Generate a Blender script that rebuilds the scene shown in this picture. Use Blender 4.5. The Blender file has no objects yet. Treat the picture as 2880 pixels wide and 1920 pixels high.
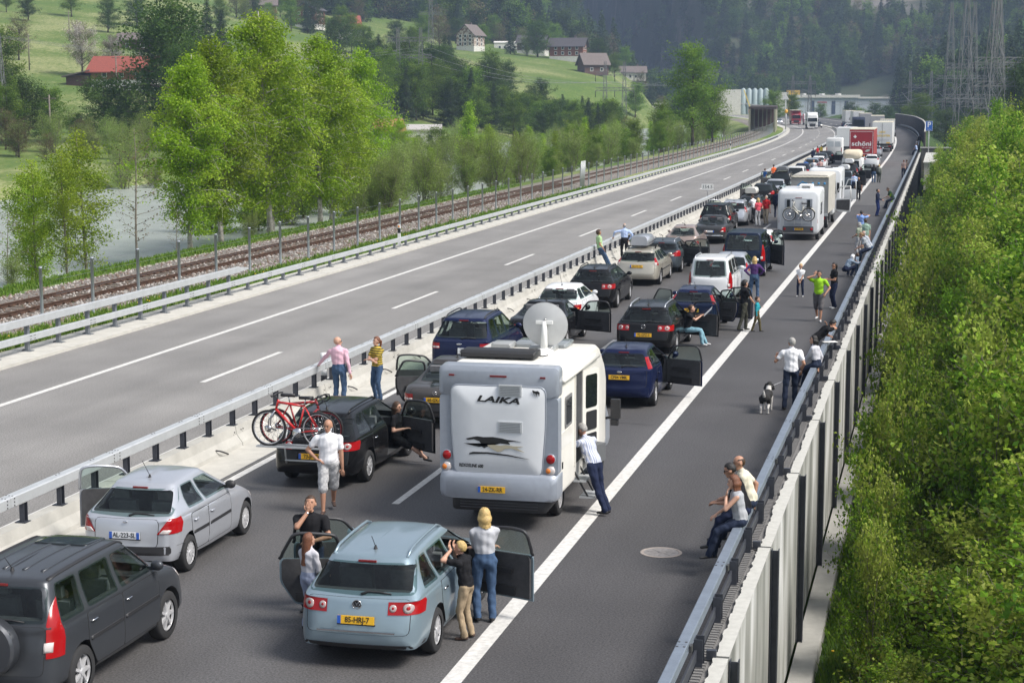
import bpy, bmesh, math, random
import numpy as np
from mathutils import Vector, Matrix, noise
from mathutils.bvhtree import BVHTree
# ------------------------------------------------------------------ camera, light, exposure
SC = bpy.context.scene
COL = SC.collection
CAM_H, LENS = 7.73, 63.0
PITCH, YAW = math.radians(7.784), math.radians(13.389)
cam_data = bpy.data.cameras.new('camera')
cam = bpy.data.objects.new('camera', cam_data)
COL.objects.link(cam)
cam.location = (0, 0, CAM_H)
cam.rotation_euler = (math.pi / 2 - PITCH, 0, YAW)
cam_data.lens = LENS
cam_data.sensor_width = 36
cam_data.clip_start = 0.2
cam_data.clip_end = 6000
cam_data.dof.use_dof = True
cam_data.dof.focus_distance = 40
cam_data.dof.aperture_fstop = 7.0
SC.camera = cam
SUN_AZ, SUN_EL = math.radians(102), math.radians(50)      # azimuth clockwise from +Y
world = bpy.data.worlds.new('World')
SC.world = world
world.use_nodes = True
nt = world.node_tree
nt.nodes.clear()
sky = nt.nodes.new('ShaderNodeTexSky')
sky.sky_type = 'NISHITA'
sky.sun_disc = False
sky.sun_elevation = SUN_EL
sky.sun_rotation = SUN_AZ
sky.altitude = 500
sky.air_density = 1.0
sky.dust_density = 3.0
bg = nt.nodes.new('ShaderNodeBackground')
bg.inputs['Strength'].default_value = 0.14
wo = nt.nodes.new('ShaderNodeOutputWorld')
veil = nt.nodes.new('ShaderNodeHueSaturation')          # thin white cloud over the whole sky
veil.inputs['Saturation'].default_value = 0.42
nt.links.new(sky.outputs[0], veil.inputs['Color'])
nt.links.new(veil.outputs[0], bg.inputs[0])
nt.links.new(bg.outputs[0], wo.inputs[0])
sun_data = bpy.data.lights.new('sun', 'SUN')
sun_data.energy = 3.7
sun_data.angle = math.radians(22)
sun_data.color = (1.0, 0.95, 0.89)
sun = bpy.data.objects.new('sun', sun_data)
COL.objects.link(sun)
SUN_DIR = Vector((math.sin(SUN_AZ) * math.cos(SUN_EL), math.cos(SUN_AZ) * math.cos(SUN_EL), math.sin(SUN_EL)))
sun.rotation_euler = SUN_DIR.to_track_quat('Z', 'Y').to_euler()
sun.location = (60, 40, 90)
SC.view_settings.view_transform = 'Standard'
SC.view_settings.look = 'None'
SC.view_settings.exposure = 0.5
SC.view_settings.gamma = 1.0
SC.render.engine = 'CYCLES'
SC.cycles.use_denoising = True
SC.cycles.max_bounces = 8
SC.cycles.diffuse_bounces = 3
SC.cycles.glossy_bounces = 3
SC.cycles.transmission_bounces = 3
SC.cycles.transparent_max_bounces = 10
SC.cycles.volume_bounces = 0
SC.cycles.sample_clamp_indirect = 6.0
SC.cycles.caustics_reflective = False
SC.cycles.caustics_refractive = False
# ------------------------------------------------------------------ helpers
R = math.radians
PI = math.pi
rng = random.Random(7)
FOC = LENS / 36 * 2880
def ray_xy(px, depth):
 """world x, y of the vertical plane through photo column px at a distance along the heading"""
 k = (px - 1440) / FOC
 hx, hy = -math.sin(YAW), math.cos(YAW)
 return hx * depth + math.cos(YAW) * k * depth, hy * depth + math.sin(YAW) * k * depth
def tag(o, label=None, cat=None, group=None, kind=None):
 if label: o['label'] = label
 if cat: o['category'] = cat
 if group: o['group'] = group
 if kind: o['kind'] = kind
 return o
def empty(name, loc=(0, 0, 0), rz=0.0, parent=None):
 o = bpy.data.objects.new(name, None)
 COL.objects.link(o)
 o.location = loc
 o.rotation_euler = (0, 0, rz)
 o.empty_display_size = 0.2
 if parent: o.parent = parent
 return o
def link(name, me, parent=None, loc=None, rot=None):
 o = bpy.data.objects.new(name, me)
 COL.objects.link(o)
 if parent: o.parent = parent
 if loc is not None: o.location = loc
 if rot is not None: o.rotation_euler = rot
 return o
def copy_tree(o, parent=None):
 c = o.copy()
 COL.objects.link(c)
 c.parent = parent
 for ch in list(o.children):
  copy_tree(ch, c)
 return c
MATS = {}
def mat(name, col=(0.5, 0.5, 0.5), rough=0.6, metal=0.0, spec=0.5, var=0.0, vscale=8.0, bump=0.0, bscale=40.0,
  coat=0.0, col2=None, sharp=False, alpha=1.0, emit=0.0, trans=0.0):
 """Principled material with optional noise variation (towards col2 or darker) and fine bump"""
 if name in MATS: return MATS[name]
 m = bpy.data.materials.new(name)
 MATS[name] = m
 m.use_nodes = True
 n, l = m.node_tree.nodes, m.node_tree.links
 b = n['Principled BSDF']
 b.inputs['Base Color'].default_value = (*col, 1)
 b.inputs['Roughness'].default_value = rough
 b.inputs['Metallic'].default_value = metal
 b.inputs['Specular IOR Level'].default_value = spec
 b.inputs['Coat Weight'].default_value = coat
 b.inputs['Coat Roughness'].default_value = 0.06
 b.inputs['Alpha'].default_value = alpha
 if emit:
  b.inputs['Emission Color'].default_value = (*col, 1)
  b.inputs['Emission Strength'].default_value = emit
 if var or col2 or bump:
  tc = n.new('ShaderNodeTexCoord')
 if var or col2:
  nz = n.new('ShaderNodeTexNoise')
  nz.inputs['Scale'].default_value = vscale
  nz.inputs['Detail'].default_value = 5
  nz.inputs['Roughness'].default_value = 0.65
  l.new(tc.outputs['Object'], nz.inputs['Vector'])
  rp = n.new('ShaderNodeValToRGB')
  c2 = col2 or tuple(c * (1 - var) for c in col)
  c1 = col if col2 else tuple(min(1, c * (1 + var)) for c in col)
  rp.color_ramp.elements[0].color = (*c1, 1)
  rp.color_ramp.elements[1].color = (*c2, 1)
  a, z = (0.46, 0.54) if sharp else (0.3, 0.7)
  rp.color_ramp.elements[0].position = a
  rp.color_ramp.elements[1].position = z
  l.new(nz.outputs['Fac'], rp.inputs['Fac'])
  l.new(rp.outputs['Color'], b.inputs['Base Color'])
 if bump:
  n2 = n.new('ShaderNodeTexNoise')
  n2.inputs['Scale'].default_value = bscale
  n2.inputs['Detail'].default_value = 4
  l.new(tc.outputs['Object'], n2.inputs['Vector'])
  bp = n.new('ShaderNodeBump')
  bp.inputs['Strength'].default_value = bump
  bp.inputs['Distance'].default_value = 0.02
  l.new(n2.outputs['Fac'], bp.inputs['Height'])
  l.new(bp.outputs['Normal'], b.inputs['Normal'])
 return m
class MB:
 """collects vertices and faces of ONE mesh"""
 def __init__(s):
  s.v, s.f, s.m, s.s = [], [], [], []
 def add(s, vs, fs, mi=0, smooth=False):
  o = len(s.v)
  s.v += [tuple(p) for p in vs]
  s.f += [tuple(i + o for i in f) for f in fs]
  s.m += [mi] * len(fs)
  s.s += [smooth] * len(fs)
  return s
 def box(s, c, d, rz=0.0, mi=0, taper=1.0, M=None):
  x, y, z = d[0] / 2, d[1] / 2, d[2] / 2
  vs = []
  for k, t in ((-z, 1.0), (z, taper)):
   for a, b in ((-x, -y), (x, -y), (x, y), (-x, y)):
    a, b = a * t, b * t
    vs.append((c[0] + a * math.cos(rz) - b * math.sin(rz), c[1] + a * math.sin(rz) + b * math.cos(rz), c[2] + k))
  if M is not None: vs = [M @ Vector(p) for p in vs]
  return s.add(vs, [(3, 2, 1, 0), (4, 5, 6, 7), (0, 1, 5, 4), (1, 2, 6, 5), (2, 3, 7, 6), (3, 0, 4, 7)], mi)
 def bar(s, a, b, w, h=None, mi=0):
  """square bar between two points"""
  return s.tube([a, b], w / 2 * 1.414, 4, mi, smooth=False, rot=PI / 4)
 def tube(s, pts, r, n=8, mi=0, smooth=True, cap=True, rot=0.0, closed=False):
  pts = [Vector(p) for p in pts]
  N = len(pts)
  rs = r if isinstance(r, (list, tuple)) else [r] * N
  rings, up = [], None
  for i, p in enumerate(pts):
   if closed:
    t = pts[(i + 1) % N] - pts[i - 1]
   else:
    t = pts[min(i + 1, N - 1)] - pts[max(i - 1, 0)]
   if t.length < 1e-9: t = Vector((0, 0, 1))
   t.normalize()
   if up is None:
    up = Vector((0, 0, 1)) if abs(t.z) < 0.95 else Vector((0, 1, 0))
   sx = t.cross(up)
   if sx.length < 1e-6: sx = t.cross(Vector((1, 0, 0)))
   sx.normalize()
   u2 = sx.cross(t)
   up = u2
   rings.append([p + (sx * math.cos(rot + 2 * PI * k / n) + u2 * math.sin(rot + 2 * PI * k / n)) * rs[i] for k in range(n)])
  return s.loft(rings, mi, smooth, cap and not closed, closed)
 def loft(s, rings, mi=0, smooth=True, cap=True, closed=False):
  n = len(rings[0])
  vs = [p for rg in rings for p in rg]
  fs = []
  N = len(rings)
  for i in range(N if closed else N - 1):
   a, b = i * n, ((i + 1) % N) * n
   for k in range(n):
    k2 = (k + 1) % n
    fs.append((a + k, a + k2, b + k2, b + k))
  if cap:
   fs.append(tuple(reversed(range(n))))
   fs.append(tuple(range((N - 1) * n, N * n)))
  return s.add(vs, fs, mi, smooth)
 def lathe(s, prof, n=16, axis='z', c=(0, 0, 0), mi=0, smooth=True, cap=False):
  rings = []
  for r, h in prof:
   rg = []
   for k in range(n):
    a = 2 * PI * k / n
    x, y = r * math.cos(a), r * math.sin(a)
    p = {'z': (x, y, h), 'x': (h, x, y), 'y': (y, h, x)}[axis]
    rg.append((c[0] + p[0], c[1] + p[1], c[2] + p[2]))
   rings.append(rg)
  return s.loft(rings, mi, smooth, cap)
 def ball(s, c, r, n=10, m=7, mi=0, M=None):
  r = r if isinstance(r, (list, tuple)) else (r, r, r)
  vs = [(c[0], c[1], c[2] - r[2])]
  for i in range(1, m):
   th = -PI / 2 + PI * i / m
   for k in range(n):
    a = 2 * PI * k / n
    vs.append((c[0] + r[0] * math.cos(th) * math.cos(a), c[1] + r[1] * math.cos(th) * math.sin(a), c[2] + r[2] * math.sin(th)))
  vs.append((c[0], c[1], c[2] + r[2]))
  if M is not None:
   cc = Vector(c)
   vs = [M @ (Vector(p) - cc) + cc for p in vs]
  fs = [(0, 1 + (k + 1) % n, 1 + k) for k in range(n)]
  for i in range(m - 2):
   for k in range(n):
    a, b = 1 + i * n, 1 + (i + 1) * n
    fs.append((a + k, a + (k + 1) % n, b + (k + 1) % n, b + k))
  a, t = 1 + (m - 2) * n, len(vs) - 1
  fs += [(a + k, a + (k + 1) % n, t) for k in range(n)]
  return s.add(vs, fs, mi, True)
 def prism(s, poly, axis, a, b, mi=0, smooth=False):
  """poly 2d extruded along an axis from a to b"""
  n = len(poly)
  def P(u, v, w): return {'x': (w, u, v), 'y': (u, w, v), 'z': (u, v, w)}[axis]
  vs = [P(u, v, a) for u, v in poly] + [P(u, v, b) for u, v in poly]
  fs = [(k, (k + 1) % n, n + (k + 1) % n, n + k) for k in range(n)]
  fs += [tuple(reversed(range(n))), tuple(range(n, 2 * n))]
  return s.add(vs, fs, mi, smooth)
 def mesh(s, name, mats, fix=True, sharp=None):
  me = bpy.data.meshes.new(name)
  me.from_pydata(s.v, [], s.f)
  for m in (mats if isinstance(mats, (list, tuple)) else [mats]): me.materials.append(m)
  if any(s.m): me.polygons.foreach_set('material_index', s.m)
  me.polygons.foreach_set('use_smooth', s.s)
  if fix:
   bm = bmesh.new()
   bm.from_mesh(me)
   bmesh.ops.recalc_face_normals(bm, faces=bm.faces)
   bm.to_mesh(me)
   bm.free()
  if sharp: me.set_sharp_from_angle(angle=R(sharp))
  me.update()
  return me
 def build(s, name, mats, parent=None, loc=None, rot=None, fix=True, sharp=None):
  return link(name, s.mesh(name, mats, fix, sharp), parent, loc, rot)
def np_mesh(name, verts, quads, mats, mi=None, smooth=False):
 """fast mesh from numpy: verts (n,3), faces (m,k)"""
 me = bpy.data.meshes.new(name)
 nv, (nf, k) = len(verts), quads.shape
 me.vertices.add(nv)
 me.vertices.foreach_set('co', np.asarray(verts, np.float32).ravel())
 me.loops.add(nf * k)
 me.loops.foreach_set('vertex_index', np.asarray(quads, np.int32).ravel())
 me.polygons.add(nf)
 me.polygons.foreach_set('loop_start', np.arange(0, nf * k, k, dtype=np.int32))
 if mi is not None: me.polygons.foreach_set('material_index', np.asarray(mi, np.int32))
 me.polygons.foreach_set('use_smooth', np.full(nf, smooth))
 for m in (mats if isinstance(mats, (list, tuple)) else [mats]): me.materials.append(m)
 me.update(calc_edges=True)
 return me
PENDING = []      # (temporary object, callback(mesh)) resolved in one depsgraph pass
def resolve_pending():
 global PENDING
 if not PENDING: return
 dg = bpy.context.evaluated_depsgraph_get()
 dg.update()
 out = [(t, cb, bpy.data.meshes.new_from_object(t.evaluated_get(dg), preserve_all_data_layers=False, depsgraph=dg)) for t, cb, _ in PENDING]
 kill = [x for _, _, ks in PENDING for x in ks]
 for t, cb, me in out: cb(t, me)
 for x in kill: bpy.data.objects.remove(x, do_unlink=True)
 PENDING = []
def text_mesh(txt, size, m, name='lettering', shear=0.0, width=1.0, bold=0.0, ext=0.002):
 cu = bpy.data.curves.new('txt', 'FONT')
 cu.body = txt
 cu.size = size
 cu.align_x = 'CENTER'
 cu.align_y = 'CENTER'
 cu.extrude = ext
 cu.offset = bold
 cu.shear = shear
 cu.resolution_u = 2
 o = bpy.data.objects.new('txt', cu)
 me = bpy.data.meshes.new_from_object(o)
 bpy.data.objects.remove(o)
 bpy.data.curves.remove(cu)
 me.materials.clear()
 me.materials.append(m)
 me.name = name
 if width != 1.0:
  for v in me.vertices: v.co.x *= width
 return me
# ------------------------------------------------------------------ lie of the road
_LY = [-100, 100, 150, 186, 224, 247, 266, 285, 304, 325, 343, 363, 383, 400, 419, 440, 479, 518, 560, 620, 700, 800, 1000, 1400, 2600]
_LS = [0, 0, -.15, -.4, -.65, -.9, -1.2, -1.5, -2.0, -2.7, -3.3, -4.3, -5.4, -6.6, -8.1, -9.8, -15, -20.2, -26.5, -37, -53, -76, -130, -250, -600]
_RY = [-100, 238, 280, 320, 360, 400, 429, 462, 518, 560, 620, 700, 800, 1000, 1400, 2600]
_RS = [0, 0, -.25, -.65, -1.5, -2.9, -4.2, -6.9, -13, -19, -29, -45, -68, -122, -242, -590]
def _smooth(ys, ss):
 yy = np.arange(-100, 2601, 2.0)
 v = np.interp(yy, ys, ss)
 k = np.hanning(31); k /= k.sum()
 vp = np.pad(v, 15, mode='edge')
 return yy, np.convolve(vp, k, 'valid')
_YY, _SL = _smooth(_LY, _LS)
_, _SR = _smooth(_RY, _RS)
def shift(Y, t):
 w = np.clip((np.asarray(t, float) + 10) / 7, 0, 1)
 return np.interp(Y, _YY, _SL) * (1 - w) + np.interp(Y, _YY, _SR) * w
def rd(t, Y, z=0.0):
 """road coordinates -> world"""
 return (float(t + shift(Y, t)), float(Y), z)
def heading(t, Y):
 a, b = rd(t, Y - 2), rd(t, Y + 2)
 return math.atan2(-(b[0] - a[0]), b[1] - a[1])
def strip(name, t0, t1, Y0, Y1, z, m, parent=None, step=4.0, nt_=1, thick=0.0):
 ys = np.arange(Y0, Y1 + 0.01, step)
 if ys[-1] < Y1 - 0.01: ys = np.append(ys, Y1)
 ts = np.linspace(t0, t1, nt_ + 1)
 vs, fs = [], []
 for Y in ys:
  for t in ts: vs.append(rd(t, Y, z))
 n = len(ts)
 for i in range(len(ys) - 1):
  for k in range(nt_):
   a = i * n + k
   fs.append((a, a + 1, a + n + 1, a + n))
 b = MB().add(vs, fs)
 if thick:      # skirt down on both long sides
  for tt, rev in ((t0, 0), (t1, 1)):
   v2, f2 = [], []
   for i, Y in enumerate(ys):
    v2 += [rd(tt, Y, z), rd(tt, Y, z - thick)]
    if i: f2.append((2 * i - 2, 2 * i - 1, 2 * i + 1, 2 * i))
   b.add(v2, f2)
 me = b.mesh(name, m, fix=False)
 bm = bmesh.new(); bm.from_mesh(me)
 for f in bm.faces:
  if f.normal.z < -0.5: f.normal_flip()
 bm.to_mesh(me); bm.free()
 return link(name, me, parent)
def extrude_path(prof, t, Y0, Y1, step, zoff=0.0, cap=True):
 """loft of a closed profile [(dt,z)] along the road from Y0 to Y1"""
 n = max(2, int(round((Y1 - Y0) / step)) + 1)
 rings = [[rd(t + dt, Y, z + zoff) for dt, z in prof] for Y in np.linspace(Y0, Y1, n)]
 return MB().loft(rings, 0, False, cap)
# ------------------------------------------------------------------ terrain heights
_CP = []
for px, rows in {
 -250: [(200, -.6), (290, 3), (380, 12), (480, 26), (600, 44), (1000, 130), (1700, 330)],
 100: [(200, -.4), (290, 2.6), (380, 11.6), (480, 24), (580, 36.6), (900, 100), (1600, 300)],
 420: [(210, -.4), (300, 2.6), (400, 12), (500, 25), (600, 38), (950, 95), (1600, 300)],
 760: [(220, -.4), (300, 2.0), (400, 9), (520, 20), (640, 32), (760, 46), (1000, 85), (1600, 290)],
 1000: [(280, .5), (350, 2.5), (450, 8), (560, 16), (680, 27), (800, 40), (1000, 70), (1600, 280)],
 1330: [(330, 1), (400, 2.4), (480, 7), (600, 17), (700, 25), (850, 37), (1000, 50), (1250, 120), (1700, 330)],
 1600: [(330, 1), (400, 2.2), (500, 8), (600, 16), (700, 22.4), (800, 24), (1000, 28), (1200, 90), (1700, 330)],
 1850: [(420, 1.2), (520, 4), (660, 12), (800, 20), (1000, 20), (1200, 80), (1700, 330)],
 2100: [(450, 1), (620, 2), (800, 3), (1000, 8), (1200, 70), (1700, 330)],
 2500: [(500, 0), (700, 1), (900, 3), (1020, 14), (1200, 75), (1700, 340)],
 2880: [(250, -3), (420, -1), (600, 3), (800, 12), (1000, 50), (1250, 130), (1700, 360)],
 3300: [(150, -3.5), (300, -1), (450, 6), (650, 30), (1000, 120), (1700, 380)],
}.items():
 for d, z in rows:
  x, y = ray_xy(px, d)
  _CP.append((x, y, z))
_CP += [(-95, 0, -.4), (-95, 80, -.4), (-200, 0, 1.5), (-330, 60, 14), (-500, 0, 40), (40, 0, -4), (40, 80, -4), (130, 0, 0), (260, 0, 20),
  (-95, -80, -.4), (40, -80, -4), (-300, -80, 10), (260, -80, 20)]
_CP = np.array(_CP)
def _U(r2): return np.where(r2 > 1e-9, r2 * np.log(np.maximum(r2, 1e-9)), 0.0)
_P = _CP[:, :2] / 400.0
_n = len(_P)
_K = _U(((_P[:, None] - _P[None]) ** 2).sum(-1)) + np.eye(_n) * 0.02
_Q = np.c_[np.ones(_n), _P]
_A = np.block([[_K, _Q], [_Q.T, np.zeros((3, 3))]])
_W = np.linalg.solve(_A, np.r_[_CP[:, 2], np.zeros(3)])
def tps(x, y):
 p = np.stack([np.ravel(x), np.ravel(y)], 1) / 400.0
 r2 = ((p[:, None] - _P[None]) ** 2).sum(-1)
 return (_U(r2) @ _W[:_n] + _W[_n] + p @ _W[_n + 1:]).reshape(np.shape(x))
_NT = [-98, -92, -88, -84, -60, -45, -42.5, -40.5, -38.6, -37.2, -35.5, -29.9, -27.38, -27.2, -2.9, -2.62, -1.9, 3, 9, 20, 34]
_NZ = [-.4, -.5, -1.0, -2.9, -3.2, -3.1, -2.6, -1.5, -.55, -.12, .02, .0, .05, -.15, -.15, -3.3, -3.32, -3.5, -3.9, -4, -4]
def ground(x, y):
 x, y = np.asarray(x, float), np.asarray(y, float)
 t = x - shift(y, np.where(x - shift(y, -20) > -8, 0, -20))
 zn = np.interp(t, _NT, _NZ)
 zt = tps(x, y)
 w = np.where(t < -30, np.clip((-t - np.interp(y, [430, 580], [90, 46])) / 35, 0, 1), np.clip((t - 14) / 35, 0, 1))
 w = np.where((t > -40) & (t < 6), 0, w)
 far = np.clip((y - 620) / 160, 0, 1)
 w = np.maximum(w, np.where((t > -45) & (t < -2), 0, far * np.clip((abs(t + 20) - 22) / 25, 0, 1)))
 w = w * w * (3 - 2 * w)
 return zn * (1 - w) + zt * w
def gz(x, y): return float(ground(np.array([x]), np.array([y]))[0])
# ------------------------------------------------------------------ ground materials
def ground_mat(name, stops, scale, scale2, mix2, bump=0.4, rough=0.95, bs=2.0):
 m = bpy.data.materials.new(name)
 MATS[name] = m
 m.use_nodes = True
 n, l = m.node_tree.nodes, m.node_tree.links
 b = n['Principled BSDF']
 b.inputs['Roughness'].default_value = rough
 b.inputs['Specular IOR Level'].default_value = 0.2
 tc = n.new('ShaderNodeTexCoord')
 a = n.new('ShaderNodeTexNoise'); a.inputs['Scale'].default_value = scale; a.inputs['Detail'].default_value = 6; a.inputs['Roughness'].default_value = .6
 c = n.new('ShaderNodeTexNoise'); c.inputs['Scale'].default_value = scale2; c.inputs['Detail'].default_value = 4
 l.new(tc.outputs['Object'], a.inputs['Vector']); l.new(tc.outputs['Object'], c.inputs['Vector'])
 mx = n.new('ShaderNodeMix'); mx.data_type = 'FLOAT'; mx.inputs['Factor'].default_value = mix2
 l.new(a.outputs['Fac'], mx.inputs['A']); l.new(c.outputs['Fac'], mx.inputs['B'])
 rp = n.new('ShaderNodeValToRGB')
 rp.color_ramp.elements.remove(rp.color_ramp.elements[0])
 rp.color_ramp.elements[0].position = stops[0][0]; rp.color_ramp.elements[0].color = (*stops[0][1], 1)
 for p, cc in stops[1:]:
  e = rp.color_ramp.elements.new(p); e.color = (*cc, 1)
 l.new(mx.outputs['Result'], rp.inputs['Fac'])
 l.new(rp.outputs['Color'], b.inputs['Base Color'])
 bp = n.new('ShaderNodeBump'); bp.inputs['Strength'].default_value = bump; bp.inputs['Distance'].default_value = 0.1
 d = n.new('ShaderNodeTexNoise'); d.inputs['Scale'].default_value = bs; d.inputs['Detail'].default_value = 6
 l.new(tc.outputs['Object'], d.inputs['Vector']); l.new(d.outputs['Fac'], bp.inputs['Height'])
 l.new(bp.outputs['Normal'], b.inputs['Normal'])
 return m
M_MEADOW = ground_mat('meadow_grass', [(.3, (.055, .105, .02)), (.44, (.085, .14, .028)), (.52, (.125, .165, .042)), (.57, (.27, .28, .13)), (.63, (.13, .165, .045)), (.70, (.22, .22, .08)), (.78, (.10, .14, .03))], .022, 1.1, .38, .5, bs=1.2)
M_MOUNT = ground_mat('forest_floor', [(.3, (.030, .045, .022)), (.45, (.045, .06, .03)), (.55, (.07, .075, .045)), (.62, (.17, .155, .14)), (.75, (.24, .22, .20))], .008, .05, .4, .6, bs=.1)
M_EMB = ground_mat('embankment_grass', [(.3, (.03, .055, .012)), (.5, (.05, .095, .018)), (.65, (.085, .14, .03)), (.75, (.12, .12, .05))], .5, 6, .5, .8, bs=14)
def terrain(name, us, ts, m, keep):
 U, T = np.meshgrid(us, ts, indexing='ij')
 S = shift(U, np.where(T > -8, 0, -20)) * np.clip(1.6 - np.abs(T + 20) / 400, 0, 1)
 X = T + S
 Z = ground(X, U)
 Zn = np.array([noise.noise(Vector((x * .02, y * .02, 3))) for x, y in zip(X.ravel(), U.ravel())]).reshape(X.shape)
 amp = np.clip((np.abs(T + 20) - 90) / 120, 0, 1) * (0.8 + np.clip((U - 900) / 300, 0, 1) * 14)
 Z = Z + Zn * amp
 n0, n1 = X.shape
 idx = np.arange(n0 * n1).reshape(n0, n1)
 q = np.stack([idx[:-1, :-1], idx[:-1, 1:], idx[1:, 1:], idx[1:, :-1]], -1).reshape(-1, 4)
 cu = (U[:-1, :-1]).ravel(); ct = (T[:-1, :-1] + T[:-1, 1:]).ravel() / 2
 me = np_mesh(name, np.stack([X, U, Z], -1).reshape(-1, 3), q[keep(cu, ct)], m, smooth=True)
 o = link(name, me)
 return tag(o, kind='structure')
_us = np.r_[np.arange(-80, 130, 5.0), np.arange(130, 620, 8.0), np.arange(620, 980, 15.0), np.arange(980, 2400, 30.0)]
_ts = np.r_[np.arange(-1500, -400, 40.0), np.arange(-400, -100, 10.0), -98, -95, -92, -90, -88, -86, -84, -78, -70, -60, -52, -45, -42.5, -41.5, -40.5, -39.5, -38.6, -37.9, -37.2, -36.3, -35.5,
   -32, -29.9, -27.38, -27.2, -20, -12, -2.95, -2.9, -2.62, -1.9, 0, 3, 6, 9, 14, 20, 27, 34, np.arange(42, 120, 8.0), np.arange(120, 900, 30.0)]
g_main = terrain('ground', _us, _ts, M_MEADOW, lambda u, t: (u < 965) & (t < -2.62))
g_emb = terrain('embankment', _us, _ts, M_EMB, lambda u, t: (u < 965) & (t >= -2.62))
g_mt = terrain('mountain', _us, _ts, M_MOUNT, lambda u, t: u >= 965)
M_WATER = mat('river_water', (.37, .40, .37), rough=.25, spec=.5, var=.12, vscale=.25, bump=.55, bscale=1.3)
ys = np.r_[-80, np.arange(-60, 620, 10.0)]
vs, fs = [], []
for Y in ys:
 for t in (-93, -75, -60, -39.5): vs.append(rd(t, Y, -2.0))
for i in range(len(ys) - 1):
 for k in range(3):
  a = i * 4 + k
  fs.append((a, a + 1, a + 5, a + 4))
tag(MB().add(vs, fs).build('river', M_WATER), kind='structure')
# ------------------------------------------------------------------ carriageways
def asphalt(name, base, rough, seam=0.25, patches=True):
 m = bpy.data.materials.new(name)
 MATS[name] = m
 m.use_nodes = True
 n, l = m.node_tree.nodes, m.node_tree.links
 b = n['Principled BSDF']
 b.inputs['Roughness'].default_value = rough
 b.inputs['Specular IOR Level'].default_value = 0.35
 tc = n.new('ShaderNodeTexCoord')
 mp = n.new('ShaderNodeMapping'); mp.inputs['Scale'].default_value = (1.0, 0.06, 1.0)
 l.new(tc.outputs['Object'], mp.inputs['Vector'])
 tr = n.new('ShaderNodeTexNoise'); tr.inputs['Scale'].default_value = .55; tr.inputs['Detail'].default_value = 4   # long wheel tracks
 l.new(mp.outputs['Vector'], tr.inputs['Vector'])
 bl = n.new('ShaderNodeTexNoise'); bl.inputs['Scale'].default_value = .35; bl.inputs['Detail'].default_value = 5
 l.new(tc.outputs['Object'], bl.inputs['Vector'])
 gr = n.new('ShaderNodeTexNoise'); gr.inputs['Scale'].default_value = 30; gr.inputs['Detail'].default_value = 3; gr.inputs['Roughness'].default_value = .8
 l.new(tc.outputs['Object'], gr.inputs['Vector'])
 def ramp(src, lo, hi, a=.3, z=.7):
  r = n.new('ShaderNodeMapRange'); r.inputs['From Min'].default_value = a; r.inputs['From Max'].default_value = z
  r.inputs['To Min'].default_value = lo; r.inputs['To Max'].default_value = hi
  l.new(src.outputs['Fac'], r.inputs['Value']); return r
 a1, a2, a3 = ramp(tr, .82, 1.14), ramp(bl, .88, 1.1), ramp(gr, .30, 1.70)
 m1 = n.new('ShaderNodeMath'); m1.operation = 'MULTIPLY'; l.new(a1.outputs[0], m1.inputs[0]); l.new(a2.outputs[0], m1.inputs[1])
 m2 = n.new('ShaderNodeMath'); m2.operation = 'MULTIPLY'; l.new(m1.outputs[0], m2.inputs[0]); l.new(a3.outputs[0], m2.inputs[1])
 vm = n.new('ShaderNodeVectorMath'); vm.operation = 'SCALE'
 vm.inputs[0].default_value = base
 l.new(m2.outputs[0], vm.inputs['Scale'])
 l.new(vm.outputs[0], b.inputs['Base Color'])
 bp = n.new('ShaderNodeBump'); bp.inputs['Strength'].default_value = .35; bp.inputs['Distance'].default_value = .01
 l.new(gr.outputs['Fac'], bp.inputs['Height']); l.new(bp.outputs['Normal'], b.inputs['Normal'])
 return m
M_ASPH_R = asphalt('asphalt_lanes', (.090, .087, .087), .62)
M_ASPH_S = asphalt('asphalt_shoulder', (.068, .066, .068), .8)
M_ASPH_L = asphalt('asphalt_aged', (.215, .207, .197), .7)
M_PAINT = mat('road_paint', (.70, .69, .655), .7, col2=(.45, .44, .42), vscale=9, bump=.2, bscale=60)
M_CONC = mat('pale_concrete', (.47, .455, .41), .85, var=.12, vscale=2.5, bump=.25, bscale=25)
M_CONC_D = mat('grey_concrete', (.38, .37, .34), .85, var=.14, vscale=2.5, bump=.25, bscale=25)
M_DARK = mat('dark_slot', (.03, .03, .032), .9)
M_SLOT = mat('wet_joint', (.10, .10, .10), .8, var=.3, vscale=3)
YEND = 760
road_r = tag(strip('road_jammed_carriageway', -13.98, -6.0, -40, YEND, 0, M_ASPH_R), kind='structure')
shoulder = tag(strip('hard_shoulder', -6.0, -3.05, -40, YEND, 0, M_ASPH_S), kind='structure')
road_l = tag(strip('road_open_carriageway', -25.85, -15.56, -40, YEND, 0, M_ASPH_L), kind='structure')
strip('edge_line', -6.26, -5.99, -40, YEND, .004, M_PAINT, road_r)
strip('edge_line', -13.94, -13.76, -40, YEND, .004, M_PAINT, road_r)
strip('edge_line', -23.0, -22.8, -40, YEND, .004, M_PAINT, road_l)
strip('edge_line', -16.35, -16.17, -40, YEND, .004, M_PAINT, road_l)
for k in range(-2, 34):
 y0 = 32.15 + 18 * k
 strip('lane_dash', -10.03, -9.88, y0, y0 + 6, .004, M_PAINT, road_r, step=3)
 y0 = 45.05 + 17.6 * k
 strip('lane_dash', -19.5, -19.33, y0, y0 + 6, .004, M_PAINT, road_l, step=3)
gut = tag(strip('gutter', -14.96, -13.98, -40, YEND, .006, M_CONC), kind='structure')
strip('drain_slot', -14.06, -13.985, -40, YEND, .010, M_SLOT, gut)
kerb = tag(strip('kerb_ledge', -27.36, -25.85, -40, YEND, .09, M_CONC, thick=.2), kind='structure')
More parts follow.
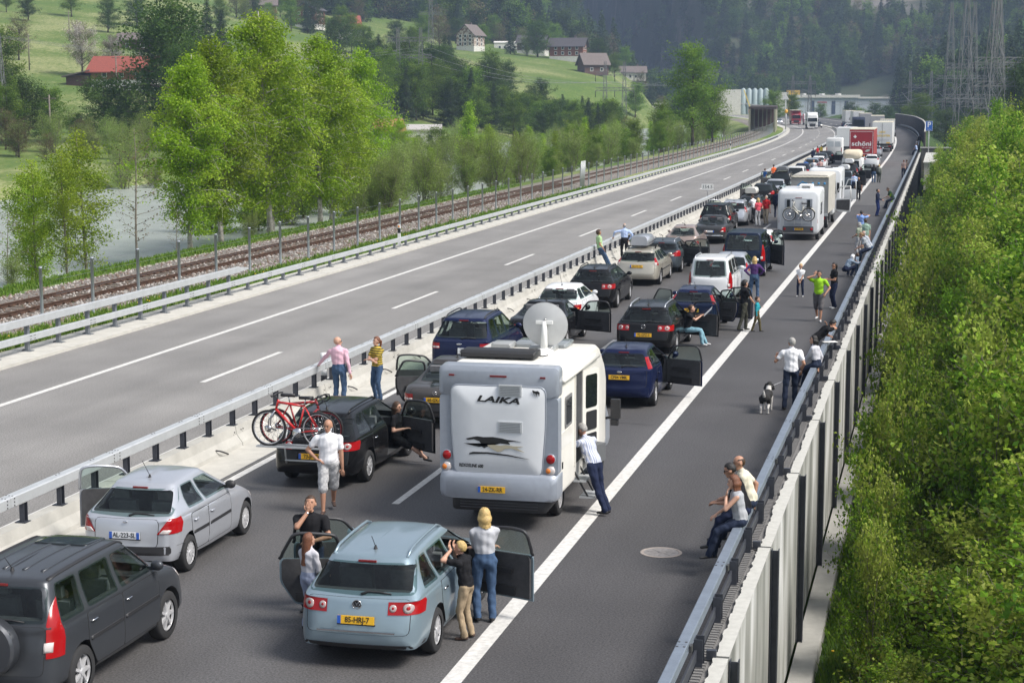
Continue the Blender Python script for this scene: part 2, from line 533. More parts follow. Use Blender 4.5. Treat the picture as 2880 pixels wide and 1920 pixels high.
for k in range(-8, 60):       # cast joints of the ledge
 strip('joint', -27.36, -25.85, 50 + 6 * k, 50 + 6 * k + .03, .093, M_CONC_D, kerb)
tag(strip('verge_pavement', -3.05, -2.9, -40, YEND, -.004, M_CONC_D), kind='structure')
rk_ = random.Random(4)
M_TAR = mat('tar_seal', (.045, .044, .045), .6)
for y0 in (41.5, 57.4, 58.3, 86, 118):       # sealed cracks across the lanes
 pts, ph = [], rk_.uniform(0, 6)
 for t in np.linspace(-13.7, -6.4, 30): pts.append((t, y0 + .12 * math.sin(t * 1.7 + ph) + rk_.uniform(-.03, .03)))
 vs = [rd(t, y + o, .003) for t, y in pts for o in (-.016, .016)]
 MB().add(vs, [(2 * i, 2 * i + 2, 2 * i + 3, 2 * i + 1) for i in range(29)]).build('crack_seal', M_TAR, road_r, fix=False)
tag(strip('road_patch', -6.0, -3.06, 131, 262, .004, asphalt('asphalt_patch', (.105, .102, .10), .75)), kind='structure')
mh = empty('manhole_cover', (-4.44, 29.67, .006))
tag(mh, 'round grey manhole cover with pale rim in the hard shoulder', 'manhole')
MB().lathe([(.36, 0), (.355, .004), (.30, .004), (.30, 0)], 32).build('rim', mat('manhole_rim', (.30, .26, .23), .8, var=.2), mh)
b = MB().lathe([(.298, .002), (.0005, .004)], 32, smooth=False)
for k in range(8):
 a = k * PI / 4
 b.box((.16 * math.cos(a), .16 * math.sin(a), .006), (.16, .012, .004), a)
b.lathe([(.06, .004), (.06, .008), (.0005, .008)], 12)
b.build('lid', mat('manhole_iron', (.23, .215, .205), .75, var=.2, vscale=14), mh)
# ------------------------------------------------------------------ guardrails, median, wall, railway
M_GALV = mat('galvanised_steel', (.50, .52, .53), .5, metal=.35, var=.08, vscale=3, bump=.05)
M_GALV_B = mat('galvanised_blue', (.20, .235, .285), .5, metal=.3, var=.12, vscale=4)
M_POST = mat('post_steel', (.20, .215, .235), .5, metal=.5, var=.15, vscale=9)
M_POST_D = mat('dark_post_steel', (.055, .06, .075), .45, metal=.3, var=.2, vscale=6)
M_BOLT = mat('bolt_steel', (.10, .10, .10), .5, metal=.6)
def boxprof(w, z0, z1, c=.012):
 return [(-w / 2 + c, z0), (w / 2 - c, z0), (w / 2, z0 + c), (w / 2, z1 - c), (w / 2 - c, z1), (-w / 2 + c, z1), (-w / 2, z1 - c), (-w / 2, z0 + c)]
def put(me, name, parent, t, Y, z=0.0, extra=0.0):
 return link(name, me, parent, rd(t, Y, z), (0, 0, heading(t, Y) + extra))
gr = empty('guardrail', rd(-26.7, 50, .09))
tag(gr, 'galvanised guardrail on a pale concrete ledge between empty carriageway and railway', 'guardrail')
gr.location = (0, 0, 0)
def postmesh(h, m, w=.10, d=.14, plate=True):
 b = MB()
 b.box((0, 0, h / 2), (.012, d, h)).box((-w / 2, d / 2, h / 2), (w, .012, h)).box((-w / 2, -d / 2, h / 2), (w, .012, h))
 if plate: b.box((-.03, 0, .012), (.30, .24, .024)).box((-.17, .0, .035), (.02, .22, .05))
 return b.mesh('post', m)
p_lo, p_hi = postmesh(.5, M_POST), postmesh(1.0, M_POST)
for k in range(-6, 150):
 Y = 48.9 + 1.985 * k
 put(p_hi if Y < 65.5 else p_lo, 'post', gr, -26.68, Y, .09)
for k in range(-4, 90):
 Y = 48.9 + 3.97 * k
 c = .003
 extrude_path(boxprof(.13, .42 - .0, .62), -26.60, Y + c, Y + 3.97 - c, 4).build('beam', M_GALV, gr)
 b = MB()
 for dy in (.08, .16, 3.81, 3.89):
  for dz in (.47, .57): b.box(rd(-26.535, Y + dy, dz), (.012, .03, .03))
 if 30 < Y < 95: b.build('bolt_plate', M_BOLT, gr)
 if Y < 65:
  y1 = min(Y + 3.97 - c, 65.5)
  extrude_path(boxprof(.13, .90, 1.13), -26.60, Y + c, y1, 4).build('beam', M_GALV, gr)
b = extrude_path([(-.065, .92), (.065, .92), (.065, 1.12), (-.065, 1.12)], -26.60, 65.505, 66.4, 1)
b.v = [(x, y, z if y < 66 else .98 + (z - 1.0) * .35) for x, y, z in b.v]
b.build('beam_end', M_GALV, gr)
md = empty('median_barrier')
tag(md, 'concrete median barrier with a box beam on short dark posts', 'barrier')
NJ = [(-.32, .0), (.30, .0), (.28, .08), (.16, .24), (.12, .44), (-.12, .44), (-.16, .24), (-.30, .08)]
M_NJ = mat('barrier_concrete', (.41, .40, .365), .85, var=.13, vscale=1.6, bump=.2, bscale=22)
for k in range(-8, 70):
 Y = 24.9 + 6 * k
 extrude_path(NJ, -15.26, Y + .012, Y + 5.988, 3, .004).build('concrete_block', M_NJ, md)
 if -1 <= k < 14:       # lifting hooks and drain holes of the blocks
  for dy in (1.5, 4.6):
   b = MB().tube([rd(-15.02, Y + dy, .16), rd(-14.93, Y + dy, .15), rd(-14.90, Y + dy + .05, .13), rd(-14.86, Y + dy + .3, .03)], .018, 5)
   b.build('lifting_hook', M_DARK, md)
  b = MB()
  for q in range(6):
   b.box(rd(-15.115 + .010 * (q % 2), Y + .1 + (.22 if q > 2 else -.22) + .06 * (q % 3 - 1), .27 + .05 * (q % 2)), (.022, .022, .022))
  b.build('bolt_group', M_BOLT, md)
mp_ = MB().box((0, 0, .21), (.012, .12, .42)).box((.04, .06, .21), (.09, .012, .42)).box((.04, -.06, .21), (.09, .012, .42)).box((.02, 0, .008), (.2, .2, .016)).mesh('post', M_POST_D)
for k in range(-14, 215):
 Y = 27.5 + 1.35 * k
 put(mp_, 'post', md, -15.26, Y, .444)
for k in range(-5, 90):
 Y = 26.95 + 4.05 * k
 extrude_path(boxprof(.19, .80, 1.0, .02), -15.24, Y + .003, Y + 4.047, 4).build('beam', M_GALV, md)
 if 20 < Y < 70:
  b = MB()
  for dy in (-.12, .12):
   for dz in (.84, .9, .96): b.box(rd(-15.142, Y + dy, dz), (.012, .022, .022))
   for dt in (-.06, 0, .06): b.box(rd(-15.24 + dt, Y + dy, 1.002), (.022, .022, .01))
  b.build('bolt_plate', M_BOLT, md)
 if 15 < Y < 80:
  b = MB()
  for q in (1.35, 2.7): b.box(rd(-15.27, Y + q + .5, 1.002), (.025, .03, .01)).box(rd(-15.27, Y + q + .62, 1.002), (.025, .03, .01))
  b.build('bolt', M_BOLT, md)
gr2 = empty('guardrail')
tag(gr2, 'blue-grey box-beam guardrail along the hard shoulder where people sit', 'guardrail')
for k in range(-10, 108):
 Y = 21.9 + 4.06 * k
 extrude_path(boxprof(.15, .70, .85, .01), -3.0, Y + .004, Y + 4.056, 4).build('beam', M_GALV_B, gr2)
 if 10 < Y < 110:
  b = MB()
  for dy in (-.1, .1):
   for dt in (-.045, .045): b.box(rd(-3.0 + dt, Y + dy, .851), (.03, .03, .01))
  b.box(rd(-2.9, Y + .15, .76), (.03, .12, .09)).build('bolt', M_BOLT, gr2)
rp_ = MB().box((0, 0, .37), (.03, .22, .74), taper=.8).box((.06, .1, .37), (.12, .014, .74)).box((.06, -.1, .37), (.12, .014, .74)).mesh('post', M_POST_D)
for k in range(-12, 200):
 Y = 22.6 + 2.03 * k
 put(rp_, 'post', gr2, -2.93, Y)
extrude_path(boxprof(.03, .44, .60, .004), -2.9, -20, 470, 4).build('rear_band', M_POST_D, gr2)
M_WALL = bpy.data.materials.new('streaked_concrete'); MATS['streaked_concrete'] = M_WALL
M_WALL.use_nodes = True
n, l = M_WALL.node_tree.nodes, M_WALL.node_tree.links
tc = n.new('ShaderNodeTexCoord'); mp = n.new('ShaderNodeMapping'); mp.inputs['Scale'].default_value = (1, 1.1, .3)
nz = n.new('ShaderNodeTexNoise'); nz.inputs['Scale'].default_value = 1.1; nz.inputs['Detail'].default_value = 2
rp = n.new('ShaderNodeValToRGB')
for e, (p, c) in zip([rp.color_ramp.elements[0], rp.color_ramp.elements[1], rp.color_ramp.elements.new(.55)], [(.30, (.15, .155, .14)), (.70, (.40, .395, .36)), (.5, (.30, .30, .275))]):
 e.position = p; e.color = (*c, 1)
l.new(tc.outputs['Object'], mp.inputs['Vector']); l.new(mp.outputs['Vector'], nz.inputs['Vector']); l.new(nz.outputs['Fac'], rp.inputs['Fac'])
l.new(rp.outputs['Color'], n['Principled BSDF'].inputs['Base Color']); n['Principled BSDF'].inputs['Roughness'].default_value = .85
M_RIB = mat('wood_concrete', (.17, .165, .16), .95, var=.15, vscale=20, bump=.3, bscale=60)
M_CAP = mat('wall_top_concrete', (.47, .465, .43), .9, var=.1, vscale=8, bump=.3, bscale=40)
wl = empty('noise_wall')
tag(wl, 'pale concrete noise wall with dark steel posts dropping to the bushes', 'wall')
WT, WB = .40, -3.0
rw = random.Random(3)
for k in range(-4, 37):
 Y0, Y1 = 22.9 + 6 * k + .04, 22.9 + 6 * (k + 1) - .04
 n_ = 90 if k < 6 else 30
 ysx = np.linspace(Y0, Y1, n_)
 w, edge = .2, []
 base = [.19 + .05 * noise.noise(Vector((y * .9, 1.7, k))) + .045 * noise.noise(Vector((y * 3.1, 4.7, 0))) for y in ysx]
 b = MB()
 rings = []
 for y, e in zip(ysx, base):
  e += rw.uniform(-.012, .012)
  rings.append([rd(-2.51, y, WB), rd(-2.51, y, WT), rd(-2.51 - e, y, WT), rd(-2.51 - e, y, WT - .09), rd(-2.58, y, WT - .12), rd(-2.58, y, WB)])
 b.loft(rings, 0, False)
 nper = 6
 b.m = [0] * len(b.m)
 for i in range(len(b.f) - 2):
  if i % 6 in (1, 2): b.m[i] = 1
 pn = b.build('panel', [M_WALL, M_CAP], wl)
 b = MB()
 b.box(rd(-2.75, (Y0 + Y1) / 2, (WT + WB) / 2 - .015), (.16, Y1 - Y0, WT - WB - .09), heading(-2.7, (Y0 + Y1) / 2))
 for y in np.arange(Y0 + .06, Y1 - .03, .115): b.box(rd(-2.84, y, WT - .36), (.12, .06, .66), rw.uniform(-.03, .03))
 if Y0 < 330: tag(b.build('ribbed_absorber', M_RIB, pn), kind='stuff')
 if k < 9: MB().box(rd(-2.74, Y0 - .04, WT + .03), (.13, .09, .12)).build('clamp', M_POST_D, wl)
pm = MB().box((0, 0, (WT + WB) / 2 - .03), (.012, .16, WT - WB)).box((.06, .0, (WT + WB) / 2 - .04), (.10, .02, WT - WB - .02)).box((.11, 0, (WT + WB) / 2 - .03), (.014, .17, WT - WB)).mesh('post', M_POST_D)
for k in range(-4, 37):
 put(pm, 'post', wl, -2.49, 22.9 + 6 * k)
for k in range(-4, 20):
 Y = 20 + 6.0 * k
 extrude_path([(-.2, -3.5), (.24, -3.5), (.24, WB - .03), (.22, WB), (-.2, WB)], -2.26, Y + .01, Y + 5.99, 3).build('footing', M_CONC_D, wl)
M_TIMBER = mat('dark_brown_boards', (.055, .042, .038), .8, var=.25, vscale=3, bump=.2)
w2 = empty('noise_wall')
tag(w2, 'tall dark brown noise wall bending round the outside of the curve', 'wall')
for k in range(62):
 Y = 242 + 4 * k
 extrude_path([(-.06, -1), (.06, -1), (.06, 3.1), (-.06, 3.1)], -2.05, Y + .02, Y + 3.98, 4).build('panel', M_TIMBER, w2)
 extrude_path([(-.14, 3.1), (.14, 3.1), (.10, 3.24), (-.10, 3.24)], -2.05, Y, Y + 4, 4).build('coping', M_CONC, w2)
 MB().box(rd(-2.14, Y, 1.5), (.10, .12, 3.1)).build('post', M_POST_D, w2)
w3 = empty('abutment_wall')
tag(w3, 'pale concrete abutment block behind the noise wall below the parking sign', 'wall')
MB().box((-1.1, 222, -1.1), (1.3, 34, 3.0)).build('wall', M_CONC, w3)
MB().box((-1.1, 222, .45), (1.5, 34.4, .12)).build('coping', M_CAP, w3)
w4 = empty('cross_wall')
tag(w4, 'dark retaining wall with pale coping crossing behind the guardrail', 'wall')
MB().box((1.0, 240.4, -.9), (7, .3, 3.9)).build('wall', mat('weathered_concrete', (.10, .095, .085), .9, var=.3, vscale=1.5), w4)
MB().box((1.0, 240.4, 1.12), (7.2, .5, .16)).build('coping', M_CAP, w4)
# ------------------------------------------------------------------ railway
M_BALL = ground_mat('ballast', [(.3, (.07, .062, .05)), (.45, (.17, .15, .13)), (.55, (.27, .245, .22)), (.7, (.13, .12, .09))], 9, 22, .5, .9, bs=22)
ys = np.arange(-40, 620, 5.0)
vs, fs = [], []
PR = [(-35.3, -.02), (-34.4, .16), (-33.9, .20), (-29.9 - .7, .20), (-29.9 - .2, .06), (-29.3, -.02)]
for Y in ys:
 for t, z in PR: vs.append(rd(t, Y, z))
for i in range(len(ys) - 1):
 for k in range(5):
  a = i * 6 + k
  fs.append((a, a + 1, a + 7, a + 6))
bed = tag(MB().add(vs, fs).build('railway_ballast', M_BALL), kind='structure')
tr = empty('railway_track')
tag(tr, 'single railway track with rusty rails on grey ballast', 'railway')
M_RUST = mat('rusty_rail', (.085, .045, .028), .8, var=.3, vscale=5, metal=.2)
M_SLEEP = mat('old_sleeper', (.10, .075, .055), .95, var=.3, vscale=4, bump=.3)
RAILP = [(-.07, 0), (.07, 0), (.07, .015), (.012, .03), (.012, .11), (.036, .12), (.036, .15), (-.036, .15), (-.036, .12), (-.012, .11), (-.012, .03), (-.07, .015)]
for t in (-31.12, -32.60):
 for k in range(28):
  Y = -20 + 20 * k
  extrude_path(RAILP, t, Y + .005, Y + 19.995, 5, .20).build('rail', M_RUST, tr)
sl = MB().box((0, 0, 0), (2.4, .24, .12)).mesh('sleeper', M_SLEEP)
slc = MB().box((.74 - .12, 0, .08), (.10, .16, .06)).box((.74 + .12, 0, .08), (.10, .16, .06)).box((-.74 - .12, 0, .08), (.10, .16, .06)).box((-.74 + .12, 0, .08), (.10, .16, .06)).mesh('rail_clip', M_RUST)
for k in range(170):
 Y = 44 + .65 * k
 s_ = put(sl, 'sleeper', tr, -31.86, Y, .165)
 if k < 110: tag(link('rail_clip', slc, s_), kind='stuff')
ro = random.Random(11)
oct_v = np.array([(1, 0, 0), (-1, 0, 0), (0, 1, 0), (0, -1, 0), (0, 0, 1), (0, 0, -1)], float)
oct_f = np.array([(0, 2, 4), (2, 1, 4), (1, 3, 4), (3, 0, 4), (2, 0, 5), (1, 2, 5), (3, 1, 5), (0, 3, 5)])
V, Fc, mi = [], [], []
nr = np.random.default_rng(5)
for i in range(9000):
 Y = 44 + 95 * nr.random() ** 1.4
 t = nr.choice([nr.uniform(-30.9, -29.2), nr.uniform(-35.4, -33.0), nr.uniform(-32.4, -31.3)], p=[.62, .28, .10])
 z = float(np.interp(t, [p[0] for p in PR], [p[1] for p in PR]))
 p = rd(t, Y, z + .015)
 s_ = nr.uniform(.035, .085)
 V.append(oct_v * s_ * nr.uniform(.6, 1.2, (6, 3)) @ np.array(Matrix.Rotation(nr.uniform(0, 6), 3, 'Z')) + p)
 Fc.append(oct_f + 6 * i)
 mi += [int(nr.integers(0, 3))] * 8
me = np_mesh('ballast_stones', np.concatenate(V), np.concatenate(Fc), [mat('stone_pale', (.40, .37, .34), .9), mat('stone_mid', (.24, .21, .19), .9), mat('stone_rust', (.17, .12, .09), .9)], mi)
tag(link('ballast_stones', me), 'loose grey and rusty ballast stones on the railway shoulder', 'ballast', kind='stuff')
fn = empty('post_fence')
tag(fn, 'row of tall grey steel tube posts with thin wires beside the railway', 'fence')
tp = MB().lathe([(.058, 0), (.058, 2.0), (.062, 2.0), (.062, 2.04), (.0005, 2.045)], 10).mesh('post', mat('tube_zinc', (.42, .45, .52), .45, metal=.4, var=.1))
for k in range(-2, 92):
 Y = 54.96 + 3.78 * k
 put(tp, 'post', fn, -29.45, Y, -.02)
for z in (.5, 1.0, 1.5, 1.9):
 pts = [rd(-29.45, Y, z) for Y in np.arange(56, 400, 3.62)]
 MB().tube(pts, .006, 3).build('wire', M_POST, fn)
gt = empty('fence_gate', rd(-29.3, 149, 0), heading(-29.3, 149))
tag(gt, 'pale leaning mesh gate panel in the tube fence', 'gate')
b = MB()
for x in np.linspace(0, 1.9, 9): b.tube([(-.1, x, .05), (0, x, 2.3)], .022, 5)
for z in (.1, 2.25): b.tube([(-.1 + z * .04, 0, z), (-.1 + z * .04, 1.9, z)], .03, 5)
b.build('mesh', mat('gate_zinc', (.50, .52, .52), .5, metal=.3), gt)
M_WHITE = mat('white_plastic', (.78, .78, .76), .5)
M_BLACK = mat('black_plastic', (.018, .018, .02), .5)
M_ORANGE = mat('orange_reflector', (.85, .30, .03), .35)
def marker(t, Y, z, label, orange=True, h=1.0):
 e = empty('marker_post', rd(t, Y, z), heading(t, Y))
 tag(e, label, 'marker post')
 MB().box((0, 0, h * .3), (.14, .08, h * .6)).build('foot', M_WHITE, e)
 MB().box((0, 0, h * .71), (.142, .082, h * .22)).build('band', M_BLACK, e)
 MB().box((0, 0, h * .91), (.14, .08, h * .18), taper=.8).build('head', M_WHITE, e)
 if orange: MB().box((0, -.045, h * .9), (.08, .012, .10)).build('reflector', M_ORANGE, e)
marker(-27.05, 88.5, .05, 'white marker post with black band and orange reflector beyond the left guardrail', h=1.15)
marker(-27.6, 252, .05, 'dark roadside marker post far along the left guardrail', False, 1.4)
e = empty('marker_post', rd(-15.75, 44.6, 0))
tag(e, 'round black and white marker post on the median beside the man in pink', 'marker post')
for i in range(5):
 MB().lathe([(.085, .2 * i), (.085, .2 * i + .2)], 12, cap=True).build('ring', M_BLACK if i % 2 else M_WHITE, e)
e = empty('kilometre_sign', rd(-15.3, 122, 1.0))
tag(e, 'small kilometre sign reading 154.5 above the median barrier', 'sign')
MB().tube([(0, 0, 0), (0, 0, .42)], .02, 6).build('pole', M_POST, e)
MB().box((0, 0, .62), (.80, .02, .40)).build('plate', M_WHITE, e)
link('lettering', text_mesh('154.5', .32, M_BLACK), e, (0, -.014, .62), (PI / 2, 0, 0))
# ------------------------------------------------------------------ vegetation
def leaf_mat(name, col, trans=.45, rough=.5, var=.25):
 m = bpy.data.materials.new(name)
 MATS[name] = m
 m.use_nodes = True
 n, l = m.node_tree.nodes, m.node_tree.links
 n.remove(n['Principled BSDF'])
 oi = n.new('ShaderNodeObjectInfo')
 hs = n.new('ShaderNodeHueSaturation')
 hs.inputs['Color'].default_value = (*col, 1)
 mr = n.new('ShaderNodeMapRange'); mr.inputs['To Min'].default_value = 1 - var; mr.inputs['To Max'].default_value = 1 + var
 mh_ = n.new('ShaderNodeMapRange'); mh_.inputs['To Min'].default_value = .492; mh_.inputs['To Max'].default_value = .508
 l.new(oi.outputs['Random'], mr.inputs['Value']); l.new(mr.outputs[0], hs.inputs['Value'])
 l.new(oi.outputs['Random'], mh_.inputs['Value']); l.new(mh_.outputs[0], hs.inputs['Hue'])
 d = n.new('ShaderNodeBsdfDiffuse'); t = n.new('ShaderNodeBsdfTranslucent'); g = n.new('ShaderNodeBsdfGlossy')
 g.inputs['Roughness'].default_value = rough
 g.inputs['Color'].default_value = (.8, .85, .8, 1)
 l.new(hs.outputs[0], d.inputs['Color']); l.new(hs.outputs[0], t.inputs['Color'])
 m1 = n.new('ShaderNodeMixShader'); m1.inputs[0].default_value = trans
 m2 = n.new('ShaderNodeMixShader'); m2.inputs[0].default_value = .012
 l.new(d.outputs[0], m1.inputs[1]); l.new(t.outputs[0], m1.inputs[2])
 l.new(m1.outputs[0], m2.inputs[1]); l.new(g.outputs[0], m2.inputs[2])
 l.new(m2.outputs[0], n['Material Output'].inputs[0])
 return m
L_BIRCH = [leaf_mat('leaf_birch_a', (.25, .385, .020)), leaf_mat('leaf_birch_b', (.18, .30, .016)), leaf_mat('leaf_birch_c', (.33, .45, .040))]
L_MID = [leaf_mat('leaf_mid_a', (.135, .235, .022)), leaf_mat('leaf_mid_b', (.095, .175, .018)), leaf_mat('leaf_mid_c', (.18, .28, .035))]
L_DARK = [leaf_mat('leaf_dark_a', (.060, .115, .018)), leaf_mat('leaf_dark_b', (.042, .085, .014)), leaf_mat('leaf_dark_c', (.09, .15, .025))]
L_WILL = [leaf_mat('leaf_willow_a', (.23, .32, .065)), leaf_mat('leaf_willow_b', (.17, .25, .05)), leaf_mat('leaf_willow_c', (.29, .37, .10))]
L_SPRUCE = [leaf_mat('needle_a', (.042, .072, .032), .2), leaf_mat('needle_b', (.030, .054, .025), .2), leaf_mat('needle_c', (.065, .10, .038), .2)]
L_BLOS = [leaf_mat('blossom_a', (.50, .46, .44), .4), leaf_mat('blossom_b', (.36, .30, .27), .4), leaf_mat('blossom_c', (.17, .20, .07), .4)]
L_BROWN = [leaf_mat('bud_a', (.17, .14, .07), .3), leaf_mat('bud_b', (.13, .10, .06), .3), leaf_mat('bud_c', (.14, .18, .05), .3)]
L_BUSH = [leaf_mat('leaf_bush_a', (.15, .27, .018), .42), leaf_mat('leaf_bush_b', (.095, .195, .014), .42), leaf_mat('leaf_bush_c', (.25, .37, .035), .42), leaf_mat('leaf_bush_d', (.33, .40, .07), .42)]
M_BARK = mat('bark_brown', (.075, .055, .042), .95, var=.35, vscale=6, bump=.5, bscale=12)
M_BARKW = mat('bark_birch', (.55, .52, .47), .8, col2=(.07, .06, .05), vscale=3.2, bump=.3)
M_BARKG = mat('bark_grey', (.17, .15, .12), .95, var=.3, vscale=6, bump=.5, bscale=12)
def tree_meshes(name, seed, h, cr, base, tr_, nb, nl, ls, shape, droop, leaf, bark, asp=.6, sig=.22, twig=4, elev=(20, 60), multi=1, lean=.04, dens_top=0.0, hang=0.0):
 """trunk mesh with limbs, crown mesh of leaf-sized faces"""
 r = np.random.default_rng(seed)
 b = MB()
 segs = []       # (p0, p1, weight)
 for q in range(multi):
  az0 = r.uniform(0, 2 * PI)
  off = np.array([math.cos(az0), math.sin(az0), 0]) * (0 if multi == 1 else .25 * cr * r.random())
  hh = h * (1 if q == 0 else r.uniform(.65, 1))
  ln = lean * (1 if multi == 1 else 3.0)
  dirx = np.array([math.cos(az0), math.sin(az0)]) * ln * hh
  tp = []
  nseg = 9
  for i in range(nseg):
   f = i / (nseg - 1)
   w = .10 * tr_ * 8 * math.sin(f * 7 + seed + q) * f
   tp.append(np.array([off[0] * (1 + f) + dirx[0] * f ** 1.5 + w, off[1] * (1 + f) + dirx[1] * f ** 1.5 + w * .6, hh * .98 * f]))
  rad = [tr_ / math.sqrt(multi) * (1.25 if i == 0 else 1) * (1 - .92 * (i / (nseg - 1)) ** .9) + .008 for i in range(nseg)]
  b.tube(tp, rad, 7, 0)
  tpa = np.array(tp)
  fz = np.linspace(0, 1, nseg)
  n_b = nb // multi
  for k in range(n_b):
   t = base + (1 - base) * ((k + r.random()) / n_b) ** (1.0 - dens_top)
   t = min(t, .985)
   p0 = np.array([np.interp(t, fz, tpa[:, j]) for j in range(3)])
   s = (t - base) / (1 - base)
   L = cr * shape(s) * r.uniform(.65, 1.15) + .12
   az = k * 2.4 + r.uniform(-.5, .5)
   el = R(r.uniform(*elev)) * (1 if droop >= 0 else .4)
   d = np.array([math.cos(az) * math.cos(el), math.sin(az) * math.cos(el), math.sin(el)])
   pts = [p0]
   for i in range(1, 5):
    f = i / 4
    pts.append(p0 + d * L * f + np.array([0, 0, -droop * L * f * f]) + r.normal(0, .03 * L, 3) * f)
   rb = max(.006, tr_ * .32 * (1 - t * .75))
   if L > .35: b.tube(pts, [rb * (1 - .8 * i / 4) for i in range(5)], 4, 0)
   for i in range(4): segs.append((pts[i], pts[i + 1], L * (.35 if i == 0 else 1)))
   for _ in range(twig):
    f = r.uniform(.3, 1.0)
    i = min(3, int(f * 4))
    q0 = pts[i] + (pts[i + 1] - pts[i]) * (f * 4 - i)
    dd = d + r.normal(0, .65, 3)
    dd /= np.linalg.norm(dd)
    tl_ = L * r.uniform(.25, .5)
    q1 = q0 + dd * tl_ + np.array([0, 0, -(droop * .6 + hang) * tl_])
    segs.append((q0, q1, tl_ * 1.6))
    if tl_ > .5: b.tube([q0, q1], [rb * .35, .004], 3, 0)
 P0 = np.array([s[0] for s in segs]); P1 = np.array([s[1] for s in segs]); w = np.array([s[2] for s in segs])
 idx = r.choice(len(segs), nl, p=w / w.sum())
 f = r.random(nl)[:, None]
 c = P0[idx] * (1 - f) + P1[idx] * f + r.normal(0, 1, (nl, 3)) * sig * np.array([1, 1, .8])
 c[:, 2] -= hang * r.random(nl) * .6
 c[:, 2] = np.maximum(c[:, 2], .05)
 u = r.normal(0, 1, (nl, 3)); u[:, 2] = u[:, 2] * .5 - .25 - hang; u /= np.linalg.norm(u, axis=1)[:, None]
 v = np.cross(u, r.normal(0, 1, (nl, 3)) + np.array([0, 0, .8])); v /= np.linalg.norm(v, axis=1)[:, None]
 s = (ls * r.uniform(.6, 1.3, nl))[:, None]
 n3 = np.cross(u, v)
 V = np.stack([c, c + u * s * .45 + v * s * asp * .5 + n3 * s * .10, c + u * s, c + u * s * .45 - v * s * asp * .5 + n3 * s * .10], 1).reshape(-1, 3)
 F_ = (np.arange(nl)[:, None] * 4 + np.array([0, 1, 2, 3]))
 cl = np.sin(c[:, 0] * 2.1 + seed) + np.sin(c[:, 1] * 2.3 + 1.7) + np.sin(c[:, 2] * 1.9 + .6) + r.normal(0, .8, nl)
 nm = len(leaf)
 mi = np.clip(((cl + 2.2) / 4.4 * nm).astype(int), 0, nm - 1)
 crown = np_mesh('crown', V, F_, leaf, mi)
 trunk = b.mesh('trunk', bark, fix=False)
 return trunk, crown
ovoid = lambda s: max(.12, math.sin(PI * min(1, s * .92 + .08)) ** .8) if s < 1 else .1
dome = lambda s: max(.15, math.sqrt(max(0, 1 - (1.15 * s - .25) ** 2)))
cone = lambda s: max(.03, 1 - s) ** .9
spire = lambda s: max(.06, (1 - s) ** .7)
TREES = {
 'birch': [tree_meshes('birch', 11 + i, 10, 2.9, .16, .13, 76, 30000, .125, ovoid, .42, L_BIRCH, M_BARKW, sig=.17, twig=6, elev=(25, 65), hang=.35) for i in range(3)],
 'young_birch': [tree_meshes('ybirch', 21 + i, 7, 1.7, .16, .07, 46, 9500, .105, ovoid, .18, L_BIRCH, M_BARKG, sig=.18, twig=4, hang=.1) for i in range(2)],
 'leafy': [tree_meshes('leafy', 31 + i, 10, 3.4, .16, .16, 52, 11000, .22, dome, .10, L_MID, M_BARK, sig=.30, twig=5) for i in range(3)],
 'dark': [tree_meshes('dark', 41 + i, 10, 3.8, .10, .22, 54, 12000, .24, dome, .12, L_DARK, M_BARK, sig=.34, twig=5, elev=(5, 50)) for i in range(2)],
 'willow': [tree_meshes('willow', 51 + i, 5, 2.3, .04, .10, 60, 10000, .12, dome, .02, L_WILL, M_BARKG, asp=.4, sig=.18, twig=4, multi=5, elev=(35, 75)) for i in range(3)],
 'alder': [tree_meshes('alder', 61 + i, 9, 2.3, .08, .12, 60, 9000, .19, cone, .06, L_BIRCH, M_BARK, sig=.24, twig=4, elev=(10, 50)) for i in range(2)],
 'spruce': [tree_meshes('spruce', 71 + i, 18, 3.3, .06, .22, 110, 11000, .36, cone, .25, L_SPRUCE, M_BARK, asp=.35, sig=.16, twig=4, elev=(-5, 18), hang=.25) for i in range(2)],
 'blossom': [tree_meshes('blossom', 81, 9, 4.0, .16, .20, 60, 9000, .22, dome, .0, L_BLOS, M_BARK, sig=.28, twig=6)],
 'bare': [tree_meshes('bare', 91 + i, 7, 1.6, .2, .06, 34, 500, .11, ovoid, -.1, L_BROWN, M_BARKG, sig=.08, twig=5, elev=(30, 60)) for i in range(2)],
 'brown': [tree_meshes('brown', 95, 8, 3.0, .08, .14, 60, 6000, .16, dome, .0, L_BROWN, M_BARK, sig=.22, twig=6)],
 'tallbush': [tree_meshes('tallbush', 111 + i, 7.0, 2.0, .03, .08, 84, 13000, .13, ovoid, .02, L_BUSH, M_BARKG, asp=.7, sig=.15, twig=6, multi=3, elev=(30, 78)) for i in range(3)],
 'bush': [tree_meshes('bush', 101 + i, 4.0, 2.1, .02, .06, 60, 6800, .145, dome, .06, L_BUSH, M_BARKG, asp=.75, sig=.13, twig=6, multi=4, elev=(20, 75)) for i in range(4)],
}
_cnt = {}
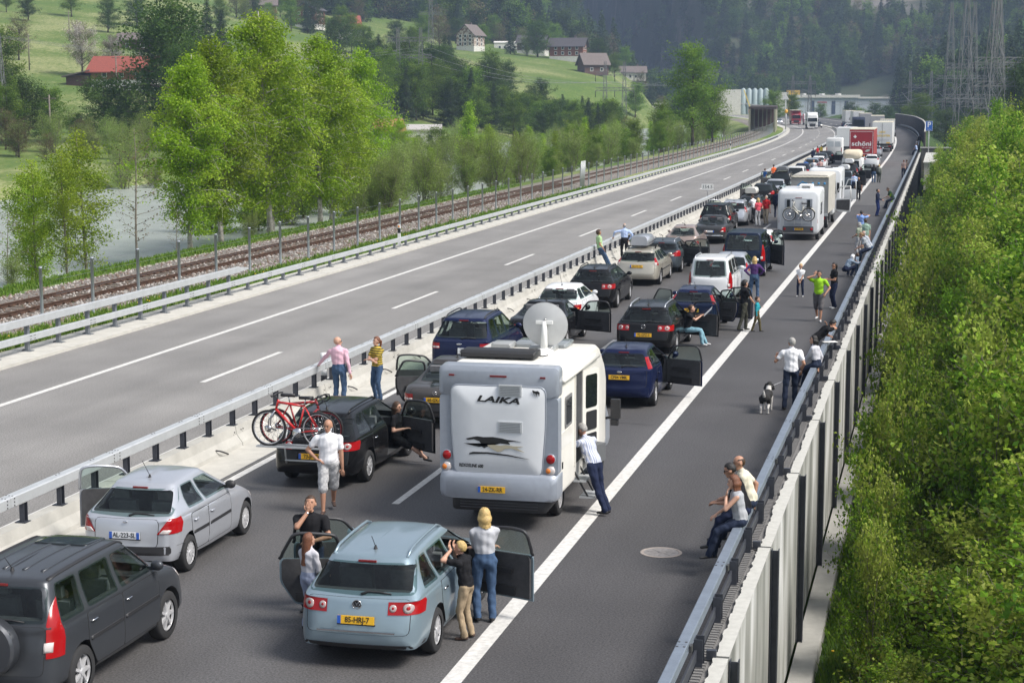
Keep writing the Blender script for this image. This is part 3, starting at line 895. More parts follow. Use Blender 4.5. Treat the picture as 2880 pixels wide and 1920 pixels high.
def plant(kind, x, y, h, label, cat='tree', group=None, name=None, z=None, wide=1.0, v=None, dz=-.08):
 ms = TREES[kind]
 i = _cnt.get(kind, 0); _cnt[kind] = i + 1
 tk, cr_ = ms[(i if v is None else v) % len(ms)]
 H0 = {'birch': 10, 'young_birch': 7, 'leafy': 10, 'dark': 10, 'willow': 5, 'alder': 9, 'spruce': 18, 'blossom': 9, 'bare': 7, 'brown': 8, 'bush': 4, 'tallbush': 7}[kind]
 e = empty(name or {'willow': 'willow_shrub', 'bush': 'leafy_bush', 'tallbush': 'leafy_bush', 'spruce': 'spruce_tree', 'birch': 'birch_tree', 'young_birch': 'birch_tree', 'blossom': 'blossom_tree'}.get(kind, 'leafy_tree'), (x, y, (gz(x, y) if z is None else z) + dz), (i * 2.399) % 6.28)
 s = h / H0
 e.scale = (s * wide, s * wide, s)
 tag(e, label, cat, group)
 link('trunk', tk, e)
 link('crown', cr_, e)
 return e
def at_px(px, d):
 return ray_xy(px, d)
BG = 'birches on the near river bank'
for i, (x, y, h, lab) in enumerate([
 (-40.5, 92.7, 11.8, 'tall birch with white trunk, left edge of the big birch group'), (-40.2, 96.5, 12.6, 'tall birch second from the left in the big birch group'),
 (-39.7, 103, 14.2, 'tallest full birch in the middle of the birch group'), (-41.5, 108, 14.2, 'tall birch behind the middle of the birch group'), (-40.0, 113, 13.2, 'tall birch right of the middle of the birch group'),
 (-41.5, 119.5, 12.4, 'bushy birch at the right shoulder of the birch group'), (-46.0, 141, 15.0, 'slender birch with long bare white trunk right of the group'), (-43.5, 129, 9.0, 'lower birch between the group and the slender birch')]):
 plant('birch', x, y, h, lab, group=BG, wide=1.0 if i != 6 else .8)
for i, (x, y, h, lab) in enumerate([(-42.5, 78.9, 7.4, 'young birch with pinkish stem at the left edge of the picture'), (-40.0, 77.2, 6.6, 'young birch leaning over the railway bank'), (-41.2, 81.6, 8.0, 'young bright green birch beside the bare sapling'),
         (-44.5, 75.0, 6.5, 'young birch farthest left at the water edge'), (-45.5, 84.0, 7.0, 'young birch rising behind the left river bank'), (-43.6, 70.5, 5.5, 'short young birch in the lower left corner of the bank')]):
 plant('young_birch', x, y, h, lab, group='young birches by the railway')
plant('bare', -39.8, 84.4, 7.5, 'thin bare sapling standing in front of the river', name='bare_sapling')
plant('bare', -39.0, 87.5, 2.8, 'short bare twigs right of the thin sapling', name='bare_sapling')
plant('bare', -40.8, 73.0, 4.5, 'bare grey sapling near the left frame edge', name='bare_sapling')
rs = random.Random(21)
k = 0
wp = ['low grey-green willow shrub by the railway, %s' % s for s in ('below the young birches', 'under the big birch group', 'below the slender birch')]
for x, y, h in ((-38.6, 69.5, 1.6), (-39.2, 98.5, 1.8), (-39.5, 123, 2.4)):
 plant('willow', x, y, h, wp[k], 'shrub'); k += 1
SB = 'shrubs along the railway'
spots = []
for Y in np.arange(122, 372, 4.2):
 spots.append((-37.5 - rs.uniform(0, 5) - max(0, (Y - 300)) * .0, Y + rs.uniform(-2, 2), rs.uniform(2.6, 5.0)))
 if Y < 330: spots.append((-46 - rs.uniform(0, 10), Y + rs.uniform(-3, 3), rs.uniform(4.0, 6.6)))
 if Y > 170 and Y < 330: spots.append((-60 - rs.uniform(0, 25), Y + rs.uniform(-3, 3), rs.uniform(3.5, 6)))
for i, (t, Y, h) in enumerate(spots):
 x, y, z = rd(t, Y)
 kd = ('willow', 'alder', 'willow', 'leafy', 'willow', 'willow')[i % 6]
 plant(kd, x, y, h * (1.25 if kd in ('leafy', 'alder') else 1), {'willow': 'grey-green willow shrub in the belt along the railway', 'leafy': 'mid-green leafy shrub in the belt along the railway', 'alder': 'bright green young alder in the belt along the railway', 'brown': 'brownish budding shrub in the belt along the railway'}[kd], 'shrub', SB, name='belt_shrub')
for px, d, h, kd, w, lab in [(1945, 292, 15.5, 'leafy', 1.0, 'big green tree standing above the shrub belt by the railway'), (2000, 305, 9, 'leafy', 1.1, 'leaning branchy tree right of the big green tree'), (1855, 285, 8.5, 'leafy', .9, 'rounded tree left of the big green tree'), (1770, 300, 7, 'brown', 1, 'brownish tree left in front of the meadow'),
                          (1316, 262, 10.5, 'alder', 1.0, 'pointed bright alder alone before the dark wood'), (1120, 235, 8.0, 'birch', 1.1, 'spreading fresh green tree right of the slender birch'), (1230, 240, 6.5, 'leafy', 1.2, 'broad green tree below the lattice masts'), (1490, 268, 5.5, 'birch', 1.3, 'low round fresh green tree at the meadow edge'), (1730, 330, 6.0, 'dark', 1.1, 'dark low tree beside the grazing animal'),
                          (1640, 262, 5.0, 'alder', 1.2, 'small yellowish tree before the flat meadow')]:
 x, y = at_px(px, d)
 plant(kd, x, y, h, lab, wide=w)
for px, d, h, kd, w, lab in [(485, 262, 21, 'dark', .95, 'huge dark tree left of the birches'), (540, 255, 15, 'dark', .8, 'dark tree low beside the huge one'), (300, 262, 9.5, 'dark', 1.25, 'round dark green tree below the red-roofed chalet'), (370, 270, 7.5, 'dark', 1.2, 'second round dark tree under the chalet'),
                          (80, 258, 9.0, 'dark', 1.2, 'dark tree by the wooden pole on the left meadow'), (150, 262, 7.5, 'leafy', 1.3, 'mid-green tree right of the wooden pole'), (30, 250, 8, 'leafy', 1.2, 'mid-green tree at the left frame edge'), (10, 300, 15, 'leafy', 1.0, 'tall tree cut by the left frame edge'),
                          (590, 415, 19, 'spruce', 1.2, 'dark spruce above the birches'), (630, 420, 17, 'spruce', 1.2, 'second dark spruce above the birches'), (550, 405, 16, 'spruce', 1.3, 'third dark spruce above the birches'), (470, 330, 17, 'dark', 1, 'dark tree behind the huge tree'),
                          (245, 395, 10.5, 'blossom', 1.0, 'white blossoming tree on the meadow'), (330, 400, 8, 'blossom', .9, 'second blossoming tree behind the chalet'), (70, 420, 9, 'brown', 1.2, 'brownish bare tree high on the left meadow'), (100, 520, 8, 'dark', 1, 'dark orchard tree high on the meadow'), (320, 500, 9, 'dark', 1, 'lone round orchard tree high on the meadow'),
                          (40, 540, 8, 'leafy', 1, 'orchard tree at the upper left corner'), (220, 545, 10, 'leafy', 1.2, 'orchard tree at the top of the meadow'), (400, 535, 9, 'dark', 1.3, 'dark orchard tree at the top behind the spruces'), (160, 240, 5.0, 'willow', 1.2, 'pale willow on the far river bank left of the birches'), (240, 232, 4.5, 'willow', 1.2, 'second pale willow on the far river bank'), (330, 230, 4.2, 'willow', 1.3, 'third pale willow on the far river bank'), (60, 228, 4.5, 'brown', 1.3, 'brownish shrub on the far river bank'), (420, 236, 5.5, 'willow', 1.2, 'fourth pale willow on the far river bank')]:
 x, y = at_px(px, d)
 plant(kd, x, y, h, lab, wide=w, cat='shrub' if kd == 'willow' else 'tree')
W1 = 'trees of the dark wood below the village'
for i in range(90):
 px = 1060 + 680 * ((i * .618) % 1) + rs.uniform(-15, 15)
 d = rs.uniform(395, 500)
 if px > 1600: d = rs.uniform(400, 450)
 x, y = at_px(px, d)
 kd = ('dark', 'leafy', 'dark', 'spruce', 'leafy')[i % 5]
 plant(kd, x, y, rs.uniform(9, 13.5) * (1.15 if kd == 'spruce' else 1) * (.75 if px > 1400 else 1), {'dark': 'dark broadleaf tree in the wood below the village', 'leafy': 'mid-green broadleaf tree in the wood below the village', 'spruce': 'dark spruce in the wood below the village'}[kd], 'tree', W1, name='wood_tree', wide=1.1)
W2 = 'trees on the slope around the village'
for i in range(56):
 px = 620 + 1350 * ((i * .618 + .3) % 1)
 d = rs.uniform(520, 800)
 if 1280 < px < 1700 and d < 690: d = 700 + rs.uniform(0, 120)
 x, y = at_px(px, d)
 kd = ('leafy', 'brown', 'dark', 'leafy', 'spruce', 'willow')[i % 6]
 plant(kd, x, y, rs.uniform(8, 14) * (.6 if kd == 'willow' else 1), {'leafy': 'green tree', 'brown': 'brownish budding tree', 'dark': 'dark tree', 'spruce': 'spruce', 'willow': 'pale bush'}[kd] + ' on the slope around the village', 'tree', W2, name='slope_tree', wide=1.15)
for px, d, h, kd, w, lab in [(2170, 500, 9, 'leafy', 1.3, 'rounded tree left of the works beyond the bend'), (2220, 560, 8, 'leafy', 1.4, 'second rounded tree left of the works'), (2385, 640, 9, 'dark', 1.0, 'pointed tree in front of the long white hall'), (2410, 600, 7, 'leafy', 1.3, 'low green tree in front of the long white hall'), (2455, 640, 9, 'dark', 1.1, 'dark tree at the right end of the hall'), (2490, 600, 8.5, 'dark', 1.1, 'dark tree right of the hall'),
                          (2585, 480, 11.5, 'leafy', 1.3, 'round green tree outside the curved wall'), (2545, 540, 8, 'leafy', 1.3, 'smaller tree left behind the curved wall'), (2650, 400, 8, 'dark', 1.3, 'dark tree right behind the curved wall'), (2730, 380, 9, 'dark', 1.3, 'dark tree behind the lattice masts'), (2800, 330, 11, 'dark', 1.1, 'tall dark tree below the big mast'), (2870, 300, 17, 'dark', .8, 'very tall dark tree at the right frame edge'), (2300, 700, 8, 'leafy', 1.3, 'green tree in front of the hall entrance'), (2700, 330, 6, 'brown', 1.3, 'brownish tree behind the right bushes')]:
 x, y = at_px(px, d)
 plant(kd, x, y, h, lab, wide=w)
RB = 'bushes below the noise wall'
rb = random.Random(5)
n_ = 0
def toph(x, Y):
 base = float(np.interp(Y, [18, 26, 34, 45, 60, 80, 100, 130, 170, 240], [-2.0, -1.4, -.8, .2, 1.2, 2.0, 2.7, 3.1, 2.6, 1.0]))
 return base + min(5.0, max(-.8, x * 1.3))
Y = 19.0
while Y < 236:
 xs = np.arange(-.1 if Y < 110 else .2, .052 * Y + 2.4, 1.3 + .009 * Y)
 for x in xs:
  xx, yy = x + rb.uniform(-.25, .25), Y + rb.uniform(-.6, .6)
  t = toph(xx, yy) + rb.uniform(-1.9, .8)
  z0 = gz(xx, yy)
  h = max(1.4, (t - z0) / 1.1)
  tb = h > 5.2
  e = plant('tallbush' if tb else 'bush', xx, yy, h, 'leafy bush in the dense thicket below the noise wall', 'bush', RB, wide=min(1.25, (1.2 + (.5 if x > .8 else 0) + (.6 if x > 2 else 0)) / (h / (7 * 1.0) * 2.0 if tb else h / 4 * 2.1)))
  n_ += 1
 Y += 1.9 + .022 * Y
for x, y, h in ((-1.05, 33.0, 3.0), (-1.0, 37.5, 3.4), (-.95, 42.5, 3.9), (-.9, 48, 4.2), (-.9, 55, 4.4), (-.85, 66, 5.2), (-.8, 78, 5.6)):
 plant('bush', x, y, h, 'thin arching bush reaching over the footing of the noise wall', 'bush', 'arching bushes at the wall', wide=.5)
FB = 'shrubs on the far river bank'
for i in range(40):
 px = -60 + 1240 * ((i * .618) % 1)
 x, y = at_px(px, rs.uniform(212, 300))
 kd = ('willow', 'brown', 'leafy', 'willow', 'birch')[i % 5]
 plant(kd, x, y, rs.uniform(2.6, 5.2), {'willow': 'pale grey-green', 'brown': 'brownish budding', 'leafy': 'mid-green', 'birch': 'fresh yellow-green'}[kd] + ' shrub on the far river bank', 'shrub', FB, name='bank_shrub', wide=1.25)
def tufts(name, n, place, hh, label, mats, seed=1, blades=6, wd=.02, cat='grass'):
 r = np.random.default_rng(seed)
 pos = np.array([place(r) for _ in range(n)])
 c = np.repeat(pos, blades, 0) + np.c_[r.normal(0, .06, (n * blades, 2)), np.zeros(n * blades)]
 N = len(c)
 a = r.uniform(0, 2 * PI, N)
 h = hh * r.uniform(.4, 1.2, N)
 ln = r.uniform(.1, .7, N) * h
 dx, dy = np.cos(a), np.sin(a)
 w = wd * r.uniform(.6, 1.4, N)
 V = np.stack([np.c_[c[:, 0] - dy * w, c[:, 1] + dx * w, c[:, 2]], np.c_[c[:, 0] + dy * w, c[:, 1] - dx * w, c[:, 2]],
                  np.c_[c[:, 0] + dx * ln * .4 + dy * w * .7, c[:, 1] + dy * ln * .4 - dx * w * .7, c[:, 2] + h * .6], np.c_[c[:, 0] + dx * ln, c[:, 1] + dy * ln, c[:, 2] + h]], 1).reshape(-1, 3)
 F_ = np.arange(N)[:, None] * 4 + np.array([0, 1, 2, 3])
 me = np_mesh(name, V, F_, mats, r.integers(0, len(mats), N))
 return tag(link(name, me), label, cat, kind='stuff')
G_GRASS = [leaf_mat('grass_a', (.11, .20, .02), .35), leaf_mat('grass_b', (.08, .15, .018), .35), leaf_mat('grass_c', (.16, .23, .035), .35)]
def pl_verge(r):
 Y = 44 + 110 * r.random() ** 1.5
 t = r.choice([r.uniform(-29.3, -27.45), r.uniform(-38.8, -35.3), r.uniform(-33.6, -30.0)], p=[.36, .5, .14])
 x, y, z = rd(t, Y)
 return (x, y, float(np.interp(t, _NT, _NZ)))
tufts('verge_grass', 9000, pl_verge, .22, 'fresh green grass on the verges along the railway', G_GRASS, 3)
def pl_emb(r):
 Y = 18 + 60 * r.random() ** 1.3
 x = r.uniform(-1.95, .06 * Y + 1.5)
 return (x, Y, float(np.interp(x, _NT, _NZ)))
tufts('embankment_grass', 14000, pl_emb, .30, 'rough grass at the foot of the noise wall', G_GRASS, 4, 6, .012)
fl = MB()
rf_ = random.Random(8)
M_DAND = mat('dandelion_yellow', (.80, .50, .02), .7)
for i in range(90):
 if i < 60:
  x, y, z = rd(rf_.uniform(-28.9, -27.5), rf_.uniform(46, 110), .16)
 else:
  y = rf_.uniform(26, 40); x = rf_.uniform(-1.8, .2); z = gz(x, y) + .28
 fl.ball((x, y, z), (.035, .035, .018), 6, 4)
tag(fl.build('dandelions', M_DAND), 'yellow dandelion heads scattered in the grass', 'flowers', kind='stuff')
def forest():
 r = np.random.default_rng(17)
 pts = []
 while len(pts) < 12500:
  px = r.uniform(-500, 3400)
  d = 480 + 1280 * r.random() ** 1.25
  x, y = ray_xy(px, d)
  if d < np.interp(px, [-500, 700, 760, 1300, 1500, 2000, 2200, 2480, 2560, 2900, 3400], [950, 950, 800, 760, 840, 880, 930, 860, 640, 540, 480]): continue
  pts.append((x, y))
 pts = np.array(pts)
 z = ground(pts[:, 0], pts[:, 1])
 nz = np.array([noise.noise(Vector((p[0] * .02, p[1] * .02, 3))) for p in pts])
 z = z + nz * (0.8 + np.clip((pts[:, 1] - 900) / 300, 0, 1) * 14) * np.clip((np.abs(pts[:, 0] + 20) - 90) / 120, 0, 1)
 rock = np.array([noise.noise(Vector((p[0] * .012, zz * .02, 9))) for p, zz in zip(pts, z)])
 keep = rock < .30
 pts, z = pts[keep], z[keep]
 me = bpy.data.meshes.new('forest')
 me.vertices.add(len(pts))
 me.vertices.foreach_set('co', np.c_[pts, z - .5].astype(np.float32).ravel())
 o = link('mountain_forest', me)
 tag(o, 'hazy mixed forest covering the mountain side', 'forest', kind='stuff')
 src = bpy.data.collections.new('forest_models')
 for kd, i, sc in (('spruce', 0, 1.15), ('spruce', 1, 1.3), ('dark', 0, 1.6), ('leafy', 0, 1.5), ('spruce', 0, .95), ('brown', 0, 1.7), ('dark', 1, 1.4)):
  tk, cr_ = TREES[kd][i % len(TREES[kd])]
  n0 = len(cr_.vertices)
  co = np.empty(n0 * 3, np.float32); cr_.vertices.foreach_get('co', co); co = co.reshape(-1, 4, 3)
  mi = np.empty(len(cr_.polygons), np.int32); cr_.polygons.foreach_get('material_index', mi)
  sub = slice(None, None, 5)
  q = co[sub]; ctr = q.mean(1, keepdims=True)
  q = ctr + (q - ctr) * 2.3
  me2 = np_mesh('forest_tree', (q * sc).reshape(-1, 3), np.arange(len(q))[:, None] * 4 + np.array([0, 1, 2, 3]), list(cr_.materials), mi[sub])
  src.objects.link(bpy.data.objects.new('forest_tree', me2))
 ng = bpy.data.node_groups.new('scatter', 'GeometryNodeTree')
 ng.interface.new_socket('Geometry', in_out='INPUT', socket_type='NodeSocketGeometry')
 ng.interface.new_socket('Geometry', in_out='OUTPUT', socket_type='NodeSocketGeometry')
 N, L_ = ng.nodes, ng.links
 gi, go = N.new('NodeGroupInput'), N.new('NodeGroupOutput')
 ip = N.new('GeometryNodeInstanceOnPoints'); ci = N.new('GeometryNodeCollectionInfo')
 ci.inputs['Collection'].default_value = src
 ci.inputs['Separate Children'].default_value = True
 ci.inputs['Reset Children'].default_value = True
 ip.inputs['Pick Instance'].default_value = True
 rv = N.new('FunctionNodeRandomValue'); rv.data_type = 'FLOAT'; rv.inputs[2].default_value = .65; rv.inputs[3].default_value = 1.35
 rr = N.new('FunctionNodeRandomValue'); rr.data_type = 'FLOAT_VECTOR'; rr.inputs[0].default_value = (0, 0, 0); rr.inputs[1].default_value = (.06, .06, 6.28)
 L_.new(gi.outputs[0], ip.inputs['Points']); L_.new(ci.outputs[0], ip.inputs['Instance'])
 L_.new(rv.outputs[1], ip.inputs['Scale']); L_.new(rr.outputs[0], ip.inputs['Rotation'])
 L_.new(ip.outputs[0], go.inputs[0])
 md_ = o.modifiers.new('scatter', 'NODES'); md_.node_group = ng
 return o
forest()
hz = MB().box((-250, 1050, 190), (3400, 2500, 400))
hm = bpy.data.materials.new('haze_air'); hm.use_nodes = True
n, l = hm.node_tree.nodes, hm.node_tree.links
n.remove(n['Principled BSDF'])
pv = n.new('ShaderNodeVolumePrincipled')
pv.inputs['Color'].default_value = (.52, .68, .95, 1)
pv.inputs['Density'].default_value = float(.00025)
pv.inputs['Anisotropy'].default_value = .2
l.new(pv.outputs[0], n['Material Output'].inputs['Volume'])
haze = tag(hz.build('haze', hm), kind='stuff')
# ------------------------------------------------------------------ vehicles
M_GLASS = mat('tinted_glass', (.012, .016, .017), .03, spec=.45)
M_TYRE = mat('tyre_rubber', (.022, .022, .023), .85, bump=.2, bscale=60)
M_RIM = mat('alloy_rim', (.62, .62, .63), .4, metal=.45)
M_RIM_D = mat('rim_dark', (.03, .03, .032), .6)
M_TRIM = mat('black_trim', (.02, .02, .022), .55)
M_INT = mat('car_interior', (.05, .05, .053), .8, var=.3, vscale=6)
M_RED = mat('tail_light_red', (.31, .005, .007), .2, spec=.35, coat=.15)
M_CLEAR = mat('lamp_clear', (.55, .50, .48), .12, spec=.9, coat=.6)
M_AMBER = mat('lamp_amber', (.75, .22, .03), .15, coat=.5)
M_CHROME = mat('chrome', (.62, .62, .63), .12, metal=1.0)
M_PLATE_Y = mat('plate_yellow', (.82, .46, .02), .45)
M_PLATE_W = mat('plate_white', (.74, .75, .76), .45)
M_PLATE_B = mat('plate_blue', (.02, .10, .45), .45)
M_TXT = mat('plate_text', (.012, .012, .014), .6)
M_SEAM = mat('panel_gap', (.012, .012, .013), .8)
M_DOORGLASS = bpy.data.materials.new('clear_window'); MATS['clear_window'] = M_DOORGLASS
M_DOORGLASS.use_nodes = True
n, l = M_DOORGLASS.node_tree.nodes, M_DOORGLASS.node_tree.links
n.remove(n['Principled BSDF'])
t_ = n.new('ShaderNodeBsdfTransparent'); t_.inputs[0].default_value = (.62, .72, .68, 1)
g_ = n.new('ShaderNodeBsdfGlossy'); g_.inputs['Roughness'].default_value = .03
mx = n.new('ShaderNodeMixShader'); lw = n.new('ShaderNodeLayerWeight'); lw.inputs[0].default_value = .5; pw = n.new('ShaderNodeMath'); pw.operation = 'POWER'; pw.inputs[1].default_value = 4; fr = n.new('ShaderNodeMath'); fr.operation = 'MULTIPLY_ADD'; fr.inputs[1].default_value = .7; fr.inputs[2].default_value = .045
l.new(lw.outputs['Facing'], pw.inputs[0]); l.new(pw.outputs[0], fr.inputs[0])
l.new(fr.outputs[0], mx.inputs[0]); l.new(t_.outputs[0], mx.inputs[1]); l.new(g_.outputs[0], mx.inputs[2])
l.new(mx.outputs[0], n['Material Output'].inputs[0])
M_PANE = M_DOORGLASS.copy(); M_PANE.name = 'car_window'; MATS['car_window'] = M_PANE
M_PANE.node_tree.nodes['Transparent BSDF'].inputs[0].default_value = (.60, .68, .66, 1)
def cabin(c):
 """hollow of the passenger compartment"""
 W, H, L = c['W'] / 2, c['H'], c['L']
 rb, rr, cowl, rf, b = c['rb'], c['rr'], c['cowl'], c['rf'], c['belt']
 rw, tk = c.get('rw', .7) * W, c.get('tuck', .94)
 out = []
 for w, y0, y1, z in ((W * .80, max(rb, .3) + .16, cowl - .05, c.get('gc', .2) + .2), (W * .86, rb + .16, cowl - .12, b - .1), (W * tk - .085, rb + .15, cowl - .16, b + .03), (rw - .045, rr + .12, rf - .10, H - .14)):
  p = half_ring(w, y0, y1, .08, .12, 10, L, c.get('rt', .085))
  p = [(x, y, z) for x, y in p]
  out.append(p + [(-x, y, z_) for x, y, z_ in reversed(p[1:-1])])
 return out
def paint(name, col, metal=.35, rough=.32):
 return mat('paint_' + name, col, rough, metal=metal, coat=.55 if max(col) > .1 else .22, spec=.3 if max(col) > .1 else .2, var=.03, vscale=1.2)
P_BLUE = paint('ice_blue', (.26, .34, .39), .5)
P_SILVER = paint('silver', (.50, .52, .56), .55)
P_GREYM = paint('dark_grey', (.055, .060, .068), .4)
P_BLACK = paint('black', (.008, .008, .009), .1, .22)
P_NAVY = paint('navy', (.010, .016, .055), .3, .25)
P_NAVY2 = paint('dark_navy', (.008, .016, .038), .3, .25)
P_WHITE = paint('white', (.72, .73, .74), 0, .35)
P_TAUPE = paint('anthracite', (.075, .070, .068), .4)
P_CHAMP = paint('champagne', (.47, .44, .37), .5)
P_ROSE = paint('rose_beige', (.34, .27, .24), .4)
P_BLUEG = paint('slate', (.07, .085, .10), .45)
P_RED = paint('red', (.35, .015, .02), 0, .3)
_wm = {}
def wheel_meshes(r, style):
 k = (round(r, 3), style)
 if k in _wm: return _wm[k]
 w = .20
 b = MB().lathe([(r * .66, -w / 2), (r * .92, -w / 2), (r * .985, -w / 2 + .02), (r, -w / 4), (r, w / 4), (r * .985, w / 2 - .02), (r * .92, w / 2), (r * .66, w / 2)], 28, 'x')
 ty = b.mesh('wheel', M_TYRE)
 rr = r * .67
 d = MB().lathe([(rr, -.10), (rr, .075), (rr * .93, .085), (rr * .90, .05), (rr * .88, .03), (.001, .025)], 24, 'x', mi=0)
 for i in range(len(d.f)):
  if i >= 24 * 3: d.m[i] = 1
 ns = {'s5': 5, 's7': 7, 's10': 10, 'disc': 14}[style]
 for i in range(ns):
  a = 2 * PI * i / ns
  wd = {5: .06, 7: .045, 10: .030, 14: .045}[ns]
  vs = []
  for q, (rad, hw, x) in enumerate([(.03, wd * .62, .085), (rr * .93, wd * .45, .078)]):
   for xx, h2 in ((x - .05, hw), (x, hw * .8)):
    for sg in (-1, 1):
     vs.append((xx, rad * math.cos(a) - sg * h2 * math.sin(a), rad * math.sin(a) + sg * h2 * math.cos(a)))
  d.add(vs, [(0, 1, 5, 4), (2, 3, 7, 6), (0, 2, 6, 4), (1, 3, 7, 5), (4, 5, 7, 6)], 0)
 d.lathe([(.055, .06), (.05, .095), (.001, .098)], 12, 'x')
 rm = d.mesh('rim', [M_RIM, M_RIM_D], sharp=40)
 _wm[k] = (ty, rm)
 return _wm[k]
def add_wheel(parent, x, y, r, style, steer=0.0):
 ty, rm = wheel_meshes(r, style)
 o = link('wheel', ty, parent, (x, y, r), (0, 0, steer + (PI if x < 0 else 0)))
 link('rim', rm, o)
 return o
def half_ring(w, yr, yf, er, ef, n_side=10, Lc=4.5, tr=.085):
 """points from rear centre to front centre (x>=0); er, ef = corner radii"""
 pts = []
 bow_r, bow_f = min(.06, er * .3), min(.10, ef * .4)
 for f in (0, .35, .7): pts.append(((w - er) * f, yr + bow_r * f * f))
 for k in range(5):
  a = PI / 2 * k / 4
  pts.append((w - er + er * math.sin(a), yr + bow_r + er * (1 - math.cos(a)) * 1.0))
 y0, y1 = yr + bow_r + er, yf - bow_f - ef
 for k in range(1, n_side): pts.append((w, y0 + (y1 - y0) * k / n_side))
 for k in range(5):
  a = PI / 2 * (1 - k / 4)
  pts.append((w - ef + ef * math.sin(a), yf - bow_f - ef * (1 - math.cos(a))))
 for f in (.7, .35, 0): pts.append(((w - ef) * f, yf - bow_f * f * f))
 tp = lambda y: 1 - tr * max(0, 1 - y / 1.5) ** 1.6 - .05 * max(0, 1 - (Lc - y) / 1.3) ** 1.6
 return [(x * tp(y), y) for x, y in pts]
def body_rings(c):
 L, W, H = c['L'], c['W'] / 2, c['H']
 g, b, sh = c.get('gc', .2), c['belt'], c.get('shoulder', c['belt'] - .07)
 nose, cowl, rf = c.get('nose', .70), c['cowl'], c['rf']
 rb, rr, deck = c['rb'], c['rr'], c.get('deck', 0)
 rw, tuck = c.get('rw', .70) * W, c.get('tuck', .94)
 bz = c.get('brise', .03)
 rbz = c.get('rbz', b + bz)
 cz = c.get('cowlz', b + .02)
 rise = c.get('rise', .04)
 ty = c.get('taily', .08)         # how far the tailgate leans forward at the shoulder
 rings = [
  (W * .80, .30, L - .35, .10, .25, (g + .06, g, g + .05)),
  (W * .93, .07, L - .10, .12, .35, (g + .10, g + .02, g + .04)),
  (W * .985, .0, L - .01, .24, .42, (.44, .36, .40)),
  (W, .02, L - .02, .26, .45, (.60, .58, .56)),
  (W * .995, ty * .6, L - .09, .26, .46, (sh - .12, .72, nose - .04)),
  (W * .98, ty, L - .22, .26, .50, (sh, sh, nose + .02)),
  (W * .955, ty + (.25 * (rb - ty) if deck else .02), L - .22 - .45 * (L - .22 - cowl), .18, .40, (rbz - (.0 if deck else .05), b - .02, nose + .65 * (cz - nose))),
  (W * tuck, rb, cowl, .16, .30, (rbz, b + bz * .5, cz)),
  (rw + (W * tuck - rw) * .42, rb + (rr - rb) * .52, cowl + (rf - cowl) * .50, .15, .24, (rbz + (H - .1 - rbz) * .5, b + (H - .09 - b) * .52, cz + (H - .09 - cz) * .54)),
  (rw, rr, rf, .14, .20, (H - .10 - rise * .3, H - .085, H - .09)),
  (rw * .90, rr + .03, rf - .08, .13, .18, (H - .045 - rise, H - .035, H - .05)),
  (rw * .55, rr + .10, rf - .25, .10, .14, (H - .025 - rise, H - .008, H - .03)),
  (rw * .10, rr + .25, rf - .60, .02, .03, (H - .018 - rise, H, H - .02)),
 ]
 return rings
def ring_pts(rg, L, tr=.085):
 w, yr, yf, er, ef, zs = rg
 out = []
 for x, y in half_ring(w, yr, yf, er, ef, 10, L, tr):
  u = (y - yr) / (yf - yr)
  z = zs[0] * (1 - u) * (1 - 2 * u) + 4 * zs[1] * u * (1 - u) + zs[2] * u * (2 * u - 1)   # quadratic through three values
  out.append((x, y, z))
 return out
def catmull(rows, sub):
 """interpolate between rows (lists of points) with a tight spline"""
 A = [np.array(r) for r in rows]
 out = []
 for i in range(len(A) - 1):
  p0, p1, p2, p3 = A[max(i - 1, 0)], A[i], A[i + 1], A[min(i + 2, len(A) - 1)]
  c = .30
  m1, m2 = (p2 - p0) * c, (p3 - p1) * c
  for s in range(sub):
   t = s / sub
   out.append((2 * t**3 - 3 * t**2 + 1) * p1 + (t**3 - 2 * t**2 + t) * m1 + (-2 * t**3 + 3 * t**2) * p2 + (t**3 - t**2) * m2)
 out.append(A[-1])
 return out
def body_mesh(c, sub=2):
 rows = catmull([ring_pts(r, c['L'], c.get('rt', .085)) for r in body_rings(c)], sub)
 b = MB()
 b.rows = np.array(rows)[:9 * sub + 1]
 full = []
 for r in rows:
  pts = [tuple(p) for p in r]
  full.append(pts + [(-p[0], p[1], p[2]) for p in reversed(pts[1:-1])])
 b.loft(full, 0, True, True)
 return b
def round_poly(poly, r=.04, k=3):
 out = []
 n = len(poly)
 for i in range(n):
  p = Vector(poly[i]); a = Vector(poly[i - 1]) - p; b = Vector(poly[(i + 1) % n]) - p
  ra = min(r, a.length * .45, b.length * .45)
  A, B = p + a.normalized() * ra, p + b.normalized() * ra
  for q in range(k + 1):
   t = q / k
   out.append(tuple(A * (1 - t) ** 2 + p * 2 * t * (1 - t) + B * t * t))
 return out
def densify(poly, mx=.12):
 out = []
 n = len(poly)
 for i in range(n):
  a, b = Vector(poly[i]), Vector(poly[(i + 1) % n])
  k = max(1, int((b - a).length / mx))
  for q in range(k): out.append(tuple(a + (b - a) * q / k))
 return out
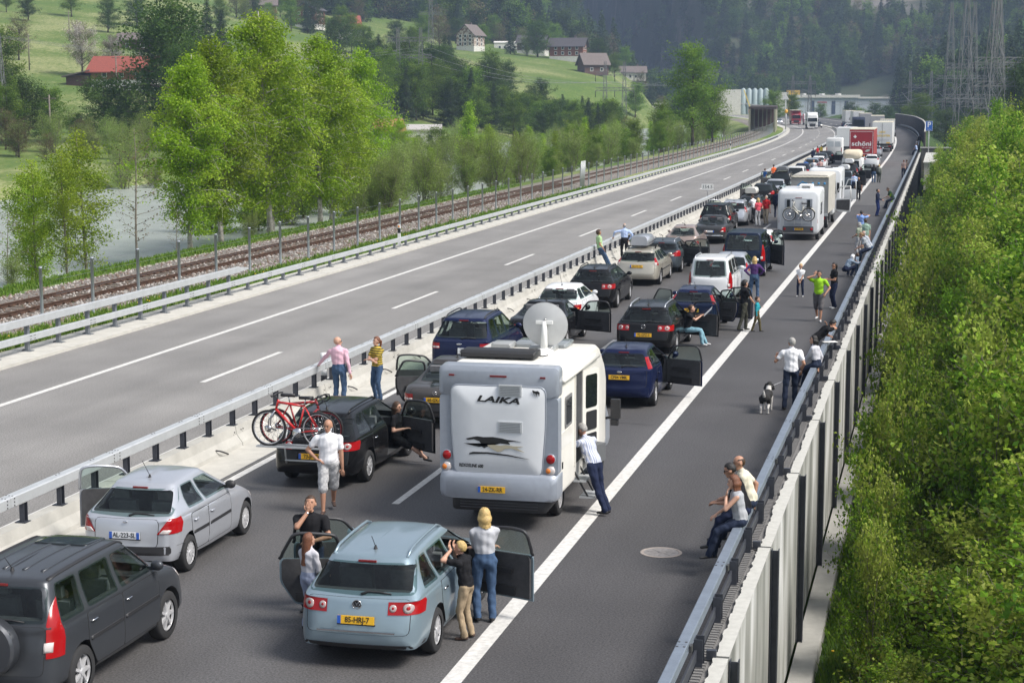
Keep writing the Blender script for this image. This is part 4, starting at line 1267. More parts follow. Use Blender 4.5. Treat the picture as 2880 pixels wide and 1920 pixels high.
class Proj:
 def __init__(s, b):
  s.t = BVHTree.FromPolygons(b.v, b.f)
  s.rows = getattr(b, 'rows', None)
 ymax, ynear = 9.0, .1
 def hit(s, u, v, ax):
  if ax == 'R' and s.rows is not None: return s.rear(u, v)[:2]
  o, d = {'R': ((u, -3, v), (0, 1, 0)), 'F': ((u, 20, v), (0, -1, 0)), 'S1': ((3, u, v), (-1, 0, 0)), 'S-1': ((-3, u, v), (1, 0, 0)), 'T': ((u, v, 5), (0, 0, -1))}[ax]
  p, nn, i, dd = s.t.ray_cast(Vector(o), Vector(d))
  if p is None or (ax == 'R' and p.y > s.ymax):
   p, nn, i, dd = s.t.find_nearest(Vector({'R': (u, s.ynear, v), 'F': (u, 5, v), 'S1': (.8, u, v), 'S-1': (-.8, u, v), 'T': (u, v, 1.4)}[ax]))
  if nn.dot(Vector(d)) > 0: nn = -nn
  return p, nn
 def col(s, u, z):
  k = min(int(u), 11); f = u - k
  c = s.rows[:, k] * (1 - f) + s.rows[:, k + 1] * f
  return float(np.interp(z, c[:, 2], c[:, 0])), float(np.interp(z, c[:, 2], c[:, 1]))
 def rear(s, x, z):
  """point and normal of the rear end at width x and height z, clamped to the corner"""
  us = np.linspace(0, 7.6, 20)
  pts = [s.col(u, z) for u in us]
  xs = np.maximum.accumulate([p[0] for p in pts])
  u = float(np.interp(abs(x), xs, us))
  (a, b), (a2, b2) = s.col(max(0, u - .2), z), s.col(u + .2, z)
  p0, p1 = s.col(u, z), s.col(u, z + .02)
  sg = 1 if x >= 0 else -1
  t1, t2 = Vector((a2 - a + 1e-6, b2 - b, 0)), Vector((p1[0] - p0[0], p1[1] - p0[1], .02))
  n_ = t1.cross(t2).normalized()
  if n_.y > 0 and u < 4: n_ = -n_
  if u >= 4 and n_.x < 0: n_ = -n_
  return Vector((sg * p0[0], p0[1], z)), Vector((sg * n_.x, n_.y, n_.z)), u
 def wrap(s, sd, z0, z1, xi0, xi1, side0, side1, hw, off=.012, nz=6):
  """lamp wrapped round a rear corner"""
  rows = []
  for k in range(nz):
   f = k / (nz - 1)
   z, xi, sl = z0 + (z1 - z0) * f, xi0 + (xi1 - xi0) * f, side0 + (side1 - side0) * f
   u0 = s.rear(xi, z)[2]
   row = []
   for u in np.linspace(u0, 7.0 + sl * 2.4, 9):
    x, y = s.col(u, z)
    d = Vector((x, (y - .9) * (1 if u < 5 else .4), 0)).normalized()
    row.append(Vector((sd * (x + d.x * off), y + d.y * off, z)))
   rows.append(row)
  m = len(rows[0])
  return MB().add([p for r in rows for p in r], [(i * m + j, i * m + j + 1, (i + 1) * m + j + 1, (i + 1) * m + j) for i in range(nz - 1) for j in range(m - 1)], 0, True)
 def patch(s, poly, ax, off=.006, rim=.0, mx=.12, sink=.012):
  poly = densify(poly, mx)
  cx, cy = sum(p[0] for p in poly) / len(poly), sum(p[1] for p in poly) / len(poly)
  n = len(poly)
  b = MB()
  rings, levels = [], []
  size = max(max(p[0] for p in poly) - min(p[0] for p in poly), max(p[1] for p in poly) - min(p[1] for p in poly))
  first = 1 - rim / (size / 2) if rim else None
  facs = [(1, -sink), (1, off)] + ([(first, off)] if rim else []) + [(f, off) for f in ((.86, .72, .56, .40, .2) if size > .7 else (.72, .4) if size > .3 else (.5,))]
  for f, o in facs:
   rg = []
   for u, v in poly:
    p, nn = s.hit(cx + (u - cx) * f, cy + (v - cy) * f, ax)
    rg.append(p + nn * o)
   rings.append(rg)
  vs = [p for r in rings for p in r]
  fs, mi = [], []
  for i in range(len(rings) - 1):
   for k in range(n):
    fs.append((i * n + k, i * n + (k + 1) % n, (i + 1) * n + (k + 1) % n, (i + 1) * n + k))
    mi.append(1 if (rim and i < 2) else 0)
  p, nn = s.hit(cx, cy, ax)
  vs.append(p + nn * off)
  o = (len(rings) - 1) * n
  for k in range(n):
   fs.append((o + k, o + (k + 1) % n, len(vs) - 1)); mi.append(0)
  b.add(vs, fs, 0, True)
  b.m = mi
  return b
def plate(parent, x, y, z, txt, style, w=.52, h=.11, tilt=0.0):
 e = MB().box((0, 0, 0), (w, .018, h)).build('number_plate', M_PLATE_W if style in ('w', 'f') else M_PLATE_Y, parent, (x, y, z), (tilt, 0, 0))
 if style in ('nl', 'f'): MB().box((-w / 2 + .025, -.008, 0), (.05, .008, h)).build('blue_band', M_PLATE_B, e)
 if style == 'f': MB().box((w / 2 - .025, -.008, 0), (.05, .008, h)).build('blue_band', M_PLATE_B, e)
 if txt:
  off = .02 if style == 'nl' else 0
  if '\n' in txt:
   a, b2 = txt.split('\n')
   link('lettering', text_mesh(a, h * .42, M_TXT), e, (0, -.0115, h * .25), (PI / 2, 0, 0))
   link('lettering', text_mesh(b2, h * .5, M_TXT), e, (0, -.0115, -h * .2), (PI / 2, 0, 0))
  else:
   link('lettering', text_mesh(txt, h * .98, M_TXT, width=.86, bold=.0012), e, (off, -.0115, 0), (PI / 2, 0, 0))
 return e
def emblem(parent, x, y, z, kind, r=.055):
 b = MB()
 if kind == 'ring':
  b.tube([(r * math.cos(a), 0, r * math.sin(a)) for a in np.linspace(0, 2 * PI, 21)[:-1]], r * .1, 5, closed=True)
  q = r * .84
  b.tube([(-q * .55, 0, q * .76), (0, 0, q * .02), (q * .55, 0, q * .76)], r * .09, 4)
  b.tube([(-q * .92, 0, q * .25), (-q * .42, 0, -q * .8), (0, 0, -.06 * q), (q * .42, 0, -q * .8), (q * .92, 0, q * .25)], r * .09, 4)
  b.lathe([(r * .95, .006), (.001, .006)], 16, 'y', mi=1)
 elif kind == 'star':
  b.tube([(r * math.cos(a), 0, r * math.sin(a)) for a in np.linspace(0, 2 * PI, 21)[:-1]], r * .08, 5, closed=True)
  for k in range(3):
   a = PI / 2 + k * 2 * PI / 3
   b.tube([(0, 0, 0), (r * math.cos(a), 0, r * math.sin(a))], [r * .16, r * .04], 5)
 else:
  b.ball((0, 0, 0), (r * 1.5, .01, r * .6), 14, 6)
 return b.build('emblem', [M_CHROME, M_TRIM], parent, (x, y - .01, z))
def open_door(parent, c, side, y0, y1, ang, m_paint, rear=False, glass=True, mirror=False, inner=None):
 """hinged at its front edge (y1); built along -y from the hinge"""
 W, b, H = c['W'] / 2, c['belt'], c['H']
 g = c.get('gc', .2) + .10
 Ld = y1 - y0
 e = empty('door', (side * (W * .97), y1, 0), side * ang if True else 0, parent)
 s = side
 ftop = -.72 * Ld if not rear else -.62 * Ld
 ft0 = -.30 * Ld if not rear else -.06
 lo = [(0, g), (0, b), (-Ld, b + .02), (-Ld, g + (.35 if rear else .0)), (-Ld * (.75 if rear else 1), g)]
 MB().prism(round_poly(lo, .07), 'x', -.01 * s, -.035 * s).build('outer_skin', m_paint, e)
 MB().prism(round_poly([(-.03, g + .03), (-.03, b - .0), (-Ld + .03, b + .02), (-Ld + .03, g + (.37 if rear else .04)), (-Ld * (.75 if rear else .97), g + .04)], .08), 'x', -.036 * s, -.085 * s).build('inner_trim', inner or M_INT, e)
 MB().box((-.11 * s, -Ld * .45, b - .25), (.05, Ld * .5, .07)).box((-.10 * s, -Ld * .45, g + .13), (.05, Ld * .6, .12)).build('armrest', M_TRIM, e)
 tk = .18 * (W - c.get('rw', .7) * W) / .3
 def fp(y, z):       # the frame leans inwards towards the roof
  return (-(.03 + (z - b) / (H - b) * tk) * s, y, z)
 top = H - .09
 fr = [(-.02, b), (ft0 - .02, top - .05), (ftop, top), (-Ld + (.03 if not rear else .22 * Ld), top - .02), (-Ld, b + .02)]
 frd = round_poly(fr, .10, 3)[2:-2]
 MB().tube([fp(*p) for p in [fr[0]] + [q for q in frd] + [fr[-1]]], .026, 6).build('window_frame', mat('door_frame', (.03, .03, .033), .45) if m_paint not in (P_SILVER, P_WHITE) else m_paint, e)
 if glass:
  P = [fp(*p) for p in fr]
  MB().add(P, [tuple(range(len(P)))]).build('pane', M_DOORGLASS, e)
 MB().box((.0, -Ld + .14, b - .10), (.03, .16, .03)).build('handle', M_TRIM, e)
 if mirror: MB().ball((.10 * s, -.18, b + .10), (.11, .07, .085), 10, 7).box((.02 * s, -.18, b + .04), (.1, .05, .05)).build('mirror', m_paint, e)
 return e
def seat_mesh():
 b = MB()
 b.loft([[(x, y, z) for x, y in ((-.24, 0), (.24, 0), (.26, .5), (-.26, .5))] for z in (.35, .52)], 0, False)
 b.prism([(0, .5), (.14, .52), (.0, 1.12), (-.12, 1.10)], 'x', -.24, .24)
 b.prism([(-.10, 1.14), (.0, 1.15), (-.03, 1.30), (-.12, 1.29)], 'x', -.13, .13)
 return b.mesh('seat', mat('seat_cloth', (.17, .17, .175), .85, var=.2, vscale=9))
SEAT = None
CAR_BODIES = {}
def car(label, X, Y, c, m, rz=0.0, group=None, plate_=None, doors=(), lamps='box', rails=None, roofbox=None, rim='s7', emb=None,
  wiper=True, antenna=True, detail=2, cat='car', trim=None, name='car', mirrorm=None, sunroof=False, bumper=None, handles=None):
 """doors: list of (side, 'f'|'r', angle deg); body with cut arches, panes, doors, lamps, wheels"""
 global SEAT
 L, W, H = c['L'], c['W'], c['H']
 hw = W / 2
 e = empty(name, (X, Y, 0), rz)
 tag(e, label, cat, group)
 b = body_mesh(c, 2 if detail > 1 else 1)
 pj = Proj(b)
 r = c.get('r', .31)
 ya, yb_ = c['ax'][0], c['ax'][1]
 cut = MB()
 for y in (ya, yb_):
  for s in (-1, 1):
   cut.lathe([(r + .055, s * (hw - .30)), (r + .055, s * (hw + .2))], 22, 'x', (0, y, r + .015), cap=True)
 opened = {(s, k): a for s, k, a in doors}
 dsp = c['doors']                  # [(y0,y1) front], [(y0,y1) rear]
 for (s, k), a in opened.items():
  y0, y1 = dsp[0] if k == 'f' else dsp[1]
  g = c.get('gc', .2) + .12
  wins = c['wins'][-1] if k == 'f' else c['wins'][-2]
  tz = H - .13
  poly = [(y1 - .02, g), (y1 - .02, c['belt']), (wins[3] + .01, tz), (wins[2] - .01, tz), (y0 + .02, c['belt']), (y0 + .02, g + (.30 if k == 'r' else 0)), (y0 + .25 * (y1 - y0), g)]
  cut.prism(poly, 'x', s * .12, s * (hw + .3))
 bz = c['belt'] + c.get('brise', .03) * .5
 rbz = c.get('rbz', c['belt'] + c.get('brise', .03))
 wr0, wr1 = c.get('rwin', (.86, .74))
 z0, z1 = rbz + c.get('rw0', .01), H - .13 - c.get('rise', .04) * .3
 cz = c.get('cowlz', c['belt'] + .02)
 M_G = M_PANE if detail > 1 else M_GLASS
 if detail > 1:
  cut.loft(cabin(c))
  for y0, y1, t0, t1 in c['wins']:
   cut.prism(round_poly([(y0 + .03, bz + .05), (y1 - .03, bz + .045), (t1 - .02, H - .145), (t0 + .02, H - .145)], .04), 'x', -hw - .3, hw + .3)
  cut.prism(round_poly([(-wr0 * hw + .05, z0 + .03), (wr0 * hw - .05, z0 + .03), (wr1 * hw * .98 - .05, z1 - .02), (-wr1 * hw * .98 + .05, z1 - .02)], .05), 'y', -.6, c['rr'] + .4)
  cut.prism(round_poly([(-hw * .80, cz + .06), (hw * .80, cz + .06), (hw * .62, H - .14), (-hw * .62, H - .14)], .05), 'y', (c['cowl'] + c['rf']) / 2 - .7, L + .5)
  if SEAT is None: SEAT = seat_mesh()
  for yy in (dsp[0][0] + .12, dsp[1][0] + .10):
   for s in (-1, 1): link('seat', SEAT, e, (s * .38, yy, max(0, (H - 1.5) * .55)))
  MB().box((0, c['cowl'] - .35, c['belt'] - .12), (hw * 1.5, .3, .16)).build('dashboard', M_INT, e)
  MB().tube([(-.38 + .18 * math.cos(a), c['cowl'] - .58 + .07 * math.sin(a), c['belt'] - .02 + .17 * math.sin(a)) for a in np.linspace(0, 2 * PI, 15)[:-1]], .015, 5, closed=True).build('steering_wheel', M_TRIM, e)
 if detail > 0:
  body = b.build('body_tmp', [m, M_INT], fix=True)
  cu = cut.build('cut_tmp', [M_INT], fix=True)
  md_ = body.modifiers.new('b', 'BOOLEAN')
  md_.object = cu; md_.operation = 'DIFFERENCE'; md_.solver = 'EXACT'; md_.use_self = True
  try: md_.material_mode = 'TRANSFER'
  except Exception: pass
  def done(t, me, e=e, m=m):
   me.name = 'body'
   me.set_sharp_from_angle(angle=R(42))
   link('body', me, e)
  PENDING.append((body, done, [body, cu]))
 else:
  b.build('body', [m, M_INT], e)
 bz = c['belt'] + c.get('brise', .03) * .5
 for i, wdw in enumerate(c['wins']):
  nw = len(c['wins'])
  kind = 'f' if i == nw - 1 else ('r' if i == nw - 2 else 'q')
  for s in (-1, 1):
   if (s, kind) in opened: continue
   y0, y1, t0, t1 = wdw
   poly = round_poly([(y0, bz + .025), (y1, bz + .02), (t1, H - .125), (t0, H - .125)], .05 if detail > 1 else .03)
   pj.patch(poly, 'S%d' % s, .004, mx=.15).build('side_window', M_G, e, sharp=40)
 rbz = c.get('rbz', c['belt'] + c.get('brise', .03))
 wr0, wr1 = c.get('rwin', (.86, .74))
 z0, z1 = rbz + c.get('rw0', .01), H - .13 - c.get('rise', .04) * .3
 bow = [(x, z0 - .02 * (1 - (x / (wr0 * hw)) ** 2)) for x in np.linspace(-wr0 * hw, wr0 * hw, 5)]
 poly = round_poly([bow[0], bow[2], bow[4], (wr1 * hw * .98, z1), (-wr1 * hw * .98, z1)], .06)
 pj.patch(poly, 'R', .005, mx=.12).build('rear_window', M_G, e, sharp=40)
 cz = c.get('cowlz', c['belt'] + .02)
 poly = round_poly([(-hw * .84, cz + .03), (hw * .84, cz + .03), (hw * .66, H - .12), (-hw * .66, H - .12)], .06)
 pj.patch(poly, 'F', .005).build('windscreen', M_G, e, sharp=40)
 if detail > 0:
  g = c.get('gc', .2) + .10
  for k, (y0, y1) in zip('fr', dsp):
   for s in (-1, 1):
    if (s, k) in opened: continue
    poly = [(y0, g + (.34 if k == 'r' else 0)), (y0 + (.22 if k == 'r' else 0), g), (y1, g), (y1, c['belt'] - .01), (y0, c['belt'] - .01)]
    d = pj.patch(round_poly(poly, .06), 'S%d' % s, .004, rim=.010, mx=.14).build('door', [m, M_SEAM], e, sharp=40)
    p, nn = pj.hit(y0 + .16, c['belt'] - .13, 'S%d' % s)
    MB().tube([p + Vector((s * .012, -.09, 0)), p + Vector((s * .03, -.05, 0)), p + Vector((s * .03, .05, 0)), p + Vector((s * .012, .09, 0))], .014, 5).build('handle', handles or m, d)
    if trim:
     q = pj.patch([(y0 + .05, trim - .025), (y1 - .03, trim - .025), (y1 - .03, trim + .025), (y0 + .05, trim + .025)], 'S%d' % s, .014, mx=.2).build('side_moulding', M_TRIM, d)
 for (s, k), a in opened.items():
  y0, y1 = dsp[0] if k == 'f' else dsp[1]
  open_door(e, c, s, y0, y1, R(a), m, rear=(k == 'r'), mirror=(k == 'f'))
 if detail > 1:
  tw = c.get('tg', .80) * hw
  tz = c.get('tgz', .52)
  q = pj.patch(round_poly([(-tw, tz), (tw, tz), (tw * 1.02, rbz - .03), (-tw * 1.02, rbz - .03)], .08), 'R', .004, rim=.010).build('tailgate', [m, M_SEAM], e, sharp=40)
 if bumper:
  zb0, zb1, mm = bumper
  pj.patch(round_poly([(-hw * .97, zb0), (hw * .97, zb0), (hw * .97, zb1), (-hw * .97, zb1)], .04), 'R', .010, mx=.10).build('bumper', mm, e, sharp=40)
 pj.ymax, pj.ynear = .62, .12
 lz, lx = c.get('lz', .85), c.get('lx', .70) * hw
 for s in (-1, 1):
  ox = hw * (.985 - c.get('rt', .085) * .75)
  if lamps == 'round2':
   poly = [(s * lx, lz - .07), (s * lx, lz + .075), (s * ox, lz + .12), (s * ox, lz - .12)]
   t = pj.wrap(s, lz - .085, lz + .085, lx, lx, .06, .14, hw).build('tail_light', M_RED, e, fix=False)
   for fx, rr in ((.66, .068), (.22, .05)):
    u = s * (lx + (ox - lx) * fx)
    if fx == .22: u = s * (lx + .07)
    q = pj.patch([(u + rr * math.cos(a), lz + rr * math.sin(a)) for a in np.linspace(0, 2 * PI, 13)[:-1]], 'R', .016, mx=.2).build('lens', mat('lens_smoke', (.40, .33, .32), .15, coat=.4), t)
    pj.patch([(u + rr * .36 * math.cos(a), lz + rr * .36 * math.sin(a)) for a in np.linspace(0, 2 * PI, 9)[:-1]], 'R', .02, mx=.2).build('lens', M_RED, t)
  elif lamps == 'wedge':
   poly = [(s * lx, lz - .10), (s * (lx + .05), lz - .02), (s * (ox - .03), lz + .16), (s * ox, lz + .14), (s * ox, lz - .04), (s * (lx + .14), lz - .10)]
   t = pj.wrap(s, lz - .09, lz + .15, lx, hw * .80, .06, .20, hw).build('tail_light', M_RED, e, fix=False)
   pj.patch(round_poly([(s * (lx + .03), lz - .085), (s * (lx + .10), lz - .02), (s * (lx + .22), lz - .03), (s * (lx + .18), lz - .09)], .02), 'R', .014, mx=.05).build('lens', M_CLEAR, t)
  elif lamps == 'tall':
   zt = c.get('ltop', H - .35)
   poly = [(s * (hw * .80), lz), (s * ox, lz + .02), (s * hw * c.get('ltw', .86), zt), (s * hw * (c.get('ltw', .86) - .12), zt)]
   t = pj.wrap(s, lz, zt, hw * .82, hw * (c.get('ltw', .86) - .12), .03, .04, hw, nz=8).build('tail_light', M_RED, e, fix=False)
   zq = lz + .2 * (zt - lz)
   pj.patch([(s * hw * .79, zq - .07), (s * hw * .89, zq - .07), (s * hw * .89, zq + .05), (s * hw * .79, zq + .05)], 'R', .018, mx=.06).build('lens', M_CLEAR if c.get('lensc', 1) else M_AMBER, t)
  elif lamps == 'high':      # hatch pillar lamps beside the rear window
   zt = H - .22
   poly = [(s * hw * .86, lz), (s * hw * .97, lz + .0), (s * hw * .80, zt), (s * hw * .70, zt)]
   t = pj.wrap(s, lz, zt, hw * .80, hw * .62, .02, .02, hw, nz=8).build('tail_light', M_RED, e, fix=False)
   pj.patch([(s * hw * .83, lz + .10), (s * hw * .90, lz + .10), (s * hw * .87, lz + .2), (s * hw * .81, lz + .2)], 'R', .016, mx=.06).build('lens', M_AMBER, t)
  elif lamps == 'box':
   poly = [(s * lx, lz - .08), (s * ox, lz - .08), (s * ox, lz + .08), (s * lx, lz + .08)]
   t = pj.wrap(s, lz - .08, lz + .08, lx, lx, .10, .10, hw).build('tail_light', M_RED, e, fix=False)
   if detail > 1: pj.patch([(s * (lx + .02), lz - .065), (s * (ox - .02), lz - .065), (s * (ox - .02), lz - .02), (s * (lx + .02), lz - .02)], 'R', .014, mx=.06).build('lens', M_AMBER if c.get('amb') else M_CLEAR, t)
  elif lamps == 'swiss':
   pass
  if detail > 0:
   nz_ = c.get('nose', .70)
   pj.patch(round_poly([(s * hw * .58, nz_ - .13), (s * hw * .93, nz_ - .10), (s * hw * .92, nz_ + .0), (s * hw * .60, nz_ - .02)], .02), 'F', .008, mx=.06).build('headlight', M_CLEAR, e)
 pj.ymax = 9.0
 if detail > 1:
  p, nn = pj.hit(0, H - .105 - c.get('rise', .04) * .5, 'R')
  MB().box((p.x, p.y - .015, p.z), (.26, .03, .025)).build('brake_light', mat('high_brake', (.20, .012, .012), .3), e)
 if wiper and detail > 1:
  pts = [pj.hit(x, z0 + zz, 'R')[0] + Vector((0, -.02, 0)) for x, zz in ((0.02, .0), (.12, .035), (.28, .03), (.44, .015))]
  MB().tube(pts, [.022, .016, .012, .008], 5).build('wiper', M_TRIM, e)
 if plate_:
  txt, st, pz = plate_[:3]
  wh = plate_[3] if len(plate_) > 3 else (.52, .11)
  p, nn = pj.hit(plate_[4] if len(plate_) > 4 else 0, pz, 'R')
  tl = math.asin(max(-.5, min(.5, nn.z)))
  plate(e, p.x, p.y - .022, pz, txt, st, wh[0], wh[1], -tl * .5)
  if detail > 1: MB().box((p.x, p.y - .012, pz - wh[1] / 2 - .012), (wh[0] + .02, .02, .018)).build('plate_holder', M_TRIM, e)
 if emb:
  p, nn = pj.hit(0, emb[1], 'R')
  emblem(e, p.x, p.y - .012, emb[1], emb[0], emb[2] if len(emb) > 2 else .055)
 if detail > 0:
  for s in (-1, 1):
   if (s, 'f') in opened: continue
   y = c['wins'][-1][1] - .12
   p, nn = pj.hit(y, bz + .03, 'S%d' % s)
   MB().ball((p.x + s * .10, y, bz + .09), (.10, .06, .075), 10, 7).box((p.x + s * .01, y, bz + .05), (.10, .05, .05)).build('mirror', mirrorm or m, e)
 if rails:
  rw = c.get('rw', .7) * hw
  for s in (-1, 1):
   y0, y1 = c['rr'] + .12, c['rf'] - .25
   pts = []
   for f in np.linspace(0, 1, 9):
    y = y0 + (y1 - y0) * f
    p, nn = pj.hit(s * rw * .88, y, 'T')
    pts.append(Vector((s * rw * .88, y, p.z + .055 * min(1, f * 8, (1 - f) * 8))))
   MB().tube(pts, .02, 6).build('roof_rail', rails, e)
 if antenna and detail > 0:
  p, nn = pj.hit(0, c['rr'] + .35, 'T')
  MB().lathe([(.035, -.01), (.012, .05)], 8, 'z', (0, c['rr'] + .35, p.z)).tube([(0, c['rr'] + .35, p.z + .03), (0, c['rr'] + .35 - antenna * .18, p.z + .22 + .2 * (antenna - 1))], .006, 4).build('antenna', M_TRIM, e)
 if sunroof:
  q = pj.patch(round_poly([(-.42, c['rr'] + .7), (.42, c['rr'] + .7), (.42, c['rr'] + 1.25), (-.42, c['rr'] + 1.25)], .06), 'T', .012).build('sunroof', M_GLASS, e)
 if roofbox:
  bw, bl, bh, by, bm_, bx = roofbox
  zz = H + .10
  rx = []
  for f, k in ((0, .80), (.06, .97), (.3, 1), (.6, .98), (.9, .85), (1, .6)):
   wv, hv = bw / 2 * k, bh * (.86 + .14 * k)
   rx.append([(bx + x * wv, by + bl * f, zz + z * hv) for x, z in ((-.9, 0), (.9, 0), (1, .12), (1, .42), (.93, .75), (.7, .95), (0, 1), (-.7, .95), (-.93, .75), (-1, .42), (-1, .12))])
  q = MB().loft(rx, 0, True).build('roof_box', bm_, e, sharp=45)
  MB().box((bx, by + bl * .5, zz + bh * .30), (bw * 1.005, bl * .88, .02)).build('lid_seam', M_TRIM, q)
  for yy in (by + bl * .25, by + bl * .72):
   MB().box((0, yy, H + .06), (hw * 1.35, .05, .035)).box((-hw * .62, yy, H + .0), (.05, .07, .12)).box((hw * .62, yy, H + .0), (.05, .07, .12)).build('roof_bar', M_TRIM, e)
 for y in (ya, yb_):
  for s in (-1, 1):
   add_wheel(e, s * (hw - .125), y, r, rim)
 e['_pj'] = 0
 del e['_pj']
 return e, pj
WAGON = dict(L=4.77, W=1.82, H=1.50, belt=.98, rb=.22, rr=.62, cowl=3.55, rf=2.72, rbz=1.00, nose=.72, ax=(1.03, 3.74), r=.32, rw=.66, taily=.10,
             wins=[(.62, 1.22, .98, 1.26), (1.30, 2.10, 1.33, 2.07), (2.18, 3.22, 2.15, 2.62)], doors=[(2.14, 3.22), (1.22, 2.14)], lz=.86, lx=.47, tgz=.50, rwin=(.84, .76))
HATCH = dict(L=4.03, W=1.74, H=1.49, belt=.95, rb=.16, rr=.72, cowl=3.02, rf=2.20, rbz=1.00, nose=.72, ax=(.72, 3.26), r=.30, rw=.63, taily=.06, brise=.09, shoulder=.90,
             wins=[(.82, 1.45, .98, 1.42), (1.53, 2.55, 1.50, 1.98)], doors=[(1.48, 2.50), (.80, 1.48)], lz=.83, lx=.60, tg=.62, rwin=(.84, .70))
FOCUS = dict(L=4.15, W=1.72, H=1.46, belt=.95, rb=.20, rr=.74, cowl=3.08, rf=2.26, rbz=1.02, nose=.70, ax=(.75, 3.36), r=.31, rw=.64, taily=.05, brise=.07,
             wins=[(.55, .82, .86, .98), (.90, 1.52, 1.04, 1.50), (1.60, 2.64, 1.58, 2.06)], doors=[(1.55, 2.62), (.86, 1.55)], lz=1.00, rwin=(.80, .66), tg=.78, tgz=.55)
GOLF = dict(L=3.95, W=1.66, H=1.42, belt=.92, rb=.26, rr=.66, cowl=2.98, rf=2.15, nose=.70, ax=(.74, 3.15), r=.28, rw=.66, taily=.09,
   wins=[(.55, 1.18, .82, 1.20), (1.26, 2.52, 1.28, 1.92)], doors=[(1.22, 2.52), (.6, 1.22)], lz=.74, lx=.70, amb=1, rwin=(.84, .76))
SUV = dict(rt=.05, L=4.45, W=1.79, H=1.72, belt=1.10, gc=.26, rb=.16, rr=.36, cowl=3.42, rf=2.72, rbz=1.16, nose=.90, ax=(.88, 3.52), r=.35, rw=.74, taily=.10, shoulder=1.02, tuck=.95,
           wins=[(.42, 1.02, .56, 1.08), (1.14, 2.00, 1.18, 1.98), (2.10, 3.18, 2.08, 2.66)], doors=[(2.06, 3.20), (1.04, 2.06)], lz=.74, ltop=1.46, ltw=.90, rwin=(.80, .72), rise=.02)
MPV = dict(L=4.64, W=1.81, H=1.70, belt=1.04, rb=.20, rr=.60, cowl=3.70, rf=2.70, rbz=1.10, nose=.78, ax=(.95, 3.78), r=.31, rw=.70, taily=.06,
           wins=[(.55, 1.25, .88, 1.28), (1.35, 2.15, 1.37, 2.12), (2.24, 3.35, 2.22, 2.68)], doors=[(2.20, 3.35), (1.28, 2.20)], lz=.92, lx=.62, rwin=(.86, .76), tg=.86)
SEDAN = dict(L=4.74, W=1.74, H=1.43, belt=.92, rb=1.02, rr=1.72, cowl=3.50, rf=2.78, deck=1, rbz=.97, shoulder=.86, nose=.72, ax=(1.02, 3.82), r=.30, rw=.68, taily=.03,
             wins=[(1.62, 2.16, 1.90, 2.13), (2.26, 3.22, 2.24, 2.68)], doors=[(2.20, 3.25), (1.42, 2.20)], lz=.74, lx=.62, rwin=(.76, .68), tg=.70, rise=.0)
COUPE = dict(SEDAN, L=4.66, W=1.79, H=1.39, rb=.92, rr=1.60, cowl=3.45, rf=2.70, wins=[(1.50, 2.02, 1.78, 2.02), (2.12, 3.16, 2.10, 2.60)], doors=[(2.06, 3.2), (1.30, 2.06)], rbz=.98, belt=.93)
BEETLE = dict(L=4.08, W=1.74, H=1.50, belt=.98, rb=.55, rr=1.15, cowl=2.98, rf=2.35, deck=1, rbz=1.02, shoulder=.82, nose=.74, ax=(.78, 3.28), r=.32, rw=.58, taily=.04,
              wins=[(1.05, 1.45, 1.38, 1.50), (1.54, 2.60, 1.56, 2.18)], doors=[(1.50, 2.58), (1.0, 1.5)], lz=.72, lx=.72, rwin=(.70, .58), rise=.05)
JEEP = dict(SUV, L=4.60, W=1.83, H=1.70, belt=1.08, rb=.15, rr=.40, rbz=1.10, nose=.92, ltop=1.05, lz=.82, wins=[(.42, 1.16, .60, 1.18), (1.26, 2.04, 1.28, 2.02), (2.14, 3.15, 2.12, 2.68)], ltw=.96)
KANGOO = dict(rt=.03, L=4.04, W=1.67, H=1.80, belt=1.10, rb=.10, rr=.18, cowl=3.20, rf=2.45, rbz=1.08, nose=.82, ax=(.78, 3.38), r=.30, rw=.80, taily=.05, tuck=.97,
              wins=[(.25, 1.0, .30, 1.02), (1.10, 1.85, 1.12, 1.85), (1.95, 2.90, 1.95, 2.42)], doors=[(1.9, 2.95), (1.05, 1.9)], lz=.66, ltop=1.25, ltw=.97, rwin=(.74, .70), rise=.0)
VAN = dict(rt=.03, L=4.81, W=1.88, H=1.94, belt=1.18, rb=.10, rr=.18, cowl=4.00, rf=3.20, rbz=1.16, nose=.90, ax=(.90, 3.90), r=.33, rw=.80, taily=.05, tuck=.97,
           wins=[(.28, 1.35, .32, 1.36), (1.45, 2.55, 1.47, 2.55), (2.66, 3.70, 2.66, 3.15)], doors=[(2.60, 3.70), (1.4, 2.6)], lz=.72, ltop=1.40, ltw=.97, rwin=(.78, .74), rise=.0)
# ------------------------------------------------------------------ the jam: cars
JAM = 'cars standing in the traffic jam'
suv, pjs = car('dark grey compact SUV with spare wheel on its tailgate, cut by the frame', -11.46, 19.65, SUV, P_GREYM, 0.0, JAM, None, (), 'tall', None, None, 's7', wiper=True, handles=M_CHROME, trim=.74)
b = MB().lathe([(.10, -.02), (.36, -.02), (.38, -.05), (.38, -.20), (.35, -.235), (.10, -.245), (.001, -.25)], 32, 'y', (0, 0, 0))
b.build('spare_wheel_cover', mat('spare_cover', (.06, .065, .075), .3, metal=.4, coat=.6), suv, (.10, .02, .93), sharp=40)
for x in (-.40, -.14, .14, .40): pjs.patch([(x - .022, .75), (x + .022, .75), (x + .022, 2.5), (x - .022, 2.5)], 'T', .012, mx=.2).build('roof_rib', P_GREYM, suv)
for s in (-1, 1): pjs.patch([(s * .60 - .02, .5), (s * .60 + .02, .5), (s * .60 + .02, 2.6), (s * .60 - .02, 2.6)], 'T', .02, mx=.2).build('roof_strip', M_TRIM, suv)
